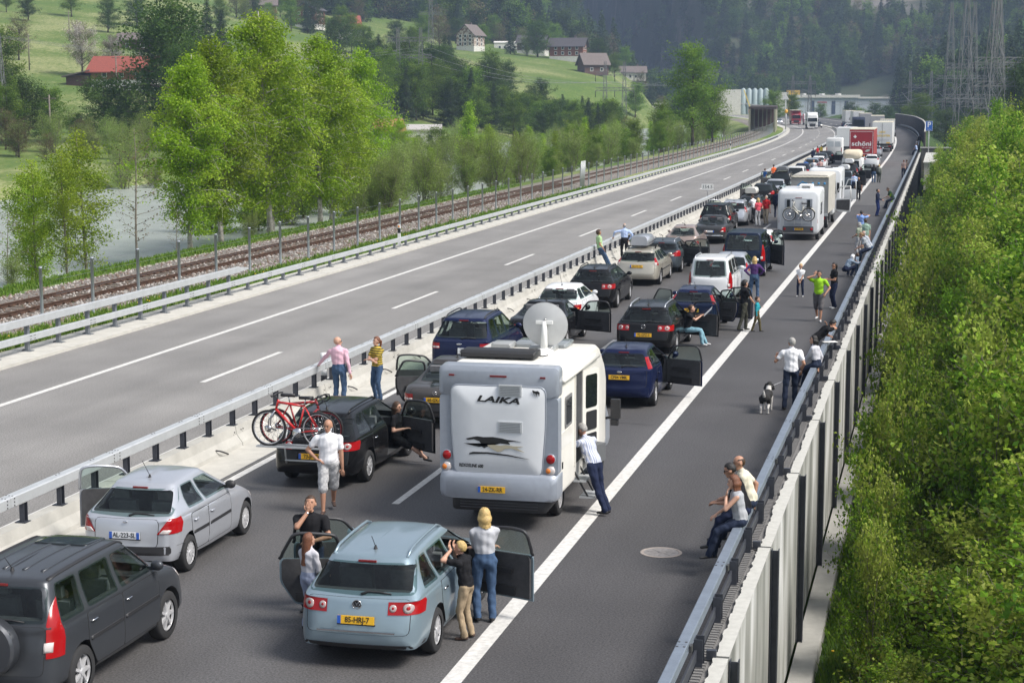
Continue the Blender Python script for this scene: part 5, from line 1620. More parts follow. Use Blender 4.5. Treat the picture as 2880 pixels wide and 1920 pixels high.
pjs.patch(round_poly([(-.40, 2.0), (.40, 2.0), (.40, 2.6), (-.40, 2.6)], .08), 'T', .016).build('sunroof', M_GLASS, suv)
car('silver five-door hatchback with French plate and driver door open', -12.62, 26.0, HATCH, P_SILVER, 0.02, JAM, ('AL-223-SL', 'f', .72), ((-1, 'f', 62),), 'wedge', None, None, 'disc', emb=('oval', .93, .03), trim=.62, bumper=(.40, .54, M_TRIM), mirrorm=M_TRIM, antenna=1.6)
pas, pjp = car('ice-blue estate car with three doors open in front', -7.52, 22.42, WAGON, P_BLUE, 0.012, JAM, ('85-HRJ-7', 'nl', .70), ((-1, 'f', 66), (-1, 'r', 70), (1, 'f', 68)), 'round2', P_BLUE, None, 's10', emb=('ring', .90, .062), bumper=(.22, .36, M_TRIM), handles=M_CHROME)
p, nn = pjp.hit(0, .545, 'R'); MB().box((0, p.y - .012, .545), (1.1, .02, .022)).build('chrome_strip', M_CHROME, pas)
blk, pjb = car('black estate car with a bicycle rack on the back and front door open', -11.95, 33.0, WAGON, P_BLACK, -.01, JAM, ('73-JP-ZX', 'nl', .66), ((1, 'f', 58),), 'round2', P_BLACK, None, 's10', handles=M_CHROME, wiper=False)
car('dark grey old saloon with two left doors open beside the motorhome', -11.32, 39.75, SEDAN, P_TAUPE, 0.0, JAM, ('60-GX-BF', 'nl', .70), ((-1, 'f', 66), (-1, 'r', 60)), 'box', None, None, 'disc', emb=('star', .86, .05), wiper=False, bumper=(.40, .56, M_TRIM))
car('dark blue people carrier with Swiss plate and black roof rails', -12.72, 47.1, MPV, P_NAVY, 0.0, JAM, ('NW\n74310', 'w', .80, (.30, .16), .12), (), 'box', M_TRIM, None, 's7', emb=('oval', .98, .05), antenna=False)
car('black coupe saloon with open sunroof behind the satellite dish', -11.93, 52.9, COUPE, P_BLACK, 0.0, JAM, ('', 'w', .72), ((1, 'f', 68),), 'box', None, None, 's10', wiper=False, sunroof=True)
car('small white three-door hatchback with amber tail lights', -12.38, 58.3, GOLF, P_WHITE, -.01, JAM, ('', 'w', .50), (), 'box', None, None, 's7', antenna=2.2)
car('black estate car behind the small white hatchback', -12.30, 63.9, WAGON, P_BLACK, 0.0, JAM, ('87-TL-GN', 'nl', .66), (), 'round2', M_TRIM, None, 's10')
car('champagne estate car with silver roof box', -12.0, 72.4, dict(WAGON, L=4.7, rb=.20, rr=.55), P_CHAMP, 0.0, JAM, ('SD-HV-93', 'nl', .82), (), 'tall', P_CHAMP, (.84, 1.9, .40, 1.0, P_SILVER, -.05), 's7', trim=.62, antenna=False)
car('dark slate estate car with both right doors open', -11.88, 77.9, dict(WAGON, H=1.44), P_BLUEG, 0.0, JAM, ('', 'w', .7), ((1, 'f', 66), (1, 'r', 55)), 'wedge', P_SILVER, None, 's10', antenna=.8)
car('rounded rose-beige retro hatchback', -12.1, 86.0, BEETLE, P_ROSE, 0.0, JAM, None, (), 'box', None, None, 's7')
car('dark grey saloon with chrome bumper strip and pale plate', -11.75, 94.2, SEDAN, paint('graphite', (.05, .052, .055)), 0.0, JAM, ('', 'f', .68), (), 'wedge', None, None, 's7', wiper=False, bumper=(.44, .49, M_CHROME))
car('black boxy off-roader with tinted windows', -12.3, 101.0, JEEP, P_BLACK, 0.0, JAM, None, (), 'tall', M_TRIM, None, 's7', antenna=False)
car('silver estate car with people gathered at its right side', -12.05, 107.6, dict(WAGON, H=1.52), P_SILVER, 0.0, JAM, None, ((-1, 'f', 60),), 'tall', P_SILVER, None, 's7')
car('grey estate car carrying a pale grey roof box', -11.7, 114.0, WAGON, P_GREYM, 0.0, JAM, None, (), 'wedge', None, (.80, 1.8, .36, .9, mat('box_grey', (.55, .54, .50), .5), 0), 's7', detail=1)
car('black estate car with its front doors spread wide', -12.4, 129.5, WAGON, P_BLACK, 0.0, JAM, None, ((-1, 'f', 66), (1, 'f', 62)), 'wedge', None, None, 's7', detail=1)
car('silver saloon with pale roof ahead of the black estate', -12.3, 137.5, dict(SEDAN), P_SILVER, 0.0, JAM, None, ((1, 'f', 58),), 'box', None, None, 's7', detail=1, wiper=False)
car('black off-roader with a dark grey roof box', -12.45, 146.0, dict(JEEP), P_BLACK, 0.0, JAM, None, ((-1, 'f', 64),), 'tall', None, (.90, 1.7, .30, .8, mat('box_dark', (.16, .17, .18), .5), 0), 's7', detail=1)
car('white van-like estate ahead of the black off-roader', -12.0, 155.0, KANGOO, P_WHITE, 0.0, JAM, None, ((-1, 'f', 60),), 'tall', None, None, 's7', detail=1)
car('dark blue estate car among the far queue', -12.6, 170.0, WAGON, P_NAVY, 0.0, JAM, None, (), 'box', None, None, 's7', detail=1)
car('silver-blue estate car with three people behind it', -12.75, 185.0, WAGON, paint('blue_silver', (.30, .36, .42), .5), 0.0, JAM, None, (), 'box', None, None, 's7', detail=1)
car('white hatchback ahead of the silver-blue estate', -12.6, 192.5, FOCUS, P_WHITE, 0.0, JAM, None, (), 'box', None, None, 's7', detail=1)
car('dark green-grey saloon near the two people at the median', -13.1, 203.5, SEDAN, P_BLUEG, 0.0, JAM, None, (), 'box', None, None, 's7', detail=1, wiper=False)
car('black hatchback with both front doors open before the white van', -12.9, 211.0, FOCUS, P_BLACK, 0.0, JAM, None, ((-1, 'f', 60), (1, 'f', 60)), 'box', None, None, 's7', detail=1)
car('dark blue hatchback with British plate and driver door open', -7.62, 43.5, FOCUS, P_NAVY, 0.0, JAM, ('CF04 VMK', 'y', .80), ((1, 'f', 66),), 'high', None, None, 's7', emb=('oval', .93, .045), bumper=(.34, .56, P_NAVY))
car('black estate car with silver roof rails and reader at its open door', -8.50, 52.6, WAGON, P_BLACK, -.015, JAM, ('92-GFZ-5', 'nl', .66), ((1, 'f', 70),), 'round2', P_SILVER, None, 's10', emb=('ring', .90, .062))
car('dark blue hatchback with three doors open beyond the black estate', -7.80, 58.0, FOCUS, P_NAVY, 0.0, JAM, ('28-SK-NP', 'nl', .80), ((1, 'f', 66), (1, 'r', 60), (-1, 'r', 64)), 'high', None, None, 's7', emb=('oval', .93, .045))
car('white boxy family van with big rear window', -8.22, 66.2, KANGOO, P_WHITE, 0.0, JAM, None, (), 'tall', P_SILVER, None, 's7', antenna=False)
car('silver hatchback in front of the white family van', -8.1, 71.2, HATCH, P_SILVER, 0.0, JAM, None, (), 'tall', None, None, 's7')
car('dark blue minibus with sliding side open', -8.15, 77.1, VAN, P_NAVY2, 0.0, JAM, None, ((1, 'f', 36),), 'tall', None, None, 's7', antenna=False, name='van', cat='van')
car('white hatchback ahead of the dark blue minibus', -8.25, 84.2, FOCUS, P_WHITE, 0.0, JAM, None, (), 'high', None, None, 's7')
car('dark hatchback with white roof box and open black door', -7.75, 151.5, dict(KANGOO, H=1.62), P_BLUEG, 0.0, JAM, None, ((1, 'f', 60),), 'tall', None, (.86, 1.7, .36, .5, P_WHITE, 0), 's7', detail=1)
car('black people carrier with white roof box and door open', -8.0, 164.0, MPV, P_BLACK, 0.0, JAM, None, ((1, 'f', 66),), 'tall', None, (.86, 1.8, .36, .6, P_WHITE, 0), 's7', detail=1)
car('white car close behind the red lorry', -7.3, 199.0, FOCUS, P_WHITE, 0.0, JAM, None, (), 'box', None, None, 's7', detail=1)
car('silver car squeezed between red and white lorries', -8.2, 236.0, FOCUS, P_SILVER, 0.0, JAM, None, (), 'high', None, None, 's7', detail=1)
FAR = [(-12.9, 262, P_SILVER), (-12.8, 271, P_BLACK), (-13.2, 283, P_NAVY), (-13.6, 294, P_RED), (-13.8, 305, P_SILVER), (-13.8, 318, P_BLACK), (-13.6, 332, P_WHITE), (-13.4, 347, P_BLUEG), (-13.2, 362, P_SILVER), (-12.8, 378, P_RED),
       (-12.6, 395, P_BLACK), (-12.3, 412, P_SILVER), (-12.2, 430, P_WHITE), (-12.0, 446, P_NAVY)]
proto = None
for i, (t, Y, m) in enumerate(FAR):
 x, y, z = rd(-12.2, Y)
 car('small %s car far back in the queue at the bend' % {P_SILVER: 'silver', P_BLACK: 'black', P_NAVY: 'navy', P_RED: 'red', P_WHITE: 'white', P_BLUEG: 'slate'}[m], x, y, (WAGON, FOCUS, MPV)[i % 3], m, heading(-12.2, Y), 'far cars in the queue', None, (), 'box', None, None, 's7', detail=0)
for lab, t, Y, m in (('dark grey oncoming car with lit headlights beside the white lorry', -18.0, 458, P_GREYM), ('silver oncoming car by the gallery at the bend', -24.8, 520, P_SILVER)):
 x, y, z = rd(t, Y)
 e, _ = car(lab, x, y, WAGON, m, heading(t, Y) + PI, None, None, (), 'box', None, None, 's7', detail=1)
 for s in (-1, 1): MB().ball((s * .62, 4.58, .66), (.14, .06, .08), 8, 6).build('headlight', mat('lit_headlight', (1, .95, .85), .3, emit=4), e)
# ------------------------------------------------------------------ motorhomes, lorries, coach
M_MHW = mat('motorhome_cream', (.74, .72, .66), .4, var=.04, vscale=2, coat=.2)
M_MHP = mat('motorhome_white', (.66, .68, .70), .4, var=.04, vscale=2, coat=.2)
M_MHG = mat('motorhome_grey', (.33, .36, .41), .4, metal=.2, var=.05, coat=.3)
M_VENT = mat('vent_grey', (.52, .54, .55), .5)
M_LOGO = mat('logo_black', (.012, .012, .012), .5)
M_BEIGE = mat('logo_beige', (.42, .38, .28), .5)
def rbox(w, h, r, k=3):
 return round_poly([(-w / 2, 0), (w / 2, 0), (w / 2, h), (-w / 2, h)], r, k)
def yloft(b, secs, mi=0, smooth=True):
 """sections [(y, w, z0, z1, r, x)] lofted along y"""
 rings = []
 for s in secs:
  y, w, z0, z1, r = s[:5]
  x = s[5] if len(s) > 5 else 0
  rings.append([(x + u, y, z0 + v) for u, v in rbox(w, z1 - z0, r)])
 b.loft(rings, mi, smooth)
 return b
mh = empty('motorhome', (-7.53, 30.6, 0), 0.0)
mh.scale = (.955, 1, 1)
tag(mh, 'large white and grey motorhome with satellite dish and open side door', 'motorhome')
yloft(MB(), [(.10, 2.2, .62, 2.86, .10), (.14, 2.25, .60, 2.90, .10), (3.75, 2.25, .60, 2.90, .10), (4.1, 2.24, .60, 2.82, .14), (4.75, 2.2, .60, 2.45, .2), (5.0, 2.15, .60, 2.2, .2)]).build('body', M_MHW, mh, sharp=50)
yloft(MB(), [(4.9, 2.1, .45, 2.0, .2), (5.3, 2.05, .45, 1.6, .22), (6.0, 1.95, .42, 1.15, .2), (6.15, 1.8, .45, 1.0, .2)]).build('cab', M_MHG, mh, sharp=50)
yloft(MB(), [(-.02, 2.20, 2.44, 2.90, .12), (.02, 2.30, 2.42, 2.97, .10), (.30, 2.30, 2.42, 2.99, .10), (.42, 2.26, 2.6, 2.97, .1)]).build('rear_cap', M_MHG, mh, sharp=50)
for s in (-1, 1):
 yloft(MB(), [(.00, .34, 1.06, 2.44, .08, s * .97), (.05, .36, 1.04, 2.44, .08, s * .97), (.30, .34, 1.04, 2.44, .06, s * .965)]).build('rear_cheek', M_MHG, mh, sharp=50)
 for z, m_ in ((1.34, M_RED), (1.13, None), (.90, M_RED)):
  q = MB().lathe([(.085, .02), (.085, -.012), (.06, -.03), (.001, -.036)], 18, 'y', (s * 1.0, -.01, z)).build('tail_light', M_RED if m_ else M_CLEAR, mh)
  if m_ is None: MB().lathe([(.055, -.02), (.04, -.036), (.001, -.04)], 12, 'y', (s * 1.0 - .035, -.012, z)).build('lens', M_AMBER, q)
  else: MB().lathe([(.09, .0), (.10, -.014), (.085, -.016)], 18, 'y', (s * 1.0, -.008, z)).build('lamp_ring', M_MHG, q)
yloft(MB(), [(-.09, 2.05, .58, 1.00, .14), (-.03, 2.26, .56, 1.06, .14), (.15, 2.30, .56, 1.08, .10), (.45, 2.26, .60, 1.06, .05)]).build('rear_bumper', M_MHG, mh, sharp=50)
yloft(MB(), [(.02, 1.7, .34, .58, .08), (.10, 1.85, .32, .60, .08), (.9, 1.85, .34, .60, .08)]).build('valance', M_TRIM, mh, sharp=50)
for z in (.40, .45, .50): MB().box((0, .015, z), (1.5, .03, .014)).build('valance_slat', mat('valance_edge', (.06, .06, .065), .5), mh)
pan = MB()
poly = round_poly([(-.83, 1.02), (.83, 1.02), (.90, 1.9), (.90, 2.62), (-.90, 2.62), (-.90, 1.9)], .14, 4)
n_ = len(poly)
cx_, cz_ = 0, 1.8
rgs = []
for f, y in ((1.0, .02), (1.0, -.035), (.985, -.045), (.5, -.06), (.02, -.062)):
 rgs.append([(cx_ + (u - cx_) * f, y, cz_ + (v - cz_) * f) for u, v in poly])
pan.loft(rgs, 0, True).build('rear_panel', M_MHP, mh, sharp=40)
MB().tube([(u * 1.01, -.03, cz_ + (v - cz_) * 1.01) for u, v in poly], .014, 5, closed=True).build('panel_seal', M_MHG, mh)
link('lettering', text_mesh('LAIKA', .15, M_LOGO, shear=.25, width=2.0, bold=.005), mh, (.0, -.064, 2.38), (PI / 2, R(2), 0))
link('lettering', text_mesh('REXOSLINE 600', .085, M_LOGO, shear=.15, width=.8, bold=.002), mh, (-.52, -.058, 1.17), (PI / 2, R(1), 0))
def flat(polys, y, m_, name, parent):
 b = MB()
 for p in polys: b.prism(p, 'y', y, y - .006)
 return b.build(name, m_, parent)
dog1 = [(-.62, 1.66), (-.50, 1.69), (-.40, 1.71), (-.28, 1.70), (-.1, 1.71), (.08, 1.69), (.18, 1.67), (.30, 1.66), (.45, 1.64), (.30, 1.645), (.20, 1.63), (.24, 1.585), (.16, 1.59), (.05, 1.60), (-.05, 1.57), (-.14, 1.56), (-.26, 1.50), (-.34, 1.545), (-.50, 1.555), (-.66, 1.575), (-.46, 1.535), (-.36, 1.52), (-.31, 1.57), (-.36, 1.625), (-.46, 1.655), (-.58, 1.64)]
dog2 = [(-.20, 1.56), (-.08, 1.57), (.04, 1.56), (.16, 1.575), (.30, 1.56), (.50, 1.56), (.36, 1.535), (.42, 1.50), (.52, 1.455), (.36, 1.49), (.26, 1.52), (.14, 1.505), (.08, 1.46), (.0, 1.445), (-.08, 1.48), (-.16, 1.52)]
flat([dog1], -.062, M_LOGO, 'running_dog_mark', mh)
flat([dog2], -.068, M_BEIGE, 'running_dog_mark', mh)
sw = [(-.55, 1.40), (-.48, 1.425), (-.2, 1.43), (.2, 1.40), (.62, 1.33), (.2, 1.375), (-.2, 1.40), (-.48, 1.385), (-.55, 1.375)]
flat([sw], -.062, M_LOGO, 'swoosh_mark', mh)
moose = [(.66, 2.58), (.72, 2.56), (.76, 2.57), (.80, 2.54), (.79, 2.47), (.77, 2.52), (.74, 2.51), (.74, 2.46), (.72, 2.52), (.69, 2.53), (.70, 2.47), (.68, 2.53), (.66, 2.555)]
flat([moose], -.055, M_LOGO, 'moose_mark', mh)
for z, w in ((2.56, .44), (1.90, .46)):
 v = MB().box((.24, -.06, z), (w, .03, .20)).build('vent', M_VENT, mh)
 for k in range(6): MB().box((.24, -.08, z - .075 + .03 * k), (w - .06, .012, .012)).build('vent_slat', mat('vent_dark', (.25, .26, .27), .5), v)
plate(mh, -.11, -.115, .76, '24-ZK-RR', 'nl')
for x in (-.9, .0, .85): MB().box((x, -.03 if abs(x) > .1 else -.025, 2.80), (.10 if x else .32, .02, .03)).build('marker_light', mat('dark_red_lens', (.18, .012, .012), .3), mh)
MB().prism(round_poly([(.62, 1.78), (1.22, 1.78), (1.22, 2.36), (.62, 2.36)], .06), 'x', 1.12, 1.145).build('window_surround', mat('window_frame_grey', (.20, .20, .20), .5), mh)
MB().prism(round_poly([(.68, 1.84), (1.16, 1.84), (1.16, 2.30), (.68, 2.30)], .05), 'x', 1.14, 1.15).build('side_window', M_GLASS, mh)
MB().prism(round_poly([(1.55, .95), (2.18, .95), (2.18, 2.62), (1.55, 2.62)], .05), 'x', 1.10, 1.135).build('door_opening', M_INT, mh)
for y in (1.52, 2.2): MB().box((1.14, y, 1.78), (.03, .04, 1.7)).build('door_jamb', M_MHW, mh)
dr = empty('entry_door', (1.15, 2.22, .92), R(160), mh)
MB().prism(round_poly([(0, 0), (-.62, 0), (-.62, 1.68), (0, 1.68)], .06), 'x', .0, .05).build('leaf', M_MHW, dr)
MB().prism(round_poly([(-.10, .95), (-.52, .95), (-.52, 1.58), (-.10, 1.58)], .05), 'x', -.012, .062).build('pane', M_GLASS, dr)
for z0, z1 in ((.15, .45), (.52, .88)): MB().prism(round_poly([(-.12, z0), (-.5, z0), (-.5, z1), (-.12, z1)], .03), 'x', -.02, -.0).build('door_pocket', M_TRIM, dr)
MB().box((-.08, -.31, .08), (.28, .42, .34)).build('waste_bin', mat('bin_grey', (.12, .125, .13), .6), dr)
for z, o in ((.62, .05), (.32, .22)): MB().box((1.15 + o, 1.86, z), (.30, .60, .03)).build('step', M_GALV, mh)
for y in (1.6, 2.12): MB().bar((1.05, y, .9), (1.40, y, .30), .03).build('step_arm', M_TRIM, mh)
MB().box((1.135, -.0 + .42, 1.15), (.012, .06, .12)).build('socket_flap', M_TRIM, mh)
MB().prism(round_poly([(.35, 1.45), (1.3, 1.45), (1.3, 1.75), (.35, 1.75)], .03), 'x', 1.12, 1.133).build('service_flap', M_MHW, mh)
for z in (2.70,): MB().tube([(1.16, .3, z), (1.16, 3.7, z)], .05, 8).build('awning', M_MHW, mh)
q = MB().tube([(1.02, 5.0, 1.2), (1.25, 4.95, 1.25)], .03, 6)
q.box((1.30, 4.95, 1.42), (.20, .12, .40)).box((1.28, 4.95, 1.14), (.16, .10, .12)).build('mirror', M_TRIM, mh)
yloft(MB(), [(1.25, 1.45, 2.96, 3.02, .02, -.35), (1.3, 1.5, 2.93, 3.06, .03, -.35), (1.75, 1.5, 2.93, 3.06, .03, -.35), (1.8, 1.45, 2.93, 3.02, .02, -.35)]).build('solar_panel', M_TRIM, mh, sharp=40)
for (x, y, w, d, h) in ((-.62, 2.6, .42, .42, .10), (.25, 2.4, .5, .5, .09)):
 yloft(MB(), [(y, w * .9, 2.9, 2.9 + h, .04, x), (y + .04, w, 2.9, 2.93 + h, .04, x), (y + d, w, 2.9, 2.93 + h, .04, x), (y + d + .04, w * .9, 2.9, 2.9 + h, .04, x)]).build('roof_hatch', mat('hatch_smoke', (.30, .31, .31), .25), mh, sharp=40)
yloft(MB(), [(3.0, 1.0, 2.9, 2.96, .03, .1), (3.06, 1.1, 2.9, 3.0, .05, .1), (3.7, 1.1, 2.9, 3.0, .05, .1), (3.76, 1.0, 2.9, 2.96, .03, .1)]).build('skylight', mat('skylight_smoke', (.22, .24, .25), .15), mh, sharp=40)
MB().tube([(.3, 1.8, 2.93), (.45, 1.7, 2.93), (.55, 1.75, 2.95)], .012, 5).build('cable', M_TRIM, mh)
ds = empty('satellite_dish', (.36, 2.2, 2.9), 0, mh)
MB().lathe([(.22, 0), (.20, .06), (.12, .10), (.05, .12), (.001, .12)], 20).build('turntable', M_WHITE, ds)
MB().tube([(0, 0, .1), (0, .02, .42), (0, .04, .62)], [.075, .06, .05], 8).box((0, .03, .60), (.34, .05, .06)).build('mast', M_WHITE, ds)
prof = [(r_, .10 * (r_ / .44) ** 2) for r_ in (.001, .1, .2, .3, .38, .43, .445)] + [(.45, .102), (.445, .112)] + [(r_, .10 * (r_ / .44) ** 2 + .02) for r_ in (.40, .3, .2, .1, .001)]
MB().lathe(prof, 40, 'y').build('reflector', mat('dish_grey', (.52, .53, .54), .55, var=.04), ds, (0, .06, .52), (R(14), 0, R(4)))
MB().ball((.02, .02, .66), .022, 8, 6).build('screw', M_CHROME, ds)
for y in (1.45, 5.2):
 for s in (-1, 1): add_wheel(mh, s * .78 if y < 2 else s * .85, y, .34, 'disc')
def motorhome(label, X, Y, m_, rz=0.0, H=2.75, W=2.25, L=5.9):
 e = empty('motorhome', (X, Y, 0), rz)
 tag(e, label, 'motorhome')
 yloft(MB(), [(.0, W - .25, .42, H - .2, .25), (.08, W - .05, .36, H - .05, .28), (.25, W, .34, H, .26), (3.9, W, .40, H, .22), (4.5, W - .1, .45, H - .35, .3)]).build('body', m_, e, sharp=60)
 yloft(MB(), [(4.4, 2.05, .4, 1.9, .2), (4.9, 2.0, .4, 1.5, .22), (L, 1.9, .42, 1.05, .2)]).build('cab', m_, e, sharp=60)
 for y in (.95, 4.9):
  for s in (-1, 1): add_wheel(e, s * (W / 2 - .14), y, .33, 'disc')
 return e
m2 = motorhome('white motorhome carrying a silver bicycle on its rear wall', -7.38, 97.8, M_MHP)
MB().prism(round_poly([(-.74, .78), (.74, .78), (.74, 2.25), (-.74, 2.25)], .05), 'y', .03, -.01).build('rear_panel', M_MHG, m2)
MB().prism(round_poly([(-.42, 1.55), (.42, 1.55), (.42, 2.22), (-.42, 2.22)], .05), 'y', .01, -.02).build('white_inset', M_MHP, m2)
for s in (-1, 1):
 MB().prism(round_poly([(s * .62, 1.75), (s * .46, 1.75), (s * .46, 2.20), (s * .62, 2.20)], .04), 'y', .0, -.03).build('rear_window', M_GLASS, m2)
 MB().prism(round_poly([(s * .92, .75), (s * 1.05, .95), (s * 1.02, 1.30), (s * .90, 1.1)], .08), 'y', .25, .02).build('tail_light', M_RED, m2)
 MB().lathe([(.08, .0), (.07, -.02), (.001, -.025)], 14, 'y', (s * .72, -.03, .62)).build('reflector', M_RED, m2)
 MB().box((s * .2, -.05, 1.5), (.04, .04, 1.3)).build('carrier_post', M_GALV, m2)
yloft(MB(), [(-.04, 1.6, .44, .76, .04), (.05, 1.75, .42, .78, .06), (.2, 1.8, .42, .78, .06)]).build('rear_bumper', mat('dark_grey_plastic', (.07, .072, .075), .6), m2, sharp=40)
plate(m2, .02, -.065, .62, '27-VR-RB', 'nl')
for z in (.98, 1.05): MB().box((0, -.16, z), (1.3, .04, .03)).build('carrier_bar', M_GALV, m2)
MB().box((0, .0, 2.30), (.36, .03, .035)).build('brake_light', mat('dark_red_lens', (.18, .012, .012), .3), m2)
yloft(MB(), [(1.2, .7, 2.7, 2.92, .05, .3), (1.25, .74, 2.7, 2.97, .06, .3), (1.95, .74, 2.7, 2.97, .06, .3), (2.0, .6, 2.7, 2.9, .06, .3)]).build('air_conditioner', M_WHITE, m2, sharp=40)
for k in range(4): MB().box((.3, 1.195, 2.76 + .04 * k), (.44, .02, .016)).build('grille_slat', M_TRIM, m2)
MB().prism(round_poly([(.9, 1.35), (2.1, 1.35), (2.1, 2.0), (.9, 2.0)], .06), 'x', 1.11, 1.135).build('side_window', M_GLASS, m2)
m3 = motorhome('white motorhome roof with black skylight vents beyond the tarpaulin lorry', -7.65, 124.5, M_MHP, H=2.85)
for (x, y) in ((.2, 1.0), (-.4, 2.3), (.5, 2.6)): MB().box((x, y, 2.88), (.5, .45, .08)).build('roof_hatch', M_TRIM, m3)
MB().prism(round_poly([(.5, 1.4), (1.6, 1.4), (1.6, 2.0), (.5, 2.0)], .06), 'x', 1.11, 1.135).build('side_window', M_GLASS, m3)
dr = empty('cab_door', (1.02, 4.9, .5), R(70), m3)
MB().prism(round_poly([(0, 0), (-.95, 0), (-.95, .75), (-.2, .72), (0, .6)], .06), 'x', 0, .06).build('leaf', M_MHP, dr)
MB().tube([(.03, 0, .6), (.03, -.35, 1.4), (.03, -.9, 1.42), (.03, -.95, .75)], .04, 6).build('window_frame', M_MHP, dr)
def lorry_wheels(e, W, ys, r=.48):
 for y in ys:
  for s in (-1, 1): add_wheel(e, s * (W / 2 - .16), y, r, 'disc')
def cab(e, y0, m_, W=2.45, H=3.2, L=2.0, front=True, wind=True, glow=False):
 """lorry cab facing +y starting at y0"""
 yloft(MB(), [(y0, W - .1, .55, H - .15, .12), (y0 + .1, W, .5, H, .14), (y0 + L - .5, W, .5, H - .05, .16), (y0 + L - .15, W - .02, .45, H - .5, .18), (y0 + L, W - .08, .42, H - 1.0, .2)]).build('cab', m_, e, sharp=55)
 MB().prism(round_poly([(-W / 2 + .12, 1.75), (W / 2 - .12, 1.75), (W / 2 - .18, 2.65), (-W / 2 + .18, 2.65)], .08), 'y', y0 + L - .55, y0 + L + .015).build('windscreen', M_GLASS, e)
 for s in (-1, 1):
  MB().prism(round_poly([(y0 + .7, 1.75), (y0 + L - .25, 1.7), (y0 + L - .5, 2.5), (y0 + .7, 2.5)], .06), 'x', s * (W / 2 - .03), s * (W / 2 + .012)).build('side_window', M_GLASS, e)
  MB().box((s * (W / 2 + .14), y0 + L - .3, 2.1), (.16, .16, .6)).build('mirror', M_TRIM, e)
  MB().prism(round_poly([(s * W * .33, .72), (s * W * .45, .72), (s * W * .45, .98), (s * W * .31, .95)], .05), 'y', y0 + L - .2, y0 + L + .03).build('headlight', mat('lit_headlight', (1, .95, .85), .3, emit=4) if glow else M_CLEAR, e)
 MB().prism(round_poly([(-W * .26, .62), (W * .26, .62), (W * .30, 1.3), (-W * .30, 1.3)], .08), 'y', y0 + L - .2, y0 + L + .02).build('grille', M_TRIM, e)
 for z in (1.40, 1.52): MB().box((0, y0 + L - .02, z), (W * .7, .06, .03)).build('grille_bar', M_TRIM, e)
tl = empty('box_lorry', (-7.40, 106.4, 0), -.015)
tag(tl, 'grey tarpaulin box lorry with blue mountain logo and cab door open', 'lorry')
TW = 2.2
b = MB()
rings = []
for i, y in enumerate(np.linspace(0, 5.6, 15)):
 o = .025 * math.sin(i * 2.2)
 rings.append([(-TW / 2 - o, y, .95), (TW / 2 + o, y, .95), (TW / 2 + o * 1.3, y, 2.0), (TW / 2, y, 3.08), (TW / 2 - .12, y, 3.16), (0, y, 3.19 + o), (-TW / 2 + .12, y, 3.16), (-TW / 2, y, 3.08), (-TW / 2 - o * 1.3, y, 2.0)])
M_TARP = mat('grey_tarpaulin', (.30, .30, .29), .7, var=.16, vscale=1.4, bump=.3, bscale=3)
M_TARPS = mat('pale_tarpaulin', (.50, .48, .43), .7, var=.1, vscale=2, bump=.4, bscale=4)
b.loft(rings, 0, True).build('tarpaulin', M_TARPS, tl, sharp=45)
rear = MB()
gx, gz_ = np.linspace(-TW / 2 + .02, TW / 2 - .02, 16), np.linspace(.95, 3.06, 9)
vs = [(x, -.03 - .02 * math.sin(i * 2.6) * (1 if k % 8 else 0), z) for k, z in enumerate(gz_) for i, x in enumerate(gx)]
fs = [(k * 16 + i, k * 16 + i + 1, k * 16 + i + 17, k * 16 + i + 16) for k in range(8) for i in range(15)]
rear.add(vs, fs, 0, True).build('rear_curtain', M_TARP, tl)
fr_ = [(x, -.05, 3.03 + .035 * (i % 2)) for i, x in enumerate(np.linspace(-TW / 2, TW / 2, 17))]
MB().tube(fr_, .05, 6).build('top_hem', mat('tarp_hem', (.52, .49, .40), .8), tl)
M_LBLUE = mat('logo_blue', (.06, .28, .55), .6)
flat([[(-.80, 2.50), (-.42, 2.82), (-.10, 2.62), (-.12, 2.58), (-.42, 2.74), (-.76, 2.47)], [(-.45, 2.70), (-.2, 2.74), (.0, 2.62), (-.02, 2.59), (-.22, 2.68)]], -.075, M_LBLUE, 'mountain_mark', tl)
for x in (.18, .52, .86): MB().lathe([(.075, 0), (.075, -.012), (.001, -.012)], 8, 'y', (x, -.072, 2.68)).build('star_mark', M_LBLUE, tl)
MB().box((0, -.02, .86), (2.15, .14, .16)).build('rear_beam', M_GALV, tl)
MB().box((0, .02, .62), (2.0, .10, .22)).build('under_run', M_TRIM, tl)
for s in (-1, 1):
 MB().box((s * .78, -.06, .66), (.30, .05, .14)).build('tail_light', M_RED, tl)
 MB().box((s * .8, .9, .55), (.3, .04, .5)).build('mudflap', M_TRIM, tl)
MB().box((0, 3.0, .75), (.9, 6.2, .25)).build('chassis', M_TRIM, tl)
MB().lathe([(.30, .0), (.30, .16), (.2, .18)], 18, 'x', (.88, 1.9, .7), cap=True).build('spare_tyre', M_TYRE, tl)
lorry_wheels(tl, 2.1, (1.45, 6.5), .38)
cab(tl, 5.7, M_MHP, 2.0, 2.5, 1.8)
dr = empty('cab_door', (1.02, 7.0, .62), R(66), tl)
MB().prism(round_poly([(0, .1), (-.25, 0), (-1.0, 0), (-1.05, .85), (0, .8)], .06), 'x', 0, .05).build('leaf', M_MHP, dr)
MB().prism(round_poly([(-.08, .15), (-.95, .1), (-.98, .78), (-.08, .72)], .06), 'x', -.04, .0).build('inner_trim', M_INT, dr)
MB().tube([(.02, 0, .8), (.02, -.08, 1.25), (.02, -.35, 1.55), (.02, -1.0, 1.6), (.02, -1.05, .85)], .035, 6).build('window_frame', M_WHITE, dr)
MB().box((.02, -.42, 1.2), (.03, .03, .7)).build('quarterlight_bar', M_TRIM, dr)
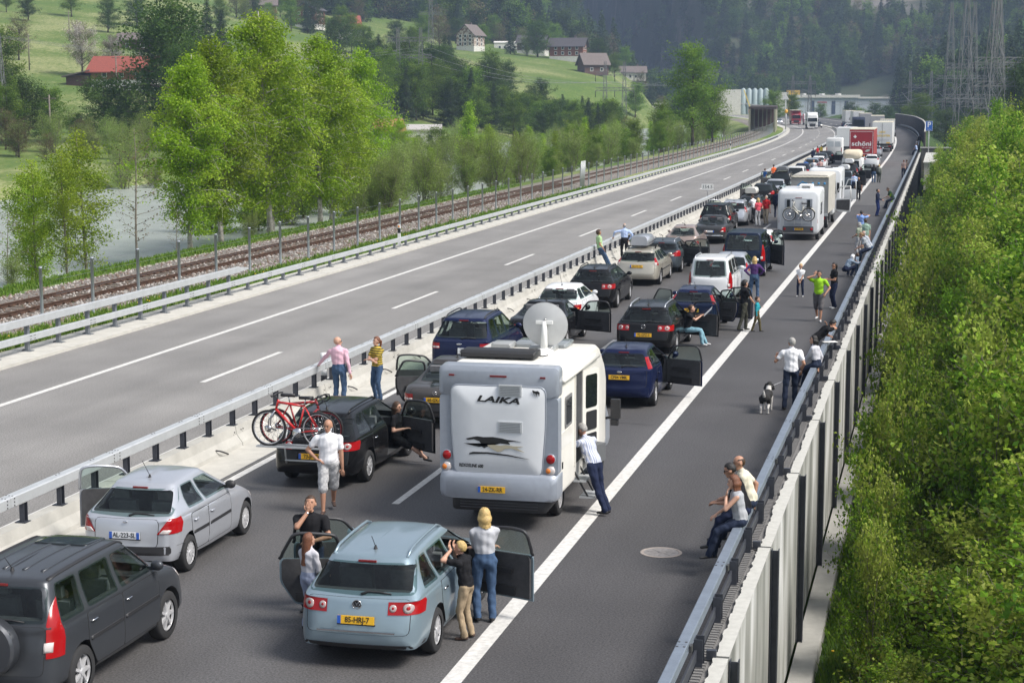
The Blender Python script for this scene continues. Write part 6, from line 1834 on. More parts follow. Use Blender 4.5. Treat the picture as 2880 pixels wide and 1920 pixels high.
def big_lorry(label, X, Y, rz, box_m, W=2.5, H=4.0, L=11.0, cab_m=None, away=True, boxz=1.15, group=None, rear_m=None):
 e = empty('lorry', (X, Y, 0), rz)
 tag(e, label, 'lorry', group)
 MB().box((0, L / 2, (boxz + H) / 2), (W, L, H - boxz)).build('box', box_m, e)
 MB().box((0, L / 2, boxz - .12), (W - .1, L - .2, .2)).build('chassis', M_TRIM, e)
 if away:
  MB().box((0, .06, .62), (W - .1, .10, .22)).build('under_run', M_TRIM, e)
  for s in (-1, 1): MB().box((s * (W / 2 - .3), .0, .80), (.40, .08, .16)).build('tail_light', M_RED, e)
 lorry_wheels(e, W, (1.6, 2.9, 4.2, L + .8), .48)
 cab(e, L + .3, cab_m or box_m, W - .05, H - .6)
 return e
M_LRED = mat('lorry_red', (.30, .012, .022), .45, var=.06, vscale=1.5, coat=.2)
M_LRED2 = mat('lorry_red_side', (.33, .05, .05), .55, var=.1, vscale=2)
M_LWHT = mat('lorry_white', (.66, .67, .66), .5, var=.05, vscale=1)
M_LGRY = mat('lorry_grey', (.36, .36, .37), .6, var=.08, vscale=1)
M_LROOF = mat('lorry_cream_roof', (.62, .58, .46), .6, var=.08)
rl = big_lorry('red curtain-sided lorry with white lettering and cross on its doors', -8.72, 206.8, 0.004, M_LRED2, 2.7, 4.0, 11.5, M_LRED)
MB().box((0, -.015, 2.55), (2.66, .03, 2.78)).build('rear_door', M_LRED, rl)
MB().box((0, 5.75, 4.04), (2.72, 11.5, .10)).build('roof', M_LROOF, rl)
M_WTXT = mat('white_lettering', (.80, .80, .80), .5)
for z in (1.3, 3.78): MB().box((0, -.04, z), (2.5, .02, .035)).build('door_frame_line', M_WTXT, rl)
for x in (-1.25, 1.25): MB().box((x, -.04, 2.54), (.035, .02, 2.5)).build('door_frame_line', M_WTXT, rl)
link('lettering', text_mesh('schöni', .72, M_WTXT, width=1.18, bold=.015), rl, (0.0, -.045, 2.42), (PI / 2, 0, 0))
link('lettering', text_mesh('Wir, wer sonst?', .17, M_WTXT), rl, (.62, -.045, 2.0), (PI / 2, 0, 0))
flat([[(-.88, 3.32), (-.78, 3.32), (-.78, 3.43), (-.67, 3.43), (-.67, 3.19 + .10), (-.78, 3.29), (-.78, 3.08), (-.88, 3.08), (-.88, 3.19), (-.99, 3.19), (-.99, 3.29), (-.88, 3.29)]], -.045, M_WTXT, 'cross_mark', rl) if 0 else None
MB().box((-.72, -.05, 3.22), (.36, .012, .12)).box((-.72, -.052, 3.22), (.12, .012, .36)).build('cross_mark', M_WTXT, rl)
flat([[(.35, 1.55), (.60, 1.78), (1.02, 1.84), (.86, 1.74), (1.0, 1.72), (.84, 1.66), (.96, 1.62), (.78, 1.56), (.6, 1.50)]], -.045, mat('leaf_grey', (.45, .50, .45), .5), 'bird_mark', rl)
for x in (.3, .95): MB().lathe([(.09, 0), (.09, -.02), (.001, -.02)], 12, 'y', (x, -.035, 1.08)).build('speed_disc', M_AMBER if x < .5 else M_WTXT, rl)
wl_ = big_lorry('white box lorry with yellow lettering ahead of the red lorry', -8.05, 257.5, 0.003, M_LWHT, 2.75, 4.1, 12.0, M_LWHT)
MB().box((0, -.015, 2.6), (2.7, .03, 2.85)).build('rear_door', M_LWHT, wl_)
MB().box((0, -.04, 2.6), (.03, .02, 2.8)).build('door_gap', M_TRIM, wl_)
MB().box((0, 6, 4.13), (2.77, 12, .08)).build('roof', M_LROOF, wl_)
M_YTXT = mat('yellow_lettering', (.80, .55, .05), .5)
link('lettering', text_mesh('LKW', .42, M_YTXT, bold=.008), wl_, (.0, -.045, 2.75), (PI / 2, 0, 0))
link('lettering', text_mesh('AUGUSTIN', .40, M_YTXT, bold=.008), wl_, (.1, -.045, 2.25), (PI / 2, 0, 0))
MB().box((.85, -.04, 1.28), (.5, .02, .14)).build('orange_plate', M_PLATE_Y, wl_)
for z in (1.55, 1.75): MB().box((.2, -.04, z), (1.6, .02, .03)).build('text_line', mat('grey_lettering', (.35, .36, .38), .5), wl_)
vw = empty('van', (-12.95, 228, 0), .01)
tag(vw, 'tall white delivery van standing left of the red lorry', 'van')
yloft(MB(), [(0, 1.85, .5, 2.45, .12), (.06, 1.98, .45, 2.55, .14), (3.9, 1.98, .45, 2.55, .16), (4.5, 1.95, .45, 2.0, .2), (5.5, 1.8, .5, 1.15, .2)]).build('body', M_LWHT, vw, sharp=55)
for s in (-1, 1):
 MB().prism(round_poly([(s * .08, 1.5), (s * .80, 1.5), (s * .76, 2.15), (s * .08, 2.15)], .06), 'y', .03, -.02).build('rear_window', mat('van_rear_panel', (.42, .46, .48), .3), vw)
 MB().prism(round_poly([(s * .88, .9), (s * .96, .9), (s * .95, 1.4), (s * .88, 1.4)], .02), 'y', .05, -.02).build('tail_light', M_RED, vw)
lorry_wheels(vw, 1.95, (1.0, 4.4), .34)
cv = big_lorry('white lorry half hidden behind the tall white van', -12.3, 242.5, .008, M_LWHT, 2.4, 3.6, 8.0)
bt = empty('camper_van', (-8.1, 172.5, 0), 0)
tag(bt, 'camper van with a cream pop-up cover on its roof', 'camper van')
yloft(MB(), [(0, 1.8, .4, 1.8, .12), (.08, 1.92, .36, 1.92, .14), (3.8, 1.92, .36, 1.92, .16), (4.7, 1.85, .4, 1.0, .2)]).build('body', M_LWHT, bt, sharp=55)
yloft(MB(), [(-.05, 1.5, 1.9, 2.4, .3), (.3, 1.75, 1.9, 2.72, .4), (2.4, 1.75, 1.9, 2.72, .4), (3.0, 1.5, 1.9, 2.3, .3)]).build('roof_cover', mat('cream_canvas', (.60, .53, .40), .85, var=.12, vscale=2, bump=.4, bscale=4), bt, sharp=60)
MB().prism(round_poly([(-.7, 1.1), (.7, 1.1), (.62, 1.7), (-.62, 1.7)], .06), 'y', .08, -.015).build('rear_window', M_GLASS, bt)
for s in (-1, 1): MB().box((s * .84, .0, .95), (.12, .06, .4)).build('tail_light', M_RED, bt)
lorry_wheels(bt, 1.9, (.9, 3.8), .33)
FARL = [('white box lorry with a tanker front farther round the bend', -7.9, 318, M_LWHT, 3.7, 8, M_LWHT), ('grey trailer lorry in the bend behind the guardrail', -9.2, 352, M_LGRY, 4.0, 11, M_LGRY),
  ('pale grey container lorry beyond the coach', -10.2, 400, M_LGRY, 4.0, 11, M_LWHT), ('white ribbed container lorry at the far end of the queue', -10.0, 445, M_LWHT, 4.1, 11, M_LWHT),
  ('white trailer at the very end of the visible queue', -9.8, 475, M_LWHT, 4.0, 11, M_LWHT)]
for lab, t, Y, m_, H_, L_, cm in FARL:
 x, y, z = rd(t + .6, Y)
 e = big_lorry(lab, x, y, heading(t, Y), m_, 2.55, H_, L_, cm)
 MB().box((0, L_ / 2, H_ + .03), (2.57, L_, .06)).build('roof', M_LROOF, e)
 for k in range(7): MB().box((-1.05 + .35 * k, -.012, 2.6), (.03, .03, 2.6)).build('rib', M_LGRY, e)
x, y, z = rd(-11.6, 366)
bs = empty('coach', (x, y, 0), heading(-11.6, 366))
tag(bs, 'dark blue coach seen from behind in the bend', 'coach')
yloft(MB(), [(0, 2.4, .5, 3.45, .15), (.1, 2.52, .4, 3.6, .18), (11, 2.52, .4, 3.6, .2), (11.6, 2.4, .5, 3.2, .3)]).build('body', mat('coach_navy', (.02, .028, .06), .35, coat=.5), bs, sharp=55)
MB().prism(round_poly([(-1.05, 1.9), (1.05, 1.9), (1.0, 3.1), (-1.0, 3.1)], .12), 'y', .1, -.02).build('rear_window', M_GLASS, bs)
for s in (-1, 1): MB().box((s * 1.1, .02, 1.1), (.16, .06, .5)).build('tail_light', M_RED, bs)
lorry_wheels(bs, 2.4, (2.8, 9.2), .5)
x, y, z = rd(-20.6, 444)
ow = big_lorry('oncoming white lorry with a big black grille', x, y, heading(-20.6, 444) + PI, M_LWHT, 2.55, 3.9, 9.5, M_LWHT)
yloft(MB(), [(9.6, 2.3, 3.2, 3.6, .2), (10.2, 2.4, 3.2, 3.95, .3), (11.2, 2.3, 3.1, 3.5, .3), (11.6, 2.2, 3.0, 3.2, .1)]).build('wind_deflector', M_LWHT, ow, sharp=55)
x, y, z = rd(-21.4, 505)
orl = big_lorry('oncoming red lorry behind the white lorry', x, y, heading(-21.4, 505) + PI, M_LRED, 2.55, 3.9, 9.5, M_LRED)
MB().box((0, 11.62, 2.75), (1.1, .06, .22)).build('name_board', M_WTXT, orl)
MB().box((0, 6, 3.98), (2.6, 12, .10)).build('roof', M_LROOF, orl)
x, y, z = rd(-18.2, 500)
oc = motorhome('oncoming white motorhome behind the dark car', x, y, M_MHP, heading(-18.2, 500) + PI, 3.0)
MB().prism(round_poly([(-.9, 1.1), (.9, 1.1), (.8, 1.7), (-.8, 1.7)], .08), 'y', 5.0, 5.3).build('windscreen', M_GLASS, oc)
def bicycle(label, loc, rz, frame_m, kind='race', rx=0.0):
 """local x is the riding direction, wheels at z=r"""
 e = empty('bicycle', loc, rz)
 e.rotation_euler = (rx, 0, rz)
 tag(e, label, 'bicycle', None)
 r = .34
 a, f = Vector((-.50, 0, r)), Vector((.52, 0, r))
 bb, st, hd, hl = Vector((-.08, 0, .28)), Vector((-.22, 0, .80)), Vector((.33, 0, .86)), Vector((.37, 0, .72))
 if kind == 'city': st, hd, hl = Vector((-.24, 0, .78)), Vector((.30, 0, .98)), Vector((.36, 0, .70))
 fr = MB()
 if kind == 'city':
  fr.tube([hl, Vector((.12, 0, .45)), bb], .034, 7).tube([hd * .5 + hl * .5, Vector((.08, 0, .52)), Vector((-.14, 0, .48))], .03, 7)
 else:
  fr.tube([hd, st], .026, 7).tube([hl, bb], .030, 7)
 fr.tube([st, bb], .020, 7).tube([hd + Vector((-.02, 0, .05)), hl], .024, 7)
 for s in (-.05, .05):
  fr.tube([bb + Vector((0, s, 0)), a + Vector((0, s, 0))], .012, 5).tube([st, a + Vector((0, s, 0))], .011, 5)
 fr.build('frame', frame_m, e)
 fk = MB()
 for s in (-.055, .055): fk.tube([hl + Vector((0, s, -.02)), f + Vector((-.02, s, .18)), f + Vector((0, s, 0))], [.02, .018, .012], 6)
 fk.build('fork', M_CHROME if kind != 'race' else M_BLACK, e)
 for c_, nm in ((a, 'wheel'), (f, 'wheel')):
  w = MB().tube([(r * math.cos(q), 0, r * math.sin(q)) for q in np.linspace(0, 2 * PI, 33)[:-1]], .024 if kind != 'race' else .020, 6, closed=True).build('wheel', M_TYRE, e, c_)
  MB().tube([((r - .03) * math.cos(q), 0, (r - .03) * math.sin(q)) for q in np.linspace(0, 2 * PI, 33)[:-1]], .013, 5, closed=True).build('rim', M_RIM if kind != 'race' else frame_m, w)
  sp = MB()
  for k in range(16):
   q = 2 * PI * k / 16
   sp.tube([(.02 * math.cos(q + .7), .03 * (-1) ** k, .02 * math.sin(q + .7)), ((r - .03) * math.cos(q), 0, (r - .03) * math.sin(q))], .0035, 3)
  sp.build('spokes', M_CHROME, w)
  MB().lathe([(.03, -.05), (.03, .05)], 10, 'y', cap=True).lathe([(.07, .05), (.07, .053)], 12, 'y', cap=True).build('hub', M_CHROME, w)
 hb = MB().tube([hd, hd + Vector((.02, 0, .10)), hd + Vector((.10, 0, .12))], .016, 6)
 hx = hd + Vector((.10, 0, .12))
 if kind == 'race':
  for s in (-1, 1): hb.tube([hx, hx + Vector((0, s * .20, 0)), hx + Vector((.09, s * .21, .0)), hx + Vector((.11, s * .21, -.08)), hx + Vector((.02, s * .21, -.14)), hx + Vector((-.04, s * .21, -.14))], .016, 6)
 else:
  for s in (-1, 1): hb.tube([hx, hx + Vector((-.03, s * .18, .03)), hx + Vector((-.10, s * .29, .03))], .015, 6)
 hb.build('handlebar', M_BLACK, e)
 MB().tube([st, st + Vector((-.03, 0, .16))], .014, 6).build('seat_post', M_CHROME, e)
 MB().loft([[(st.x - .03 + x, w * k, st.z + .16 + z) for k, z in ((-1, 0), (-.7, .035), (.7, .035), (1, 0), (0, -.03))] for x, w in ((-.14, .07), (-.05, .075), (.05, .03), (.14, .02))]).build('saddle', M_BLACK, e)
 cr = MB().lathe([(.095, .06), (.095, .066)], 18, 'y', (bb.x, 0, bb.z), cap=True).tube([bb + Vector((0, .09, 0)), bb + Vector((.10, .10, -.13))], .012, 5).tube([bb + Vector((0, -.09, 0)), bb + Vector((-.10, -.10, .13))], .012, 5)
 cr.box((bb.x + .10, .15, bb.z - .13), (.09, .09, .025)).box((bb.x - .10, -.15, bb.z + .13), (.09, .09, .025))
 cr.tube([(bb.x, .062, bb.z + .095), (a.x, .062, a.z + .04)], .007, 4).tube([(bb.x, .062, bb.z - .095), (a.x, .062, a.z - .04)], .007, 4)
 cr.build('crank', M_CHROME, e)
 if kind == 'city':
  MB().tube([(a.x + .38 * math.cos(q), 0, a.z + .38 * math.sin(q)) for q in np.linspace(.2, 2.9, 12)], .02, 5).tube([(f.x + .38 * math.cos(q), 0, f.z + .38 * math.sin(q)) for q in np.linspace(.6, 2.8, 10)], .02, 5).build('mudguard', frame_m, e)
  MB().box((a.x, 0, .76), (.36, .13, .02)).bar((a.x - .1, .06, .76), a, .012).build('carrier', M_TRIM, e)
 return e
rk = empty('bicycle_rack', (-11.95, 32.78, 0), 0)
tag(rk, 'aluminium bicycle rack mounted on the black estate', 'bicycle rack')
for y in (-.30, -.08): MB().box((-.12, y, .94), (1.62, .10, .03)).build('wheel_rail', M_GALV, rk)
MB().tube([(-.45, .22, 1.35), (-.45, -.05, .95), (-.45, .05, .55)], .018, 6).tube([(.45, .22, 1.35), (.45, -.05, .95), (.45, .05, .55)], .018, 6).tube([(-.45, -.02, .62), (.45, -.02, .62)], .018, 6).build('hoop', M_GALV, rk)
M_BRED = mat('bike_red', (.55, .02, .02), .3, coat=.6)
bicycle('red mountain bike with front suspension, outermost on the rack', (-12.10, 32.48, .965), PI, M_BRED, 'mtb')
bicycle('red and black racing bike with drop handlebar, inner one on the rack', (-12.04, 32.70, .965), 0.0, mat('bike_dark_red', (.30, .015, .02), .3, coat=.6), 'race')
bicycle('silver city bicycle hung on the motorhome rear', (-7.33, 97.62, 1.07), PI, mat('bike_silver', (.60, .58, .50), .35, metal=.5), 'city')
# ------------------------------------------------------------------ houses, works, masts
M_TIMB = mat('chalet_timber', (.22, .095, .045), .8, var=.25, vscale=2, bump=.3)
M_TIMD = mat('dark_timber', (.10, .055, .04), .8, var=.25, vscale=2)
M_PLAST = mat('white_plaster', (.62, .60, .56), .85, var=.08, vscale=1)
M_ROOFR = mat('red_tiles', (.25, .062, .042), .8, var=.15, vscale=3, bump=.3)
M_ROOFG = mat('grey_brown_tiles', (.14, .115, .105), .8, var=.2, vscale=3)
M_ROOFD = mat('dark_tiles', (.06, .055, .06), .8, var=.2, vscale=3)
M_WIN = mat('window_dark', (.03, .035, .04), .15)
M_WFR = mat('window_white', (.70, .70, .68), .6)
def house(label, px, d, w, dp, hw, hr, wall, roof, rz=0.0, base=None, ridge='x', rows=2, cols=3, over=.7, chim=True, name='house'):
 """gabled house; ridge along local x or y; w along x, dp along y, hw eaves, hr ridge height"""
 x, y = ray_xy(px, d)
 z = gz(x, y) - .6
 e = empty(name, (x, y, z), YAW + rz)
 tag(e, label, 'house')
 bh = 0
 if base:
  MB().box((0, 0, 1.1), (w + .1, dp + .1, 2.2)).build('plinth', base, e); bh = 2.2
 a, b_ = (w, dp) if ridge == 'x' else (dp, w)
 q = MB()
 P = [(-a / 2, -b_ / 2), (a / 2, -b_ / 2), (a / 2, b_ / 2), (-a / 2, b_ / 2)]
 sw = (lambda p: p) if ridge == 'x' else (lambda p: (-p[1], p[0], p[2]))
 vs = [(u, v, bh) for u, v in P] + [(u, v, hw) for u, v in P] + [(-a / 2, 0, hr), (a / 2, 0, hr)]
 q.add([sw(v) for v in vs], [(0, 1, 5, 4), (2, 3, 7, 6), (1, 2, 6, 9, 5), (3, 0, 4, 8, 7), (3, 2, 1, 0)])
 q.build('wall', wall, e)
 sl = (hr - hw) / (b_ / 2)
 ro = empty('roof', (0, 0, 0), 0, e)
 for s in (-1, 1):
  v0 = [(-a / 2 - over, s * (b_ / 2 + over), hw - sl * over + .05), (a / 2 + over, s * (b_ / 2 + over), hw - sl * over + .05), (a / 2 + over, 0, hr + .08), (-a / 2 - over, 0, hr + .08)]
  v1 = [(p[0], p[1], p[2] + .22) for p in v0]
  MB().add([sw(v) for v in v0 + v1], [(0, 1, 2, 3), (4, 5, 6, 7), (0, 1, 5, 4), (1, 2, 6, 5), (2, 3, 7, 6), (3, 0, 4, 7)]).build('roof_slope', roof, ro)
 if chim: MB().box(sw((a * .2, b_ * .12, hr + .3)), (.7, .7, 1.6)).build('chimney', M_ROOFG, ro)
 for face in ('y', 'x'):
  n_c = cols if (face == 'y') else max(2, cols - 1)
  span = w if face == 'y' else dp
  for r_ in range(rows):
   zc = bh + (hw - bh) * (r_ + .5) / rows + .1
   if not base and r_ == 0 and rows == 1: zc = hw * .5
   for c_ in range(n_c):
    u = (c_ + .5) / n_c * span * .84 - span * .42
    p = (u, -dp / 2 - .03, zc) if face == 'y' else (w / 2 + .03, u, zc)
    dd = (1.1, .10, 1.3) if face == 'y' else (.10, 1.1, 1.3)
    f_ = MB().box(p, dd).build('window', M_WFR, e)
    MB().box((p[0] + (.04 if face == 'x' else 0), p[1] - (.04 if face == 'y' else 0), p[2]), tuple(k * .74 if k > .2 else k for k in dd)).build('pane', M_WIN, f_)
 return e
ch = house('timber chalet with bright red roof on the left meadow', 372, 378, 13, 8, 4.2, 6.8, M_TIMB, M_ROOFR, -.15, M_PLAST, 'x', 1, 3, 1.0, name='chalet')
MB().box((-9.5, -.5, 1.6), (5, 7, 3.2)).build('lean_to', M_TIMD, ch)
MB().add([(-12.6, -5, 2.7), (-6.5, -5, 4.0), (-6.5, 4, 4.0), (-12.6, 4, 2.7), (-12.6, -5, 2.95), (-6.5, -5, 4.25), (-6.5, 4, 4.25), (-12.6, 4, 2.95)], [(0, 1, 2, 3), (4, 5, 6, 7), (0, 1, 5, 4), (1, 2, 6, 5), (2, 3, 7, 6), (3, 0, 4, 7)]).build('lean_to_roof', M_ROOFG, ch)
house('three-storey brown house with white windows above the birches', 880, 700, 8.5, 9, 7.6, 10.2, mat('red_brown_wood', (.17, .06, .045), .8, var=.2), M_ROOFD, -.35, M_PLAST, 'y', 2, 3)
house('white house with red roof right of the birch tops', 985, 680, 8, 11, 5.0, 9.4, M_PLAST, M_ROOFR, .25, None, 'x', 2, 3)
house('brownish house half hidden behind the birch tops', 745, 700, 12, 8, 5.5, 8.5, M_TIMB, M_ROOFG, .1, None, 'x', 2, 3)
house('tall half-timbered house with grey-brown roof at the wood edge', 1325, 700, 7.5, 9, 6.6, 10.2, mat('half_timber', (.55, .50, .44), .8, col2=(.20, .12, .09), vscale=1.1, sharp=True), M_ROOFG, -.45, M_PLAST, 'y', 3, 3)
house('dark chalet left of the red-brown chalet in the village', 1498, 720, 11, 9, 5.2, 8.0, M_TIMD, M_ROOFD, -.2, M_PLAST, 'x', 2, 3, name='chalet')
house('red-brown chalet with white plinth in the middle of the village', 1596, 700, 13, 9, 6.2, 9.0, mat('chalet_red', (.20, .075, .05), .8, var=.2), M_ROOFD, -.2, M_PLAST, 'x', 2, 4, 1.0, name='chalet')
house('grey-roofed barn below the red-brown chalet', 1665, 650, 9, 8, 4.0, 7.6, M_TIMD, M_ROOFG, .3, None, 'x', 1, 2, chim=False, name='barn')
house('small house with orange roof high behind the wood', 1277, 850, 9, 7, 3.6, 5.6, M_PLAST, mat('orange_tiles', (.30, .12, .06), .8, var=.15), 0, None, 'x', 1, 3)
house('pale house at the right end of the village', 1775, 780, 11, 8, 3.6, 6.0, M_PLAST, M_ROOFG, 0, None, 'x', 1, 4)
house('small white building on the slope right of the village', 1838, 800, 10, 6, 3.2, 3.9, M_PLAST, M_LT if 0 else M_PLAST, 0, None, 'x', 1, 3, .2, False)
house('long low white building behind the wood', 1447, 760, 17, 8, 3.4, 4.0, M_PLAST, M_PLAST, 0, None, 'x', 1, 7, .2, False)
house('little orange-roofed house in the flat behind the slender birch', 1092, 330, 4.5, 5, 2.4, 4.2, M_PLAST, mat('orange_tiles', (.30, .12, .06), .8, var=.15), .3, None, 'x', 1, 2)
house('low shed with pale roof beside the lattice mast', 1180, 335, 8, 5, 2.6, 3.4, M_PLAST, mat('pale_roof', (.40, .38, .36), .7), 0, None, 'x', 1, 3, .3, False, name='shed')
house('dark shed with snow-white door under the spruces', 400, 470, 9, 6, 3.0, 4.6, M_TIMD, M_ROOFG, 0, None, 'x', 1, 2, .6, False, name='shed')
x, y = ray_xy(2310, 780)
fh = empty('factory_hall', (x, y, gz(x, y)), YAW)
tag(fh, 'long pale grey factory hall with flat white roof edge', 'factory')
M_CLAD = mat('pale_cladding', (.45, .49, .54), .6, var=.04)
MB().box((0, 0, 4.2), (26, 18, 8.4)).build('wall', M_CLAD, fh)
MB().box((0, 0, 8.9), (27.4, 19.4, 1.2)).build('roof_edge', M_PLAST, fh)
for u in (-6.5, 2.5, 8.0): MB().box((u, -9.04, 4.2), (1.6, .12, 5.6)).build('door', mat('hall_door', (.05, .07, .12), .5), fh)
for k in range(8): MB().box((-13 + 3.7 * k, -9.03, 4.2), (.08, .1, 8.2)).build('cladding_joint', M_LGRY if 'M_LGRY' in globals() else M_CLAD, fh)
MB().box((-2.4, -9.05, 6.4), (4.2, .08, .5)).build('sign_board', mat('sign_red', (.40, .08, .10), .6), fh)
for u in (-9, -1, 6): MB().box((u, 0, 9.8), (1.2, 8, .6)).build('roof_light', M_WFR, fh)
x, y = ray_xy(2420, 820)
f2 = empty('factory_hall', (x, y, gz(x, y)), YAW)
tag(f2, 'low white hall extension right of the long hall', 'factory')
MB().box((0, 0, 3.6), (22, 14, 7.2)).build('wall', M_CLAD, f2)
MB().box((0, 0, 7.5), (23, 15, .8)).build('roof_edge', M_PLAST, f2)
x, y = ray_xy(2065, 790)
si = empty('silo_works', (x, y, gz(x, y)), YAW)
tag(si, 'white works with pale green silos above the trees', 'factory')
MB().box((-4, 0, 5.4), (11, 9, 10.8)).build('block', M_PLAST, si)
for k in range(5): MB().lathe([(1.3, 0), (1.3, 10.5), (.3, 11.4)], 12, 'z', (2.8 + 2.5 * k, -2, 0)).build('silo', mat('silo_green', (.30, .37, .38), .5), si)
MB().bar((-10, -3, 6), (14, -3, 3.5), .5).build('conveyor', M_LGRY if 'M_LGRY' in globals() else M_CLAD, si)
x, y = ray_xy(2090, 760)
cr = empty('mobile_crane', (x, y, gz(x, y)), YAW)
tag(cr, 'yellow crane boom leaning before the silos', 'crane')
MB().bar((2.4, 0, 2.5), (-.6, 0, 10.5), .45).build('boom', mat('crane_yellow', (.72, .55, .12), .5), cr)
MB().box((2.6, 0, 1.6), (2.4, 2, 1.8)).build('chassis', M_RED, cr)
x, y = ray_xy(2216, 830)
yt = empty('factory_tower', (x, y, gz(x, y)), YAW)
tag(yt, 'yellow and white factory tower left of the long hall', 'factory')
MB().box((1.2, 0, 6.6), (5.2, 6, 13.2)).build('yellow_block', mat('tower_yellow', (.72, .45, .05), .6), yt)
MB().box((-4.2, 0, 6.1), (5.6, 6, 12.2)).build('white_block', M_PLAST, yt)
for z_ in (5.5, 8.5): MB().box((1.2, -3.05, z_), (2.4, .12, 1.6)).build('window', M_WFR, yt)
ga = empty('railway_gallery')
tag(ga, 'dark flat-roofed gallery on columns over the railway at the bend', 'gallery')
for k in range(12):
 Y = 392 + 5 * k
 extrude_path([(-2.8, 5.0), (3.2, 5.0), (3.2, 5.5), (-2.8, 5.5)], -31.9, Y, Y + 4.98, 5).build('roof_slab', M_TIMBER, ga)
 for dt, dy in ((-2.5, 0), (2.9, 0), (2.9, 1.25), (2.9, 2.5), (2.9, 3.75)): MB().box(rd(-31.9 + dt, Y + dy, 2.5), (.35, .35, 5.0)).build('column', mat('gallery_post', (.24, .24, .17), .8), ga)
 extrude_path([(-2.6, 0), (-2.45, 0), (-2.45, 5), (-2.6, 5)], -31.9, Y, Y + 4.98, 5).build('back_wall', M_TIMD, ga)
MB().box(rd(-31.7, 452.5, 2.5), (5.4, .3, 5)).build('end_wall', M_TIMD, ga)
for dt in (-1.6, -.7, .2, 1.1, 2.0): MB().box(rd(-31.9 + dt, 396, 2.5), (.22, .3, 5)).build('column', mat('gallery_post', (.24, .24, .17), .8), ga)
M_LAT = mat('mast_steel', (.16, .165, .165), .7, metal=.2)
def mast(e, x0, h, b0=1.6, b1=.5, n=7, th=.11):
 m = MB()
 for i in range(n):
  z0, z1 = h * i / n, h * (i + 1) / n
  w0, w1 = (b0 + (b1 - b0) * i / n) / 2, (b0 + (b1 - b0) * (i + 1) / n) / 2
  c0 = [(x0 - w0, -w0, z0), (x0 + w0, -w0, z0), (x0 + w0, w0, z0), (x0 - w0, w0, z0)]
  c1 = [(x0 - w1, -w1, z1), (x0 + w1, -w1, z1), (x0 + w1, w1, z1), (x0 - w1, w1, z1)]
  for k in range(4):
   m.bar(c0[k], c1[k], th); m.bar(c0[k], c1[(k + 1) % 4], th * .6); m.bar(c0[(k + 1) % 4], c1[k], th * .6)
   m.bar(c1[k], c1[(k + 1) % 4], th * .6)
 return m.build('mast', M_LAT, e)
def arm(e, x0, x1, z, dz=.8, th=.13, n=8):
 m = MB()
 for i in range(n):
  a, b_ = x0 + (x1 - x0) * i / n, x0 + (x1 - x0) * (i + 1) / n
  m.bar((a, 0, z), (b_, 0, z), th); m.bar((a, 0, z + dz), (b_, 0, z + dz), th)
  m.bar((a, 0, z), (b_, 0, z + dz), th * .7); m.bar((b_, 0, z), (b_, 0, z + dz), th * .6)
 return m.build('crossarm', M_LAT, e)
PYL = {}
def portal(key, label, px, d, h, sep, arms, over=2.5, rz=0.0, b0=1.6, z=None):
 x, y = ray_xy(px, d)
 e = empty('lattice_pylon', (x, y, gz(x, y) - .3 if z is None else z), YAW + rz)
 tag(e, label, 'pylon')
 for s in (-1, 1): mast(e, s * sep / 2, h, b0)
 for q in arms: arm(e, -sep / 2 - over, sep / 2 + over, q)
 ins = MB()
 for q in arms:
  for u in (-sep / 2 - over, 0, sep / 2 + over): MB().tube([(u, 0, q), (u, 0, q - 1.6)], .09, 5).build('insulator', M_DARK, e)
 PYL[key] = (e, [(u, arms[0] - 1.6) for u in (-sep / 2 - over, 0, sep / 2 + over)])
 return e
portal('A', 'twin-legged lattice pylon before the dark wood right of the birches', 1155, 415, 20, 5.2, (17.0, 13.2))
portal('B', 'twin-legged lattice pylon in front of the village', 1726, 470, 20, 5.0, (16.5, 12.5))
portal('D', 'twin-legged lattice pylon in front of the factory', 2246, 640, 15.5, 6.0, (12.5, 9.5), 2.0)
portal('E', 'twin-legged lattice pylon on the valley floor right of the factory', 2578, 600, 20, 7.0, (14.5, 8.0), 2.5)
portal('F', 'nearest huge lattice pylon at the top right corner', 2840, 300, 32, 7.6, (17.5, 13.6, 10.0), 3.5, .2, 4.0)
portal('G', 'tall lattice pylon just left of the nearest pylon', 2745, 380, 34, 7.0, (17.8, 11.5), 4.0, .1, 4.2)
portal('H', 'slim lattice pylon leftmost of the tall ones on the right', 2690, 470, 36, 6.0, (16.5, 10.5), 3.5, 0, 3.6)
x, y = ray_xy(1972, 760)
e = empty('lattice_pylon', (x, y, gz(x, y)), YAW)
tag(e, 'single tapering lattice pylon above the big tree by the railway', 'pylon')
mast(e, 0, 26, 4.0, .5, 10); arm(e, -7, 7, 18)
PYL['C'] = (e, [(-7, 18), (0, 18), (7, 18)])
x, y = ray_xy(8, 255)
e = empty('lattice_pylon', (x, y, gz(x, y)), YAW)
tag(e, 'slender pale lattice pylon at the left frame edge', 'pylon')
mast(e, 0, 16, 2.6, .8, 8, .10)
PYL['L'] = (e, [(-1, 15), (0, 15), (1, 15)])
x, y = ray_xy(1215, 640)
e = empty('lattice_pylon', (x, y, gz(x, y)), YAW)
tag(e, 'pale slim lattice pylon high on the slope behind the wood', 'pylon')
mast(e, 0, 22, 2.4, .5, 8); arm(e, -4, 4, 14)
PYL['M'] = (e, [(-4, 14), (0, 14), (4, 14)])
M_WIRE = mat('power_cable', (.28, .29, .30), .5, metal=.3)
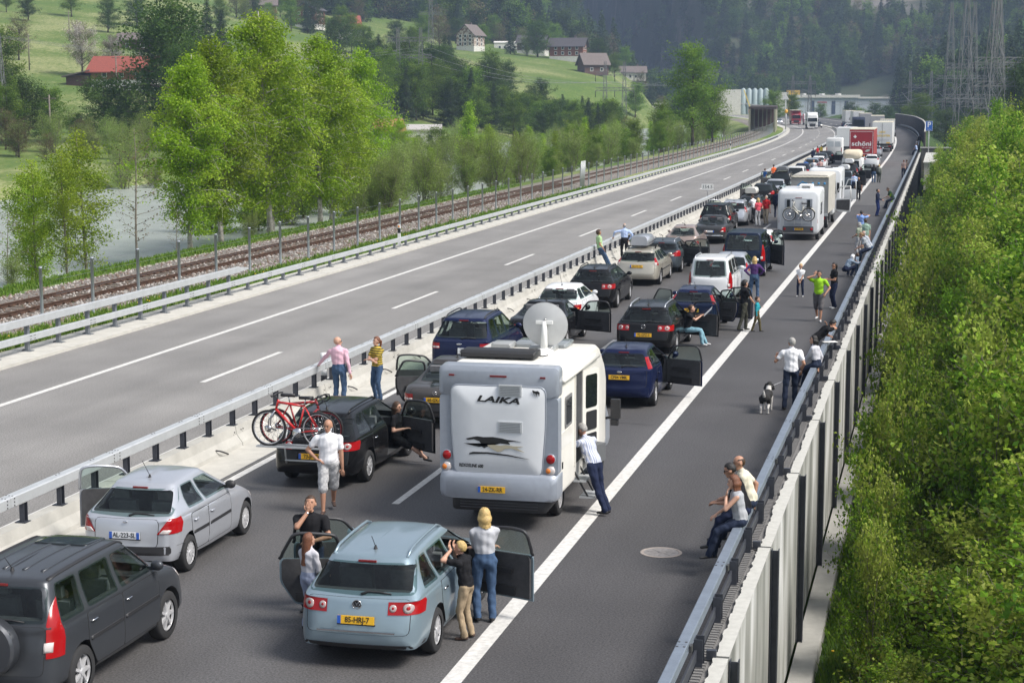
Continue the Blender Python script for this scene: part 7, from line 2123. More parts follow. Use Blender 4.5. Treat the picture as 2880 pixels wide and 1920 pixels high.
def wires(a, b_, label, sag=3.0, r=.035):
 ea, pa = PYL[a]; eb, pb = PYL[b_]
 e = empty('power_line')
 tag(e, label, 'cable')
 for (u, z), (u2, z2) in zip(pa, pb):
  def W(E_, u, z):
   c, s = math.cos(E_.rotation_euler.z), math.sin(E_.rotation_euler.z)
   return Vector((E_.location.x + u * c, E_.location.y + u * s, E_.location.z + z))
  A, B_ = W(ea, u, z), W(eb, u2, z2)
  pts = [A.lerp(B_, f) - Vector((0, 0, sag * 4 * f * (1 - f))) for f in np.linspace(0, 1, 13)]
  MB().tube(pts, r, 3).build('wire', M_WIRE, e)
wires('A', 'B', 'thin power cables strung between the two pylons before the village')
wires('B', 'C', 'thin power cables running up to the single tapering pylon')
wires('F', 'E', 'power cables from the nearest pylon down to the valley floor', 5)
wires('G', 'D', 'power cables crossing towards the factory pylon', 6)
wires('E', 'D', 'power cables between the valley pylons by the factory', 4)
wires('L', 'A', 'thin cable crossing the left meadow', 3, .02)
wires('H', 'E', 'cables from the slim pylon to the valley pylon', 4)
pp = empty('pressure_pipes')
tag(pp, 'pale pressure pipes running straight down the mountain side', 'pipeline')
for k in range(4):
 A, B_ = ray_xy(2568 + 6 * k, 1190), ray_xy(2634 + 8 * k, 1060)
 za, zb = CAM_H + (271 - 18) / FOC * 1190, CAM_H + (271 - 178) / FOC * 1060
 MB().tube([(A[0], A[1], za + 3), (B_[0], B_[1], zb + 3)], .45, 5).build('pipe', mat('pipe_grey', (.55, .57, .58), .5), pp)
for px, d, h, lab in ((150, 246, 7.6, 'wooden pole standing on the left meadow'), (339, 352, 9, 'wooden pole with crossbar in front of the chalet'), (98, 400, 8, 'thin wooden pole higher on the left meadow'), (212, 470, 8, 'small wooden pole near the blossoming tree'), (32, 330, 13, 'wooden pole with lamp at the left frame edge'), (2012, 1, 0, '')):
 if not h: continue
 x, y = ray_xy(px, d)
 e = empty('wooden_pole', (x, y, gz(x, y) - .2)); tag(e, lab, 'pole')
 MB().tube([(0, 0, 0), (0, 0, h)], [.16, .11], 7).build('shaft', M_BARKG, e)
 MB().bar((-.9, 0, h - .5), (.9, 0, h - .5), .12).build('crossbar', M_BARKG, e)
ps = empty('parking_sign', (-1.55, 238, 1.1))
tag(ps, 'blue parking sign with white P on a pole behind the guardrail', 'sign')
MB().tube([(0, 0, -2), (0, 0, 3.5)], .06, 7).build('pole', M_GALV, ps)
MB().box((0, -.08, 2.85), (.86, .04, 1.24)).build('frame', M_WFR, ps)
MB().box((0, -.10, 2.85), (.80, .04, 1.18)).build('panel', mat('sign_blue', (.015, .12, .48), .4), ps)
link('lettering', text_mesh('P', .95, M_PLATE_W if 'M_PLATE_W' in globals() else M_WFR, bold=.02), ps, (0, -.125, 2.98), (PI / 2, 0, 0))
link('lettering', text_mesh('1000 m', .18, M_WFR), ps, (0, -.125, 2.40), (PI / 2, 0, 0))
x, y, z = rd(-26.9, 420)
wsn = empty('warning_sign', (x, y, 0)); tag(wsn, 'white triangular warning sign beyond the gallery', 'sign')
MB().tube([(0, 0, 0), (0, 0, 7.2)], .08, 6).build('pole', M_GALV, wsn)
MB().prism([(-.75, 7.0), (.75, 7.0), (0, 8.3)], 'y', -.1, -.05).build('triangle', M_WFR, wsn)
x, y, z = rd(-26.6, 395)
lmp = empty('warning_lamp', (x, y, 0)); tag(lmp, 'round orange warning lamp beside the gallery', 'lamp')
MB().tube([(0, 0, 0), (0, 0, 4.2)], .06, 6).build('pole', M_GALV, lmp)
MB().ball((0, 0, 4.5), (.35, .2, .45), 10, 7).build('lamp', mat('lamp_orange', (.85, .45, .06), .4), lmp)
# ------------------------------------------------------------------ people and the dog
SK1 = mat('skin_fair', (.52, .30, .21), .55, var=.06, vscale=10)
SK2 = mat('skin_tan', (.40, .21, .135), .55, var=.06, vscale=10)
SK3 = mat('skin_brown', (.24, .125, .08), .55, var=.06, vscale=10)
_cl = {}
def cloth(name, col, var=.10, pat=None, col2=None):
 if name in _cl: return _cl[name]
 m = mat('cloth_' + name, col, .9, var=var, vscale=7, bump=.35, bscale=14, spec=.15)
 if pat:
  n, l = m.node_tree.nodes, m.node_tree.links
  tc = n.new('ShaderNodeTexCoord')
  if pat == 'check':
   t = n.new('ShaderNodeTexChecker'); t.inputs['Scale'].default_value = 22
   t.inputs['Color1'].default_value = (*col, 1); t.inputs['Color2'].default_value = (*col2, 1)
   l.new(tc.outputs['Object'], t.inputs['Vector']); l.new(t.outputs['Color'], n['Principled BSDF'].inputs['Base Color'])
  else:
   t = n.new('ShaderNodeTexWave'); t.inputs['Scale'].default_value = 5.2 if pat == 'hstripe' else 9
   t.bands_direction = 'Z' if pat == 'hstripe' else 'X'
   r = n.new('ShaderNodeValToRGB'); r.color_ramp.interpolation = 'CONSTANT'
   r.color_ramp.elements[0].color = (*col, 1); r.color_ramp.elements[1].color = (*col2, 1); r.color_ramp.elements[1].position = .55
   l.new(tc.outputs['Object'], t.inputs['Vector']); l.new(t.outputs['Fac'], r.inputs['Fac']); l.new(r.outputs['Color'], n['Principled BSDF'].inputs['Base Color'])
 _cl[name] = m
 return m
C_WHITE = cloth('white', (.78, .78, .80)); C_BLACK = cloth('black', (.014, .014, .016)); C_PINK = cloth('pink', (.66, .42, .50)); C_JEANS = cloth('jeans', (.055, .095, .17), .25)
C_DJEANS = cloth('dark_jeans', (.022, .03, .055), .25); C_NAVY = cloth('navy', (.016, .022, .05)); C_GREY = cloth('grey', (.36, .37, .39)); C_LGREY = cloth('light_grey', (.50, .50, .54)); C_KHAKI = cloth('khaki', (.34, .26, .17))
C_LIME = cloth('lime', (.30, .58, .03)); C_PURPLE = cloth('purple', (.075, .035, .13)); C_RED = cloth('red', (.45, .02, .025)); C_CORAL = cloth('coral', (.72, .10, .14)); C_BLUE = cloth('blue', (.04, .13, .42)); C_ORANGE = cloth('orange', (.62, .12, .03))
C_LBLUE = cloth('light_blue', (.38, .48, .70)); C_SKY = cloth('sky_blue', (.22, .34, .66)); C_MINT = cloth('mint', (.40, .58, .30)); C_OLIVE = cloth('dark_green', (.02, .045, .025)); C_TEAL = cloth('teal', (.03, .30, .36)); C_BROWN = cloth('brown', (.13, .085, .06)); C_CREAM = cloth('cream', (.62, .58, .46))
C_STRY = cloth('yellow_stripes', (.55, .40, .06), 0, 'hstripe', (.07, .06, .035)); C_STRB = cloth('blue_pinstripe', (.62, .64, .70), 0, 'vstripe', (.30, .34, .48)); C_CHK = cloth('check_blue', (.34, .42, .52), 0, 'check', (.12, .17, .24)); C_PLAID = cloth('plaid_grey', (.50, .50, .50), 0, 'check', (.38, .38, .39)); C_CHKG = cloth('check_green', (.33, .45, .38), 0, 'check', (.14, .22, .18)); C_SALM = cloth('salmon_check', (.62, .32, .28), 0, 'check', (.52, .40, .38))
S_BLACK = mat('shoe_black', (.018, .018, .018), .5); S_WHITE = mat('shoe_white', (.62, .62, .62), .6); S_BROWN = mat('shoe_brown', (.07, .04, .03), .6)
H_BROWN = mat('hair_brown', (.055, .028, .014), .5, var=.4, vscale=30, bump=.6, bscale=60); H_BLACK = mat('hair_black', (.012, .010, .009), .5, var=.3, vscale=30, bump=.6, bscale=60); H_BLOND = mat('hair_blond', (.52, .36, .14), .5, var=.3, vscale=30, bump=.6, bscale=60)
H_GINGER = mat('hair_auburn', (.15, .055, .025), .5, var=.35, vscale=30, bump=.6, bscale=60); H_GREY = mat('hair_grey', (.34, .33, .31), .6, var=.3, vscale=30, bump=.6, bscale=60); H_DBL = mat('hair_dark_blond', (.22, .13, .055), .5, var=.35, vscale=30, bump=.6, bscale=60)
M_EYE = mat('eye_dark', (.012, .010, .010), .3); M_LIP = mat('lips', (.33, .11, .09), .5); M_SUNG = mat('sunglasses', (.008, .008, .010), .1)
def ik(a, c, l1, l2, pole):
 """joint between a and c with bone lengths l1, l2, bent towards pole; returns joint, end"""
 a, c = Vector(a), Vector(c)
 d = c - a
 L = min(d.length, (l1 + l2) * .998)
 if d.length < 1e-6: d = Vector((0, 0, -1))
 dn = d.normalized()
 x = (l1 * l1 - l2 * l2 + L * L) / (2 * L)
 h = math.sqrt(max(0, l1 * l1 - x * x))
 p = Vector(pole)
 p = p - dn * p.dot(dn)
 if p.length < 1e-6: p = Vector((0, 1, .1)) - dn * dn.y
 p.normalize()
 return a + dn * x + p * h, a + dn * L
class Fig:
 """tapered capsules merged into one continuous surface, coloured by the nearest capsule"""
 def __init__(s): s.pr, s.b = [], MB()
 def cap(s, a, b, ra, rb, m, flat=1.0, side=None):
  """capsule a->b; flat<1 squeezes depth; side = wide direction"""
  a, b = Vector(a), Vector(b)
  t = (b - a)
  if t.length < 1e-5: t = Vector((0, 0, .001)); b = a + t
  tn = t.normalized()
  sd = Vector(side) if side is not None else (Vector((1, 0, 0)) if abs(tn.x) < .9 else Vector((0, 1, 0)))
  sd = (sd - tn * sd.dot(tn)).normalized()
  up = tn.cross(sd)
  rings = []
  for f, k in ((-1, .30), (-.75, .70), (-.35, .95), (0, 1)):
   rings.append((a + tn * ra * f * flat, ra * k))
  for f, k in ((0, 1), (.35, .95), (.75, .70), (1, .30)):
   rings.append((b + tn * rb * f * flat, rb * k))
  s.b.loft([[c + (sd * math.cos(q) + up * math.sin(q) * flat) * r for q in np.linspace(0, 2 * PI, 11)[:-1]] for c, r in rings])
  s.pr.append((np.array(a), np.array(b), ra, rb, m, flat, np.array(sd), np.array(up)))
 def ell(s, c, r, m, M=None):
  c = Vector(c)
  s.b.ball(c, r, 12, 9, 0, M)
  rr = max(r)
  s.pr.append((np.array(c), np.array(c) + 1e-4, rr, rr, m, min(r) / rr, np.array((1., 0, 0)), np.array((0, 1., 0))))
 def finish(s, parent, voxel, mats, extra=None, name='body'):
  t = s.b.build('figure_tmp', [], fix=True)
  r = t.modifiers.new('r', 'REMESH'); r.mode = 'VOXEL'; r.voxel_size = voxel; r.use_smooth_shade = True
  sm = t.modifiers.new('s', 'SMOOTH'); sm.iterations = 3; sm.factor = .5
  pr = s.pr
  used = []
  for p in pr:
   if p[4] not in used: used.append(p[4])
  def done(tmp, me, pr=pr, used=used):
   n_ = len(me.polygons)
   c = np.empty(n_ * 3, np.float32); me.polygons.foreach_get('center', c); c = c.reshape(-1, 3)
   best = np.full(n_, 1e9); idx = np.zeros(n_, np.int32)
   for a, b, ra, rb, m, fl, sd, up in pr:
    d = b - a
    f = np.clip(((c - a) @ d) / max(1e-9, d @ d), 0, 1)
    q = c - (a + f[:, None] * d)
    if fl < 1:
     w = q @ up
     q = q + np.outer(w * (1 / fl - 1), up)
    v = np.linalg.norm(q, axis=1) - (ra + (rb - ra) * f)
    k = v < best
    best[k] = v[k]; idx[k] = used.index(m)
   nv = len(me.vertices)
   co = np.empty(nv * 3, np.float32); me.vertices.foreach_get('co', co); co = co.reshape(-1, 3)
   no = np.empty(nv * 3, np.float32); me.vertex_normals.foreach_get('vector', no); no = no.reshape(-1, 3)
   cloth_v = np.zeros(nv, bool)
   pv_ = np.empty(len(me.loops), np.int32); me.loops.foreach_get('vertex_index', pv_)
   ok = np.array([m.name.startswith('cloth') for m in used])
   lt = np.empty(n_, np.int32); me.polygons.foreach_get('loop_total', lt)
   cloth_v[pv_[np.repeat(ok[idx], lt)]] = True
   x, y, z_ = co.T
   fold = np.sin(31 * x + 9 * z_ + 2.2 * np.sin(17 * y)) * np.sin(26 * y - 11 * z_ + 1.9 * np.sin(19 * x)) + .7 * np.sin(38 * z_ + 14 * x + 2.5 * np.sin(12 * y + 4 * x))
   co += no * (fold * .0055 * cloth_v)[:, None]
   me.vertices.foreach_set('co', co.ravel())
   me.materials.clear()
   for m in used: me.materials.append(m)
   me.polygons.foreach_set('material_index', idx)
   me.polygons.foreach_set('use_smooth', np.full(n_, True))
   me.name = name
   if extra:
    bm = bmesh.new(); bm.from_mesh(me)
    tmpm = extra.mesh('hands', list(used), fix=True)
    bm.from_mesh(tmpm); bm.to_mesh(me); bm.free()
    bpy.data.meshes.remove(tmpm)
   link(name, me, parent)
  PENDING.append((t, done, [t]))
STAND = dict(feet=((-.11, .02), (.11, -.02)), hands=((-.24, .04, .80), (.24, .04, .80)))
def person(label, X, Y, face, h=1.75, top=C_WHITE, bottom=C_JEANS, sleeve=.5, legs=1.0, hair=('short', H_BROWN), shoes=S_BLACK, skin=SK1, hands=None, feet=None, pelvis=None,
           lean=0.0, leanx=0.0, head=(0, 0), z=0.0, det=1, fat=1.0, glasses=False, twist=0.0, knee=None, group=None, watch=False, elbow=None, skirt=None, hold=None, toes=None, hem=None):
 """face: degrees counter-clockwise from driving direction; hands/feet in body space for a 1.75 m figure"""
 k = h / 1.75
 e = empty('person', (X, Y, z), R(face))
 e.scale = (k, k, k)
 tag(e, label, 'person', group)
 f = Fig()
 pz = .93 if pelvis is None else pelvis[2]
 P = Vector((0, 0, pz)) if pelvis is None else Vector(pelvis)
 Rm = Matrix.Rotation(-R(lean), 3, 'X') @ Matrix.Rotation(R(leanx), 3, 'Y') @ Matrix.Rotation(R(twist), 3, 'Z')
 T = lambda x, y, zz: P + Rm @ Vector((x, y, zz))
 sd = Rm @ Vector((1, 0, 0))
 female = hair[0] in ('long', 'bob', 'tail')
 sw = .172 if female else .195
 child = h < 1.45
 if child: sw *= .92
 f.cap(T(0, .0, .02), T(0, 0, .10), .166 * fat, .156 * fat, bottom, .76, sd)
 f.cap(T(0, 0, .14), T(0, .01, .26), .152 * fat, .164 * fat, top, .76, sd)
 f.cap(T(0, .01, .30), T(0, .0, .42), .174 * fat, .170 * fat, top, .74, sd)
 if female and not child: f.cap(T(-.07, .085, .34), T(.07, .085, .34), .055, .055, top, 1)
 if fat > 1.08: f.ell(T(0, .075, .20), (.13, .10, .13), top)
 f.cap(T(-sw + .03, 0, .455), T(sw - .03, 0, .455), .066, .066, top, .9)
 f.cap(T(0, -.005, .47), T(0, .012, .55), .062, .055, skin)
 if sleeve < .9 and not hem: f.cap(T(0, 0, .06), T(0, 0, .13), .170 * fat, .164 * fat, top, .79, sd)
 if hem: f.cap(T(0, 0, .07), T(0, 0, .12), .155 * fat, .15 * fat, hem, .72, sd)
 Hm = Rm @ Matrix.Rotation(R(head[0]), 3, 'Z') @ Matrix.Rotation(-R(head[1]), 3, 'X')
 hc = T(0, .020, .672)
 hs = 1.0 if not child else 1.22
 if child: hc = T(0, .020, .69)
 HP = lambda x, y, zz: hc + Hm @ (Vector((x, y, zz)) * hs)
 f.ell(HP(0, -.008, .025), (.078 * hs, .098 * hs, .098 * hs), skin, Hm)
 f.cap(HP(0, .030, -.03), HP(0, .045, -.075), .060 * hs, .042 * hs, skin)
 f.cap(HP(0, .088, .0), HP(0, .104, -.025), .012 * hs, .016 * hs, skin)
 for s_ in (-1, 1): f.ell(HP(s_ * .079, -.005, -.005), (.012 * hs, .022 * hs, .032 * hs), skin, Hm)
 ft = feet or STAND['feet']
 for i, s_ in enumerate((-1, 1)):
  hip = T(s_ * .092, 0, -.01)
  fz = ft[i][2] if len(ft[i]) > 2 else 0.0
  ank = Vector((ft[i][0], ft[i][1] - .03, fz + .085))
  kn, an = ik(hip, ank, .43, .425, (knee[i] if knee else (s_ * .12, 1, 0)))
  rt = .099 * (.95 + .05 * fat) * (1.04 if legs < .9 else 1)
  if legs >= .9:
   f.cap(hip, kn, rt, .070, bottom); f.cap(kn, an, .068, .060 if not skirt else .04, bottom)
  elif legs >= .4:
   mid = hip.lerp(kn, 1.0) + (an - kn) * (legs - .5) * .6
   f.cap(hip, hip.lerp(kn, .92), rt * 1.08, .092, bottom)
   if legs > .5: f.cap(hip.lerp(kn, .9), mid, .092, .09, bottom)
   f.cap(hip.lerp(kn, .8), kn, .055, .054, skin); f.cap(kn, kn.lerp(an, .35), .052, .055, skin); f.cap(kn.lerp(an, .35), an, .055, .035, skin)
  else:
   f.cap(hip, kn, rt * .85, .054, skin); f.cap(kn, kn.lerp(an, .35), .052, .056, skin); f.cap(kn.lerp(an, .35), an, .056, .033, skin)
  dirx = (toes[i] if toes else (s_ * .18, 1, 0))
  dv = Vector(dirx).normalized()
  f.cap(an + Vector((0, 0, -.035)) - dv * .035, an + dv * .15 + Vector((0, 0, -.058)), .042, .034, shoes, .8, Vector((dv.y, -dv.x, 0)))
 if skirt: f.cap(T(0, 0, 0), T(0, .0, -.30), .16, .20, bottom, .8, sd)
 hd = hands or STAND['hands']
 ex = MB()
 msl = {}
 for i, s_ in enumerate((-1, 1)):
  sh = T(s_ * sw, 0, .445)
  wr = Vector(hd[i][:3])
  el, w_ = ik(sh, wr, .285, .25, (elbow[i] if elbow else (s_ * .6, -1, -.35)))
  am = top if sleeve > 0 else skin
  ru = .054 * (.9 if female or child else 1)
  if sleeve >= .95:
   f.cap(sh, el, ru + .010, .050, top); f.cap(el, w_, .049, .040, top)
  elif sleeve > .1:
   q = min(1, sleeve * 1.7)
   f.cap(sh, sh.lerp(el, .55 * q + .1), ru + .016, .062, top)
   f.cap(sh.lerp(el, .3), el, .047, .041, skin); f.cap(el, w_, .043, .030, skin)
  else:
   f.cap(sh, el, ru, .038, skin); f.cap(el, w_, .038, .026, skin)
  fd = (w_ - el).normalized()
  if len(hd[i]) > 3: fd = Vector(hd[i][3:6]).normalized()
  pm = w_ + fd * .055
  sdv = fd.cross(Vector((0, 0, 1)) if abs(fd.z) < .9 else Vector((0, 1, 0))).normalized()
  f.cap(w_ + fd * .02, w_ + fd * .085, .030, .036, skin, .5, sdv)
  up = sdv.cross(fd)
  if det > 0:
   for q, (o, ln) in enumerate(((-.030, .068), (-.010, .080), (.010, .076), (.029, .058))):
    b0 = w_ + fd * .095 + sdv * o
    b1 = b0 + fd * ln * .55 - up * .010
    b2 = b1 + fd * ln * .40 - up * .030
    ex.tube([b0 - fd * .02, b0, b1, b2], [.0095, .0095, .009, .007], 5)
   t0 = w_ + fd * .035 + sdv * .032 * -s_
   ex.tube([t0, t0 + fd * .03 + sdv * .022 * -s_, t0 + fd * .065 + sdv * .026 * -s_ - up * .01], [.011, .0105, .008], 5)
 si = None
 f_used = []
 for p in f.pr:
  if p[4] not in f_used: f_used.append(p[4])
 if det > 0: ex.m = [f_used.index(skin)] * len(ex.f)
 f.finish(e, {2: .0135, 1: .019, 0: .030}[det], None, ex if det > 0 else None)
 st, hm_ = hair
 if st != 'bald':
  b = MB()
  rnd = random.Random(int(X * 97 + Y * 31))
  n1, n2 = 30, 14
  vs = []
  lng = st in ('long', 'bob')
  ln = {'long': .42, 'bob': .17}.get(st, 0)
  for i in range(n2 + 1):
   th = PI / 2 - (PI * .80) * i / n2
   g_ = 0
   if lng:
    th = max(0, PI / 2 - PI / 2 * i / 6)
    g_ = max(0, (i - 6) / 8)
   for q in range(n1):
    az = 2 * PI * q / n1
    d = Vector((math.cos(th) * math.sin(az), math.cos(th) * math.cos(az), math.sin(th)))
    low = {'short': -.15, 'crop': -.1, 'bob': -9, 'long': -9, 'tail': -.30, 'ring': .25, 'curly': -.45}[st]
    facey = d.y > (.30 if not lng else .42) and d.z < (.62 if d.y > .7 else .50)
    hide = facey or (d.z < low and d.y > -.35) or (st == 'ring' and d.z > .35) or (d.z < -.62 and st in ('short', 'crop'))
    rr = .90 if hide else ({'crop': 1.035, 'ring': 1.04}.get(st, 1.085) + rnd.uniform(-.02, .03) + (.045 if (q % 2 and lng) else 0) + (.14 + rnd.uniform(0, .12) if st == 'curly' else 0))
    if lng and g_ > 0:
     w_ = (1 + .18 * math.sin(min(1, g_ * 1.6) * PI) * (1 if st == 'bob' else .5)) * (1 - .25 * g_ if st == 'long' else 1)
     if hide: w_ *= .55
     vs.append(HP(d.x * .080 * rr * w_, -.012 - (.10 * g_ if st == 'long' else .012 * g_) + d.y * .098 * rr * w_ * (1 - .45 * g_ if st == 'long' else 1), .027) + Vector((0, 0, -ln * g_ + rnd.uniform(-.014, .014) * (g_ > .8))))
    else:
     vs.append(HP(d.x * .080 * rr, -.008 + d.y * .100 * rr, .027 + d.z * .102 * rr))
  fs = []
  for i in range(n2):
   for q in range(n1): fs.append((i * n1 + q, i * n1 + (q + 1) % n1, (i + 1) * n1 + (q + 1) % n1, (i + 1) * n1 + q))
  b.add(vs, fs, 0, True)
  if st == 'tail':
   b.tube([HP(0, -.10, .03), HP(.01, -.15, .0), HP(.01, -.15, -.10), HP(0, -.125, -.18)], [.03, .035, .03, .01], 7)
  b.build('hair', hm_, e)
 if det > 0 and not glasses:
  fb = MB()
  for s_ in (-1, 1): fb.ball(HP(s_ * .031, .083, .012), (.012 * hs, .008 * hs, .007 * hs), 7, 5, 0, Hm)
  fb.build('eyes', M_EYE, e)
  fb = MB()
  for s_ in (-1, 1): fb.tube([HP(s_ * .016, .094, .032), HP(s_ * .048, .080, .034)], .005 * hs, 5)
  fb.build('eyebrows', hm_ if st != 'bald' else H_BROWN, e)
  MB().ball(HP(0, .086, -.058), (.024 * hs, .008 * hs, .007 * hs), 8, 5, 0, Hm).build('mouth', M_LIP, e)
 if glasses:
  fb = MB()
  for s_ in (-1, 1): fb.ball(HP(s_ * .034, .086, .012), (.028 * hs, .010 * hs, .019 * hs), 8, 6, 0, Hm); fb.tube([HP(s_ * .06, .08, .014), HP(s_ * .082, .0, .014)], .004, 4)
  fb.tube([HP(-.012, .096, .014), HP(.012, .096, .014)], .004, 4)
  fb.build('sunglasses', M_SUNG, e)
 if watch:
  w_ = Vector(hd[watch if watch in (0, 1) else 0][:3])
  MB().ball(w_, (.034, .034, .02), 8, 5).build('watch', M_CHROME, e)
 return e
# ------------------------------------------------------------------ who stands where
RAILZ = .85
SIT = dict(pelvis=(0, -.06, .98), feet=((-.12, .50, .32), (.10, .42, .27)), knee=((-.1, 1, .9), (.1, 1, .9)))
person('man in pink shirt and jeans leaning on the median rail', -14.5, 42.2, -4, 1.80, C_PINK, C_JEANS, 1.0, hair=('bald', H_GREY), hands=((-.60, .16, 1.0), (.30, -.02, .84)), head=(-60, 0), det=2, fat=1.12, glasses=True, leanx=-3)
person('woman in yellow striped top with folded arms by the median', -13.85, 43.3, 150, 1.68, C_STRY, C_JEANS, .75, hair=('tail', H_GINGER), hands=((.10, .22, 1.12, 1, .1, 0), (-.10, .24, 1.10, -1, .1, 0)), elbow=((-1, .2, -.5), (1, .2, -.5)), head=(-8, -4), det=2)
person('man in white T-shirt and pale shorts, hand on hip, behind the black estate', -10.95, 31.2, 196, 1.80, C_WHITE, C_PLAID, .5, .66, ('bald', H_GREY), S_BROWN, SK2, hands=((-.25, .05, .84), (.21, .06, 1.0, -.8, .4, -.2)), elbow=((-.8, -1, -.3), (1, -.35, 0)), feet=((-.06, -.30, .06), (.10, .22)), head=(-22, 6), det=2, fat=1.08)
person('man in black T-shirt with hand on his chin behind the ice-blue estate', -9.05, 24.95, 188, 1.82, C_BLACK, C_DJEANS, .5, hair=('crop', H_BROWN), skin=SK2, hands=((-.06, .22, 1.10, 1, .2, 0), (.02, .16, 1.50, -.2, -.1, 1)), elbow=((-.8, .3, -.5), (.8, .4, -1)), head=(4, -14), det=2, watch=1)
person('girl with very long hair and white cardigan at the left rear door', -8.75, 24.0, -28, 1.48, C_LGREY, cloth('pale_jeans', (.30, .34, .46)), 1.0, hair=('long', H_GINGER), hands=((-.10, .26, .98), (.14, .26, 1.0)), head=(-10, -12), det=2, hem=cloth('magenta', (.60, .05, .30)))
person('blond boy in black T-shirt and khaki trousers leaning to the car window', -6.42, 24.15, 82, 1.46, C_BLACK, C_KHAKI, .5, hair=('short', H_BLOND), shoes=S_BROWN, hands=((-.07, .26, 1.56, 0, .3, 1), (.10, .26, 1.52, 0, .3, 1)), elbow=((-1, .2, -.8), (1, .2, -.8)), lean=8, head=(0, -16), det=2)
person('blonde woman in grey top and jeans with folded arms beside the open door', -6.38, 25.05, 22, 1.74, cloth('pale_grey_top', (.44, .45, .48)), C_JEANS, 1.0, hair=('bob', H_BLOND), hands=((.10, .22, 1.10, 1, .1, 0), (-.10, .24, 1.08, -1, .1, 0)), elbow=((-1, .0, -.5), (1, .0, -.5)), head=(8, -6), det=2)
person('man in striped shirt and navy trousers leaning into the motorhome door', -6.3, 32.45, 62, 1.78, C_STRB, C_NAVY, .5, hair=('short', H_GREY), skin=SK2, hands=((-.18, .38, 1.28), (.16, .34, 1.12)), feet=((-.10, -.52), (.10, -.42)), pelvis=(0, -.20, .90), lean=24, det=2)
person('person sitting sideways in the black estate with bare legs out', -11.1, 36.0, -96, 1.65, C_BLACK, C_BLACK, .5, .45, ('bob', H_BROWN), S_BLACK, SK1, hands=((-.15, .25, .80), (.15, .25, .80)), pelvis=(0, 0, .58), feet=((-.10, .60, .10), (.10, .78, .08)), knee=((-.1, 1, .9), (.1, 1, .9)), det=2)
person('woman in grey tank top and dark jeans sitting on the guardrail', -3.02, 28.45, 98, 1.66, C_GREY, C_DJEANS, 0, hair=('bob', H_GINGER), hands=((-.05, .20, 1.40, .1, -.2, 1), (.12, .34, 1.06)), elbow=((-.6, .4, -1), (.8, -.5, -.4)), lean=10, det=2, head=(10, -6), **SIT)
person('man in black shirt and sunglasses sitting between two others on the guardrail', -3.02, 28.98, 90, 1.78, C_BLACK, C_NAVY, .5, hair=('crop', H_BLACK), skin=SK2, hands=((-.10, .36, 1.08), (.08, .38, 1.08)), lean=20, det=2, glasses=True, head=(0, -4), **SIT)
person('balding man in cream shirt at the back of the guardrail trio', -2.98, 29.55, 92, 1.78, C_CREAM, C_DJEANS, .5, hair=('ring', H_BROWN), skin=SK2, hands=((-.10, .36, 1.06), (.24, -.10, .98)), lean=16, det=2, head=(20, -6), **SIT)
person('man in white T-shirt holding a phone and the dog lead', -3.45, 44.5, 10, 1.82, C_WHITE, C_DJEANS, .5, hair=('short', H_GREY), skin=SK2, hands=((-.30, .26, 1.16, -.1, .3, 1), (.25, .10, .94)), feet=((-.16, -.12), (.10, .10)), det=2, fat=1.05, head=(18, -10))
person('dark-haired woman in grey hoodie sitting on the guardrail by the dog walker', -2.98, 46.1, 68, 1.64, C_LGREY, C_DJEANS, 1.0, hair=('bob', H_BLACK), hands=((-.12, .30, .96), (.18, -.05, .92)), lean=8, det=1, head=(30, -16), **SIT)
person('man in black T-shirt bent over a paper on the guardrail', -3.3, 50.7, -72, 1.76, C_BLACK, C_DJEANS, .5, hair=('short', H_BLACK), skin=SK2, hands=((-.10, .46, 1.02), (.06, .34, 1.30, -.2, -.2, 1)), lean=48, det=1, head=(0, -18), elbow=((-1, .2, -.6), (1, .3, -.6)))
MB().box((0, 0, 0), (.42, .30, .004)).build('newspaper', mat('paper', (.72, .72, .70), .8), None, (-2.88, 50.75, .885), (0, 0, .4))
tag(bpy.data.objects['newspaper'], 'white sheet of paper lying on the guardrail', 'paper')
person('man in lime green polo walking with a phone at his ear', -3.95, 62.5, 176, 1.80, C_LIME, cloth('grey_shorts', (.12, .115, .12)), .5, .66, ('crop', H_BLACK), S_WHITE, SK2, hands=((-.26, .18, .98), (.13, .16, 1.56, -.3, -.3, 1)), elbow=((-1, -.6, -.3), (1, .2, -.5)), feet=((-.09, .20), (.09, -.28, .05)), det=1, head=(-4, -4), lean=4)
person('woman in black top and navy trousers holding a camera', -3.65, 66.4, 118, 1.72, C_BLACK, C_NAVY, .45, hair=('tail', H_BLACK), shoes=S_WHITE, skin=SK2, hands=((-.06, .28, 1.10), (.08, .28, 1.12)), det=1, head=(22, 0), glasses=True)
person('small boy in white T-shirt standing alone on the shoulder', -5.15, 70.1, 172, 1.28, C_WHITE, C_NAVY, .5, hair=('crop', H_BLOND), shoes=S_WHITE, hands=((-.05, .16, .86), (.05, .16, .86)), feet=((-.14, .0), (.14, .0)), det=1, glasses=True)
person('crouching person in checked jacket and white headscarf', -3.72, 78.5, -50, 1.66, C_CHK, C_NAVY, 1.0, hair=('bob', mat('scarf_white', (.70, .70, .72), .8)), shoes=S_WHITE, hands=((-.14, .52, .62), (.16, .54, .66)), pelvis=(0, -.18, .34), feet=((-.14, .10), (.14, .06)), knee=((-.3, 1, .5), (.3, 1, .5)), lean=34, det=1)
person('toddler in denim beside the crouching person', -3.4, 79.5, 60, .95, C_CHK, C_JEANS, .5, hair=('bob', H_BROWN), hands=((-.2, .12, 1.0), (.12, .2, 1.4)), det=1)
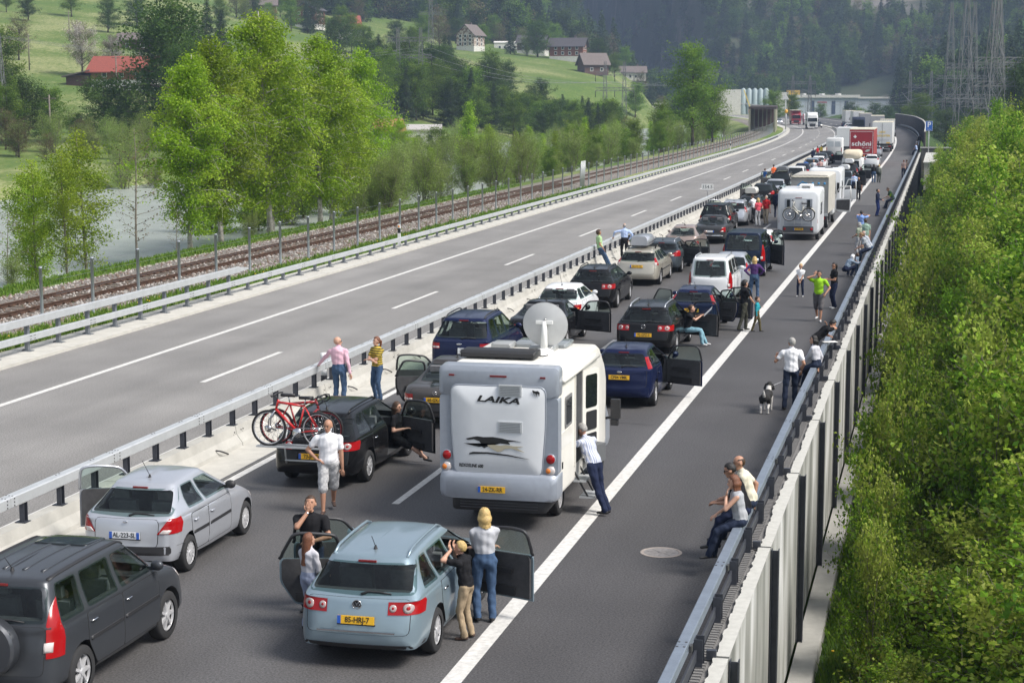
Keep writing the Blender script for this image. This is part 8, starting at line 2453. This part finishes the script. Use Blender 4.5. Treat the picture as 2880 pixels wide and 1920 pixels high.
person('man in checked shirt and cap sitting on the guardrail', -3.02, 82.4, 96, 1.76, cloth('pale_check', (.50, .53, .57), 0, 'check', (.30, .33, .40)), C_JEANS, .5, hair=('ring', H_GREY), hands=((-.1, .44, 1.0), (.1, .42, 1.0)), lean=26, det=1, head=(0, -16), **SIT)
person('brown-haired man hunched beside the man in cap on the guardrail', -3.06, 81.6, 96, 1.76, cloth('grey_check', (.42, .44, .46), 0, 'check', (.25, .28, .33)), C_DJEANS, .5, hair=('short', H_DBL), hands=((-.12, .44, .98), (.1, .42, .98)), lean=30, det=1, head=(0, -20), **SIT)
person('man in green patterned shirt standing before the guardrail', -3.5, 90, 20, 1.78, C_CHKG, C_KHAKI, .5, hair=('short', H_BROWN), det=1, fat=1.15)
person('grey-haired woman with pale bag beside the man in green', -3.75, 89.0, 60, 1.66, cloth('sage', (.30, .34, .26)), C_GREY, .5, hair=('bob', H_GREY), hands=((-.1, .26, 1.0), (.1, .26, 1.02)), det=1)
person('man in light blue shirt with arms raised taking a photo', -3.95, 96.0, -20, 1.80, C_SKY, C_BROWN, .5, hair=('short', H_BLACK), hands=((-.1, .34, 1.5), (.12, .34, 1.5)), det=1, fat=1.1)
person('man in navy overalls looking down on the hard shoulder', -3.9, 119, -100, 1.80, C_NAVY, cloth('overall_blue', (.02, .035, .13)), 1.0, hair=('short', H_BLACK), skin=SK2, hands=((-.12, .26, 1.05), (.1, .26, 1.05)), det=1, head=(0, -20))
person('man in dark green shirt leaning sideways on the guardrail', -3.05, 122.2, 86, 1.78, C_OLIVE, C_DJEANS, .5, hair=('short', H_BROWN), hands=((-.15, .50, 1.02), (.16, .30, .98)), lean=30, det=1, head=(0, -8), **SIT)
person('bald man in black clothes striding along the white line', -5.86, 136, 10, 1.80, C_BLACK, C_BLACK, .5, hair=('bald', H_GREY), shoes=S_WHITE, skin=SK2, feet=((-.13, -.24), (.10, .18)), det=1)
person('woman in purple jumper and jeans with hands on hips by the white van', -6.75, 68.2, 6, 1.72, C_PURPLE, C_JEANS, 1.0, hair=('bob', H_BLOND), hands=((-.20, .0, 1.02, .8, .3, 0), (.20, .0, 1.02, -.8, .3, 0)), elbow=((-1, -.5, .1), (1, -.5, .1)), feet=((-.14, 0), (.14, 0)), det=1)
person('woman with dark curly hair in black leading a child', -6.2, 59.4, -62, 1.70, C_BLACK, cloth('olive_trousers', (.08, .08, .06)), .5, hair=('curly', H_BLACK), hands=((-.24, .12, .9), (.12, .40, .82)), feet=((-.10, .14), (.10, -.20)), det=1)
person('small child in turquoise top walking beside the curly-haired woman', -5.75, 59.2, -92, 1.16, C_TEAL, cloth('olive_brown', (.10, .085, .04)), 1.0, hair=('short', H_BROWN), hands=((-.16, .16, 1.22), (.24, .02, .84)), feet=((-.09, .20), (.09, -.20)), det=1)
person('person in pale blue trousers reading a map in the open car door', -7.52, 55.2, -84, 1.70, C_BLACK, cloth('aqua_trousers', (.22, .40, .48)), .5, hair=('short', H_BROWN), shoes=S_WHITE, pelvis=(0, 0, .56), feet=((-.10, .62, .04), (.10, .52, .04)), knee=((-.1, 1, .9), (.1, 1, .9)), hands=((-.22, .42, 1.0), (.22, .42, 1.0)), lean=10, det=1, head=(0, -20))
mp_s = MB().add([(-.30, .0, .0), (0, .04, .05), (.30, 0, 0), (.30, .30, .16), (0, .34, .21), (-.30, .30, .16)], [(0, 1, 4, 5), (1, 2, 3, 4)]).build('road_map', mat('paper', (.72, .72, .70), .8), None, (-7.0, 55.15, .98), (.3, 0, R(-84)))
tag(mp_s, 'unfolded white map held in the open door of the black estate', 'map')
person('man in mint green T-shirt leaning back on the median rail', -14.78, 79.8, -60, 1.80, C_MINT, C_JEANS, .5, hair=('curly', H_BROWN), skin=SK2, hands=((-.25, .0, .88), (.25, -.05, .9)), pelvis=(0, -.12, .90), feet=((-.1, .34), (.1, .40)), lean=-6, det=1)
person('white-haired man in pale blue shirt with hand on the median rail', -14.5, 84, 20, 1.78, C_LBLUE, C_BLACK, 1.0, hair=('ring', H_GREY), hands=((-.50, .12, 1.12), (.22, -.10, .98)), elbow=((-1, -.4, .2), (1, -.6, 0)), det=1, fat=1.08)
person('man in white T-shirt reaching into the silver estate', -11.0, 110.2, 60, 1.80, C_WHITE, cloth('charcoal', (.03, .03, .035)), .5, hair=('short', H_BROWN), hands=((-.2, .50, 1.1), (.1, .45, 1.1)), det=1, lean=10)
person('woman in coral top and white trousers by the silver estate', -10.6, 108.6, 40, 1.68, C_CORAL, cloth('white_trousers', (.70, .70, .70)), .5, hair=('bob', H_BLOND), shoes=S_WHITE, hands=((-.1, .28, 1.1), (.1, .28, 1.1)), det=1)
person('grey-haired man in red shirt and beige trousers', -10.2, 109.5, 150, 1.80, C_RED, cloth('beige', (.42, .36, .27)), .5, hair=('short', H_GREY), hands=((-.28, .0, .84), (.08, .26, 1.04)), det=1, fat=1.12, head=(0, -14))
person('person in dark jacket standing between the cars and the motorhome', -10.1, 115.8, 0, 1.82, C_NAVY, C_NAVY, 1.0, hair=('short', H_BROWN), det=0)
person('person in red top bending into a car in the left lane', -10.35, 121.0, -20, 1.70, C_RED, C_BLACK, 1.0, hair=('short', H_BLACK), lean=50, det=0)
person('boy in blue T-shirt at the median rail', -14.6, 155, -50, 1.62, C_BLUE, cloth('white_shorts', (.6, .6, .6)), .5, .6, ('short', H_BROWN), det=0)
person('person in orange-red top and black cap at the median', -14.4, 161, 40, 1.74, C_ORANGE, C_DJEANS, .5, hair=('short', H_BLACK), det=0)
person('man in blue and red top behind the silver-blue estate', -12.6, 175, 20, 1.74, C_BLUE, C_RED, .5, hair=('short', H_BROWN), det=0)
person('bald man in white shirt behind the silver-blue estate', -11.7, 172.9, 170, 1.78, C_WHITE, C_JEANS, .5, hair=('bald', H_GREY), skin=SK2, det=0)
person('man in salmon checked shirt behind the silver-blue estate', -11.2, 174.8, 10, 1.78, C_SALM, C_JEANS, .5, hair=('crop', H_BROWN), det=0)
person('child in red top in front of the man in white shirt', -12.0, 171.7, 60, 1.35, C_RED, C_JEANS, .5, hair=('short', H_BLOND), det=0)
person('man in pale blue shirt in the shade of the open van door', -6.6, 145, 10, 1.72, C_LBLUE, C_NAVY, 1.0, hair=('short', H_BROWN), det=0)
person('woman in black jacket and flared jeans on the white line', -5.8, 165, 4, 1.70, C_BLACK, C_JEANS, 1.0, hair=('long', H_BLACK), det=0)
person('woman in white and olive with bag beside her', -5.35, 165.2, -20, 1.66, cloth('olive_white', (.25, .26, .22)), cloth('dark_green_trousers', (.05, .06, .045)), 1.0, hair=('short', H_BLOND), det=0)
person('person in taupe top standing close to the guardrail', -3.4, 176, 30, 1.72, cloth('taupe', (.22, .16, .15)), C_DJEANS, .5, hair=('short', H_GINGER), det=0)
person('second person half hidden behind the one in taupe', -3.15, 177.2, 60, 1.70, cloth('taupe_dark', (.09, .07, .065)), C_DJEANS, 1.0, hair=('short', H_BROWN), det=0)
person('person in pale blue shirt sitting on the far guardrail', -3.05, 235, 80, 1.76, C_LBLUE, C_DJEANS, .5, hair=('short', H_BLACK), det=0, lean=10, hands=((-.1, .4, 1.0), (.1, .4, 1.0)), **SIT)
person('person in black next to the one in pale blue on the far guardrail', -3.0, 241, 60, 1.76, C_BLACK, C_BLACK, 1.0, hair=('short', H_BLACK), det=0)
person('person in white top farther along the far guardrail', -3.3, 261, 60, 1.74, C_LGREY, C_DJEANS, 1.0, hair=('bob', H_BLACK), det=0)
person('person in black standing where the guardrail starts to bend', -3.3, 290, 10, 1.78, C_BLACK, C_BLACK, 1.0, hair=('short', H_BLACK), det=0)
person('person in dark clothes at the median by the far hatchback', -14.5, 213, 30, 1.74, C_NAVY, C_NAVY, 1.0, hair=('short', H_BROWN), det=0)
person('person in red top at the median by the far hatchback', -14.6, 222, 60, 1.74, C_RED, C_DJEANS, .5, hair=('short', H_BROWN), det=0)
person('person in yellow top by the tall white van', -14.6, 229, -40, 1.70, cloth('yellow', (.60, .45, .05)), C_DJEANS, .5, hair=('short', H_BROWN), det=0)
person('person in red jacket left of the white lorry', -14.9, 283, -60, 1.78, C_RED, C_DJEANS, 1.0, hair=('short', H_BROWN), det=0)
person('dark-haired passenger inside the grey SUV', -11.08, 20.95, 10, 1.60, cloth('pale_blue_shirt', (.34, .42, .50)), C_DJEANS, 1.0, hair=('short', H_BROWN), pelvis=(0, 0, .62), feet=((-.10, .50, .30), (.10, .50, .30)), hands=((-.1, .3, 1.2), (.16, .14, 1.35)), det=0)
dg_ = empty('dog', (-4.0, 43.9, 0), R(-4))
tag(dg_, 'black and white spaniel standing on the hard shoulder', 'dog')
D_B = mat('fur_black', (.014, .013, .013), .8, bump=.8, bscale=50); D_W = mat('fur_white', (.55, .53, .50), .85, var=.2, vscale=40, bump=.8, bscale=50)
f = Fig()
f.cap((0, -.22, .40), (0, .02, .42), .115, .12, D_B, .95); f.cap((0, .02, .41), (0, .24, .42), .125, .13, D_B, .95)
f.cap((0, .28, .40), (0, .30, .36), .10, .09, D_W)
f.cap((0, .30, .48), (0, .42, .60), .075, .065, D_W)
f.cap((0, .42, .63), (0, .47, .64), .072, .07, D_B); f.cap((0, .50, .62), (0, .60, .59), .042, .032, D_W)
for s in (-1, 1):
 f.cap((s * .075, .42, .64), (s * .105, .43, .52), .030, .045, D_B, .6)
 f.cap((s * .08, .24, .36), (s * .085, .25, .20), .055, .035, D_W); f.cap((s * .085, .25, .20), (s * .085, .25, .04), .032, .026, D_W); f.cap((s * .085, .25, .03), (s * .085, .30, .025), .03, .026, D_W, .8)
 f.cap((s * .08, -.20, .37), (s * .09, -.14, .24), .075, .045, D_B); f.cap((s * .09, -.14, .24), (s * .09, -.27, .15), .04, .030, D_W); f.cap((s * .09, -.27, .15), (s * .09, -.25, .04), .028, .025, D_W); f.cap((s * .09, -.26, .03), (s * .09, -.20, .025), .03, .026, D_W, .8)
f.cap((0, -.31, .44), (0, -.36, .50), .028, .035, D_W); f.cap((0, -.36, .50), (0, -.38, .58), .035, .02, D_W)
f.finish(dg_, .012, None)
MB().tube([(.08 * math.cos(a), .36 + .03 * math.sin(a), .55 + .07 * math.sin(a)) for a in np.linspace(0, 2 * PI, 17)[:-1]], .012, 5, closed=True).build('collar', M_TRIM, dg_)
ld = MB().tube([(-3.96, 44.25, .58), (-3.75, 44.4, .66), (-3.45, 44.55, .80), (-3.22, 44.62, .95)], .008, 4).build('dog_lead', mat('lead_white', (.6, .6, .6), .6))
tag(ld, 'thin pale lead from the spaniel to the man in white', 'lead')
x, y = ray_xy(1586, 398)
cw = empty('cow', (x, y, gz(x, y)), YAW + PI / 2)
tag(cw, 'dark cow grazing on the flat meadow before the wood', 'cow')
f = Fig()
CB = mat('cow_dark', (.03, .022, .02), .8)
f.cap((0, -.7, 1.05), (0, .55, 1.05), .38, .36, CB); f.cap((0, .8, 1.0), (0, 1.25, .65), .2, .17, CB); f.cap((0, 1.28, .55), (0, 1.42, .28), .15, .1, CB)
for s in (-1, 1):
 for yy in (-.75, .6): f.cap((s * .24, yy, .85), (s * .24, yy, .45), .15, .09, CB); f.cap((s * .24, yy, .45), (s * .24, yy, .08), .08, .07, CB)
f.finish(cw, .06, None)
resolve_pending()
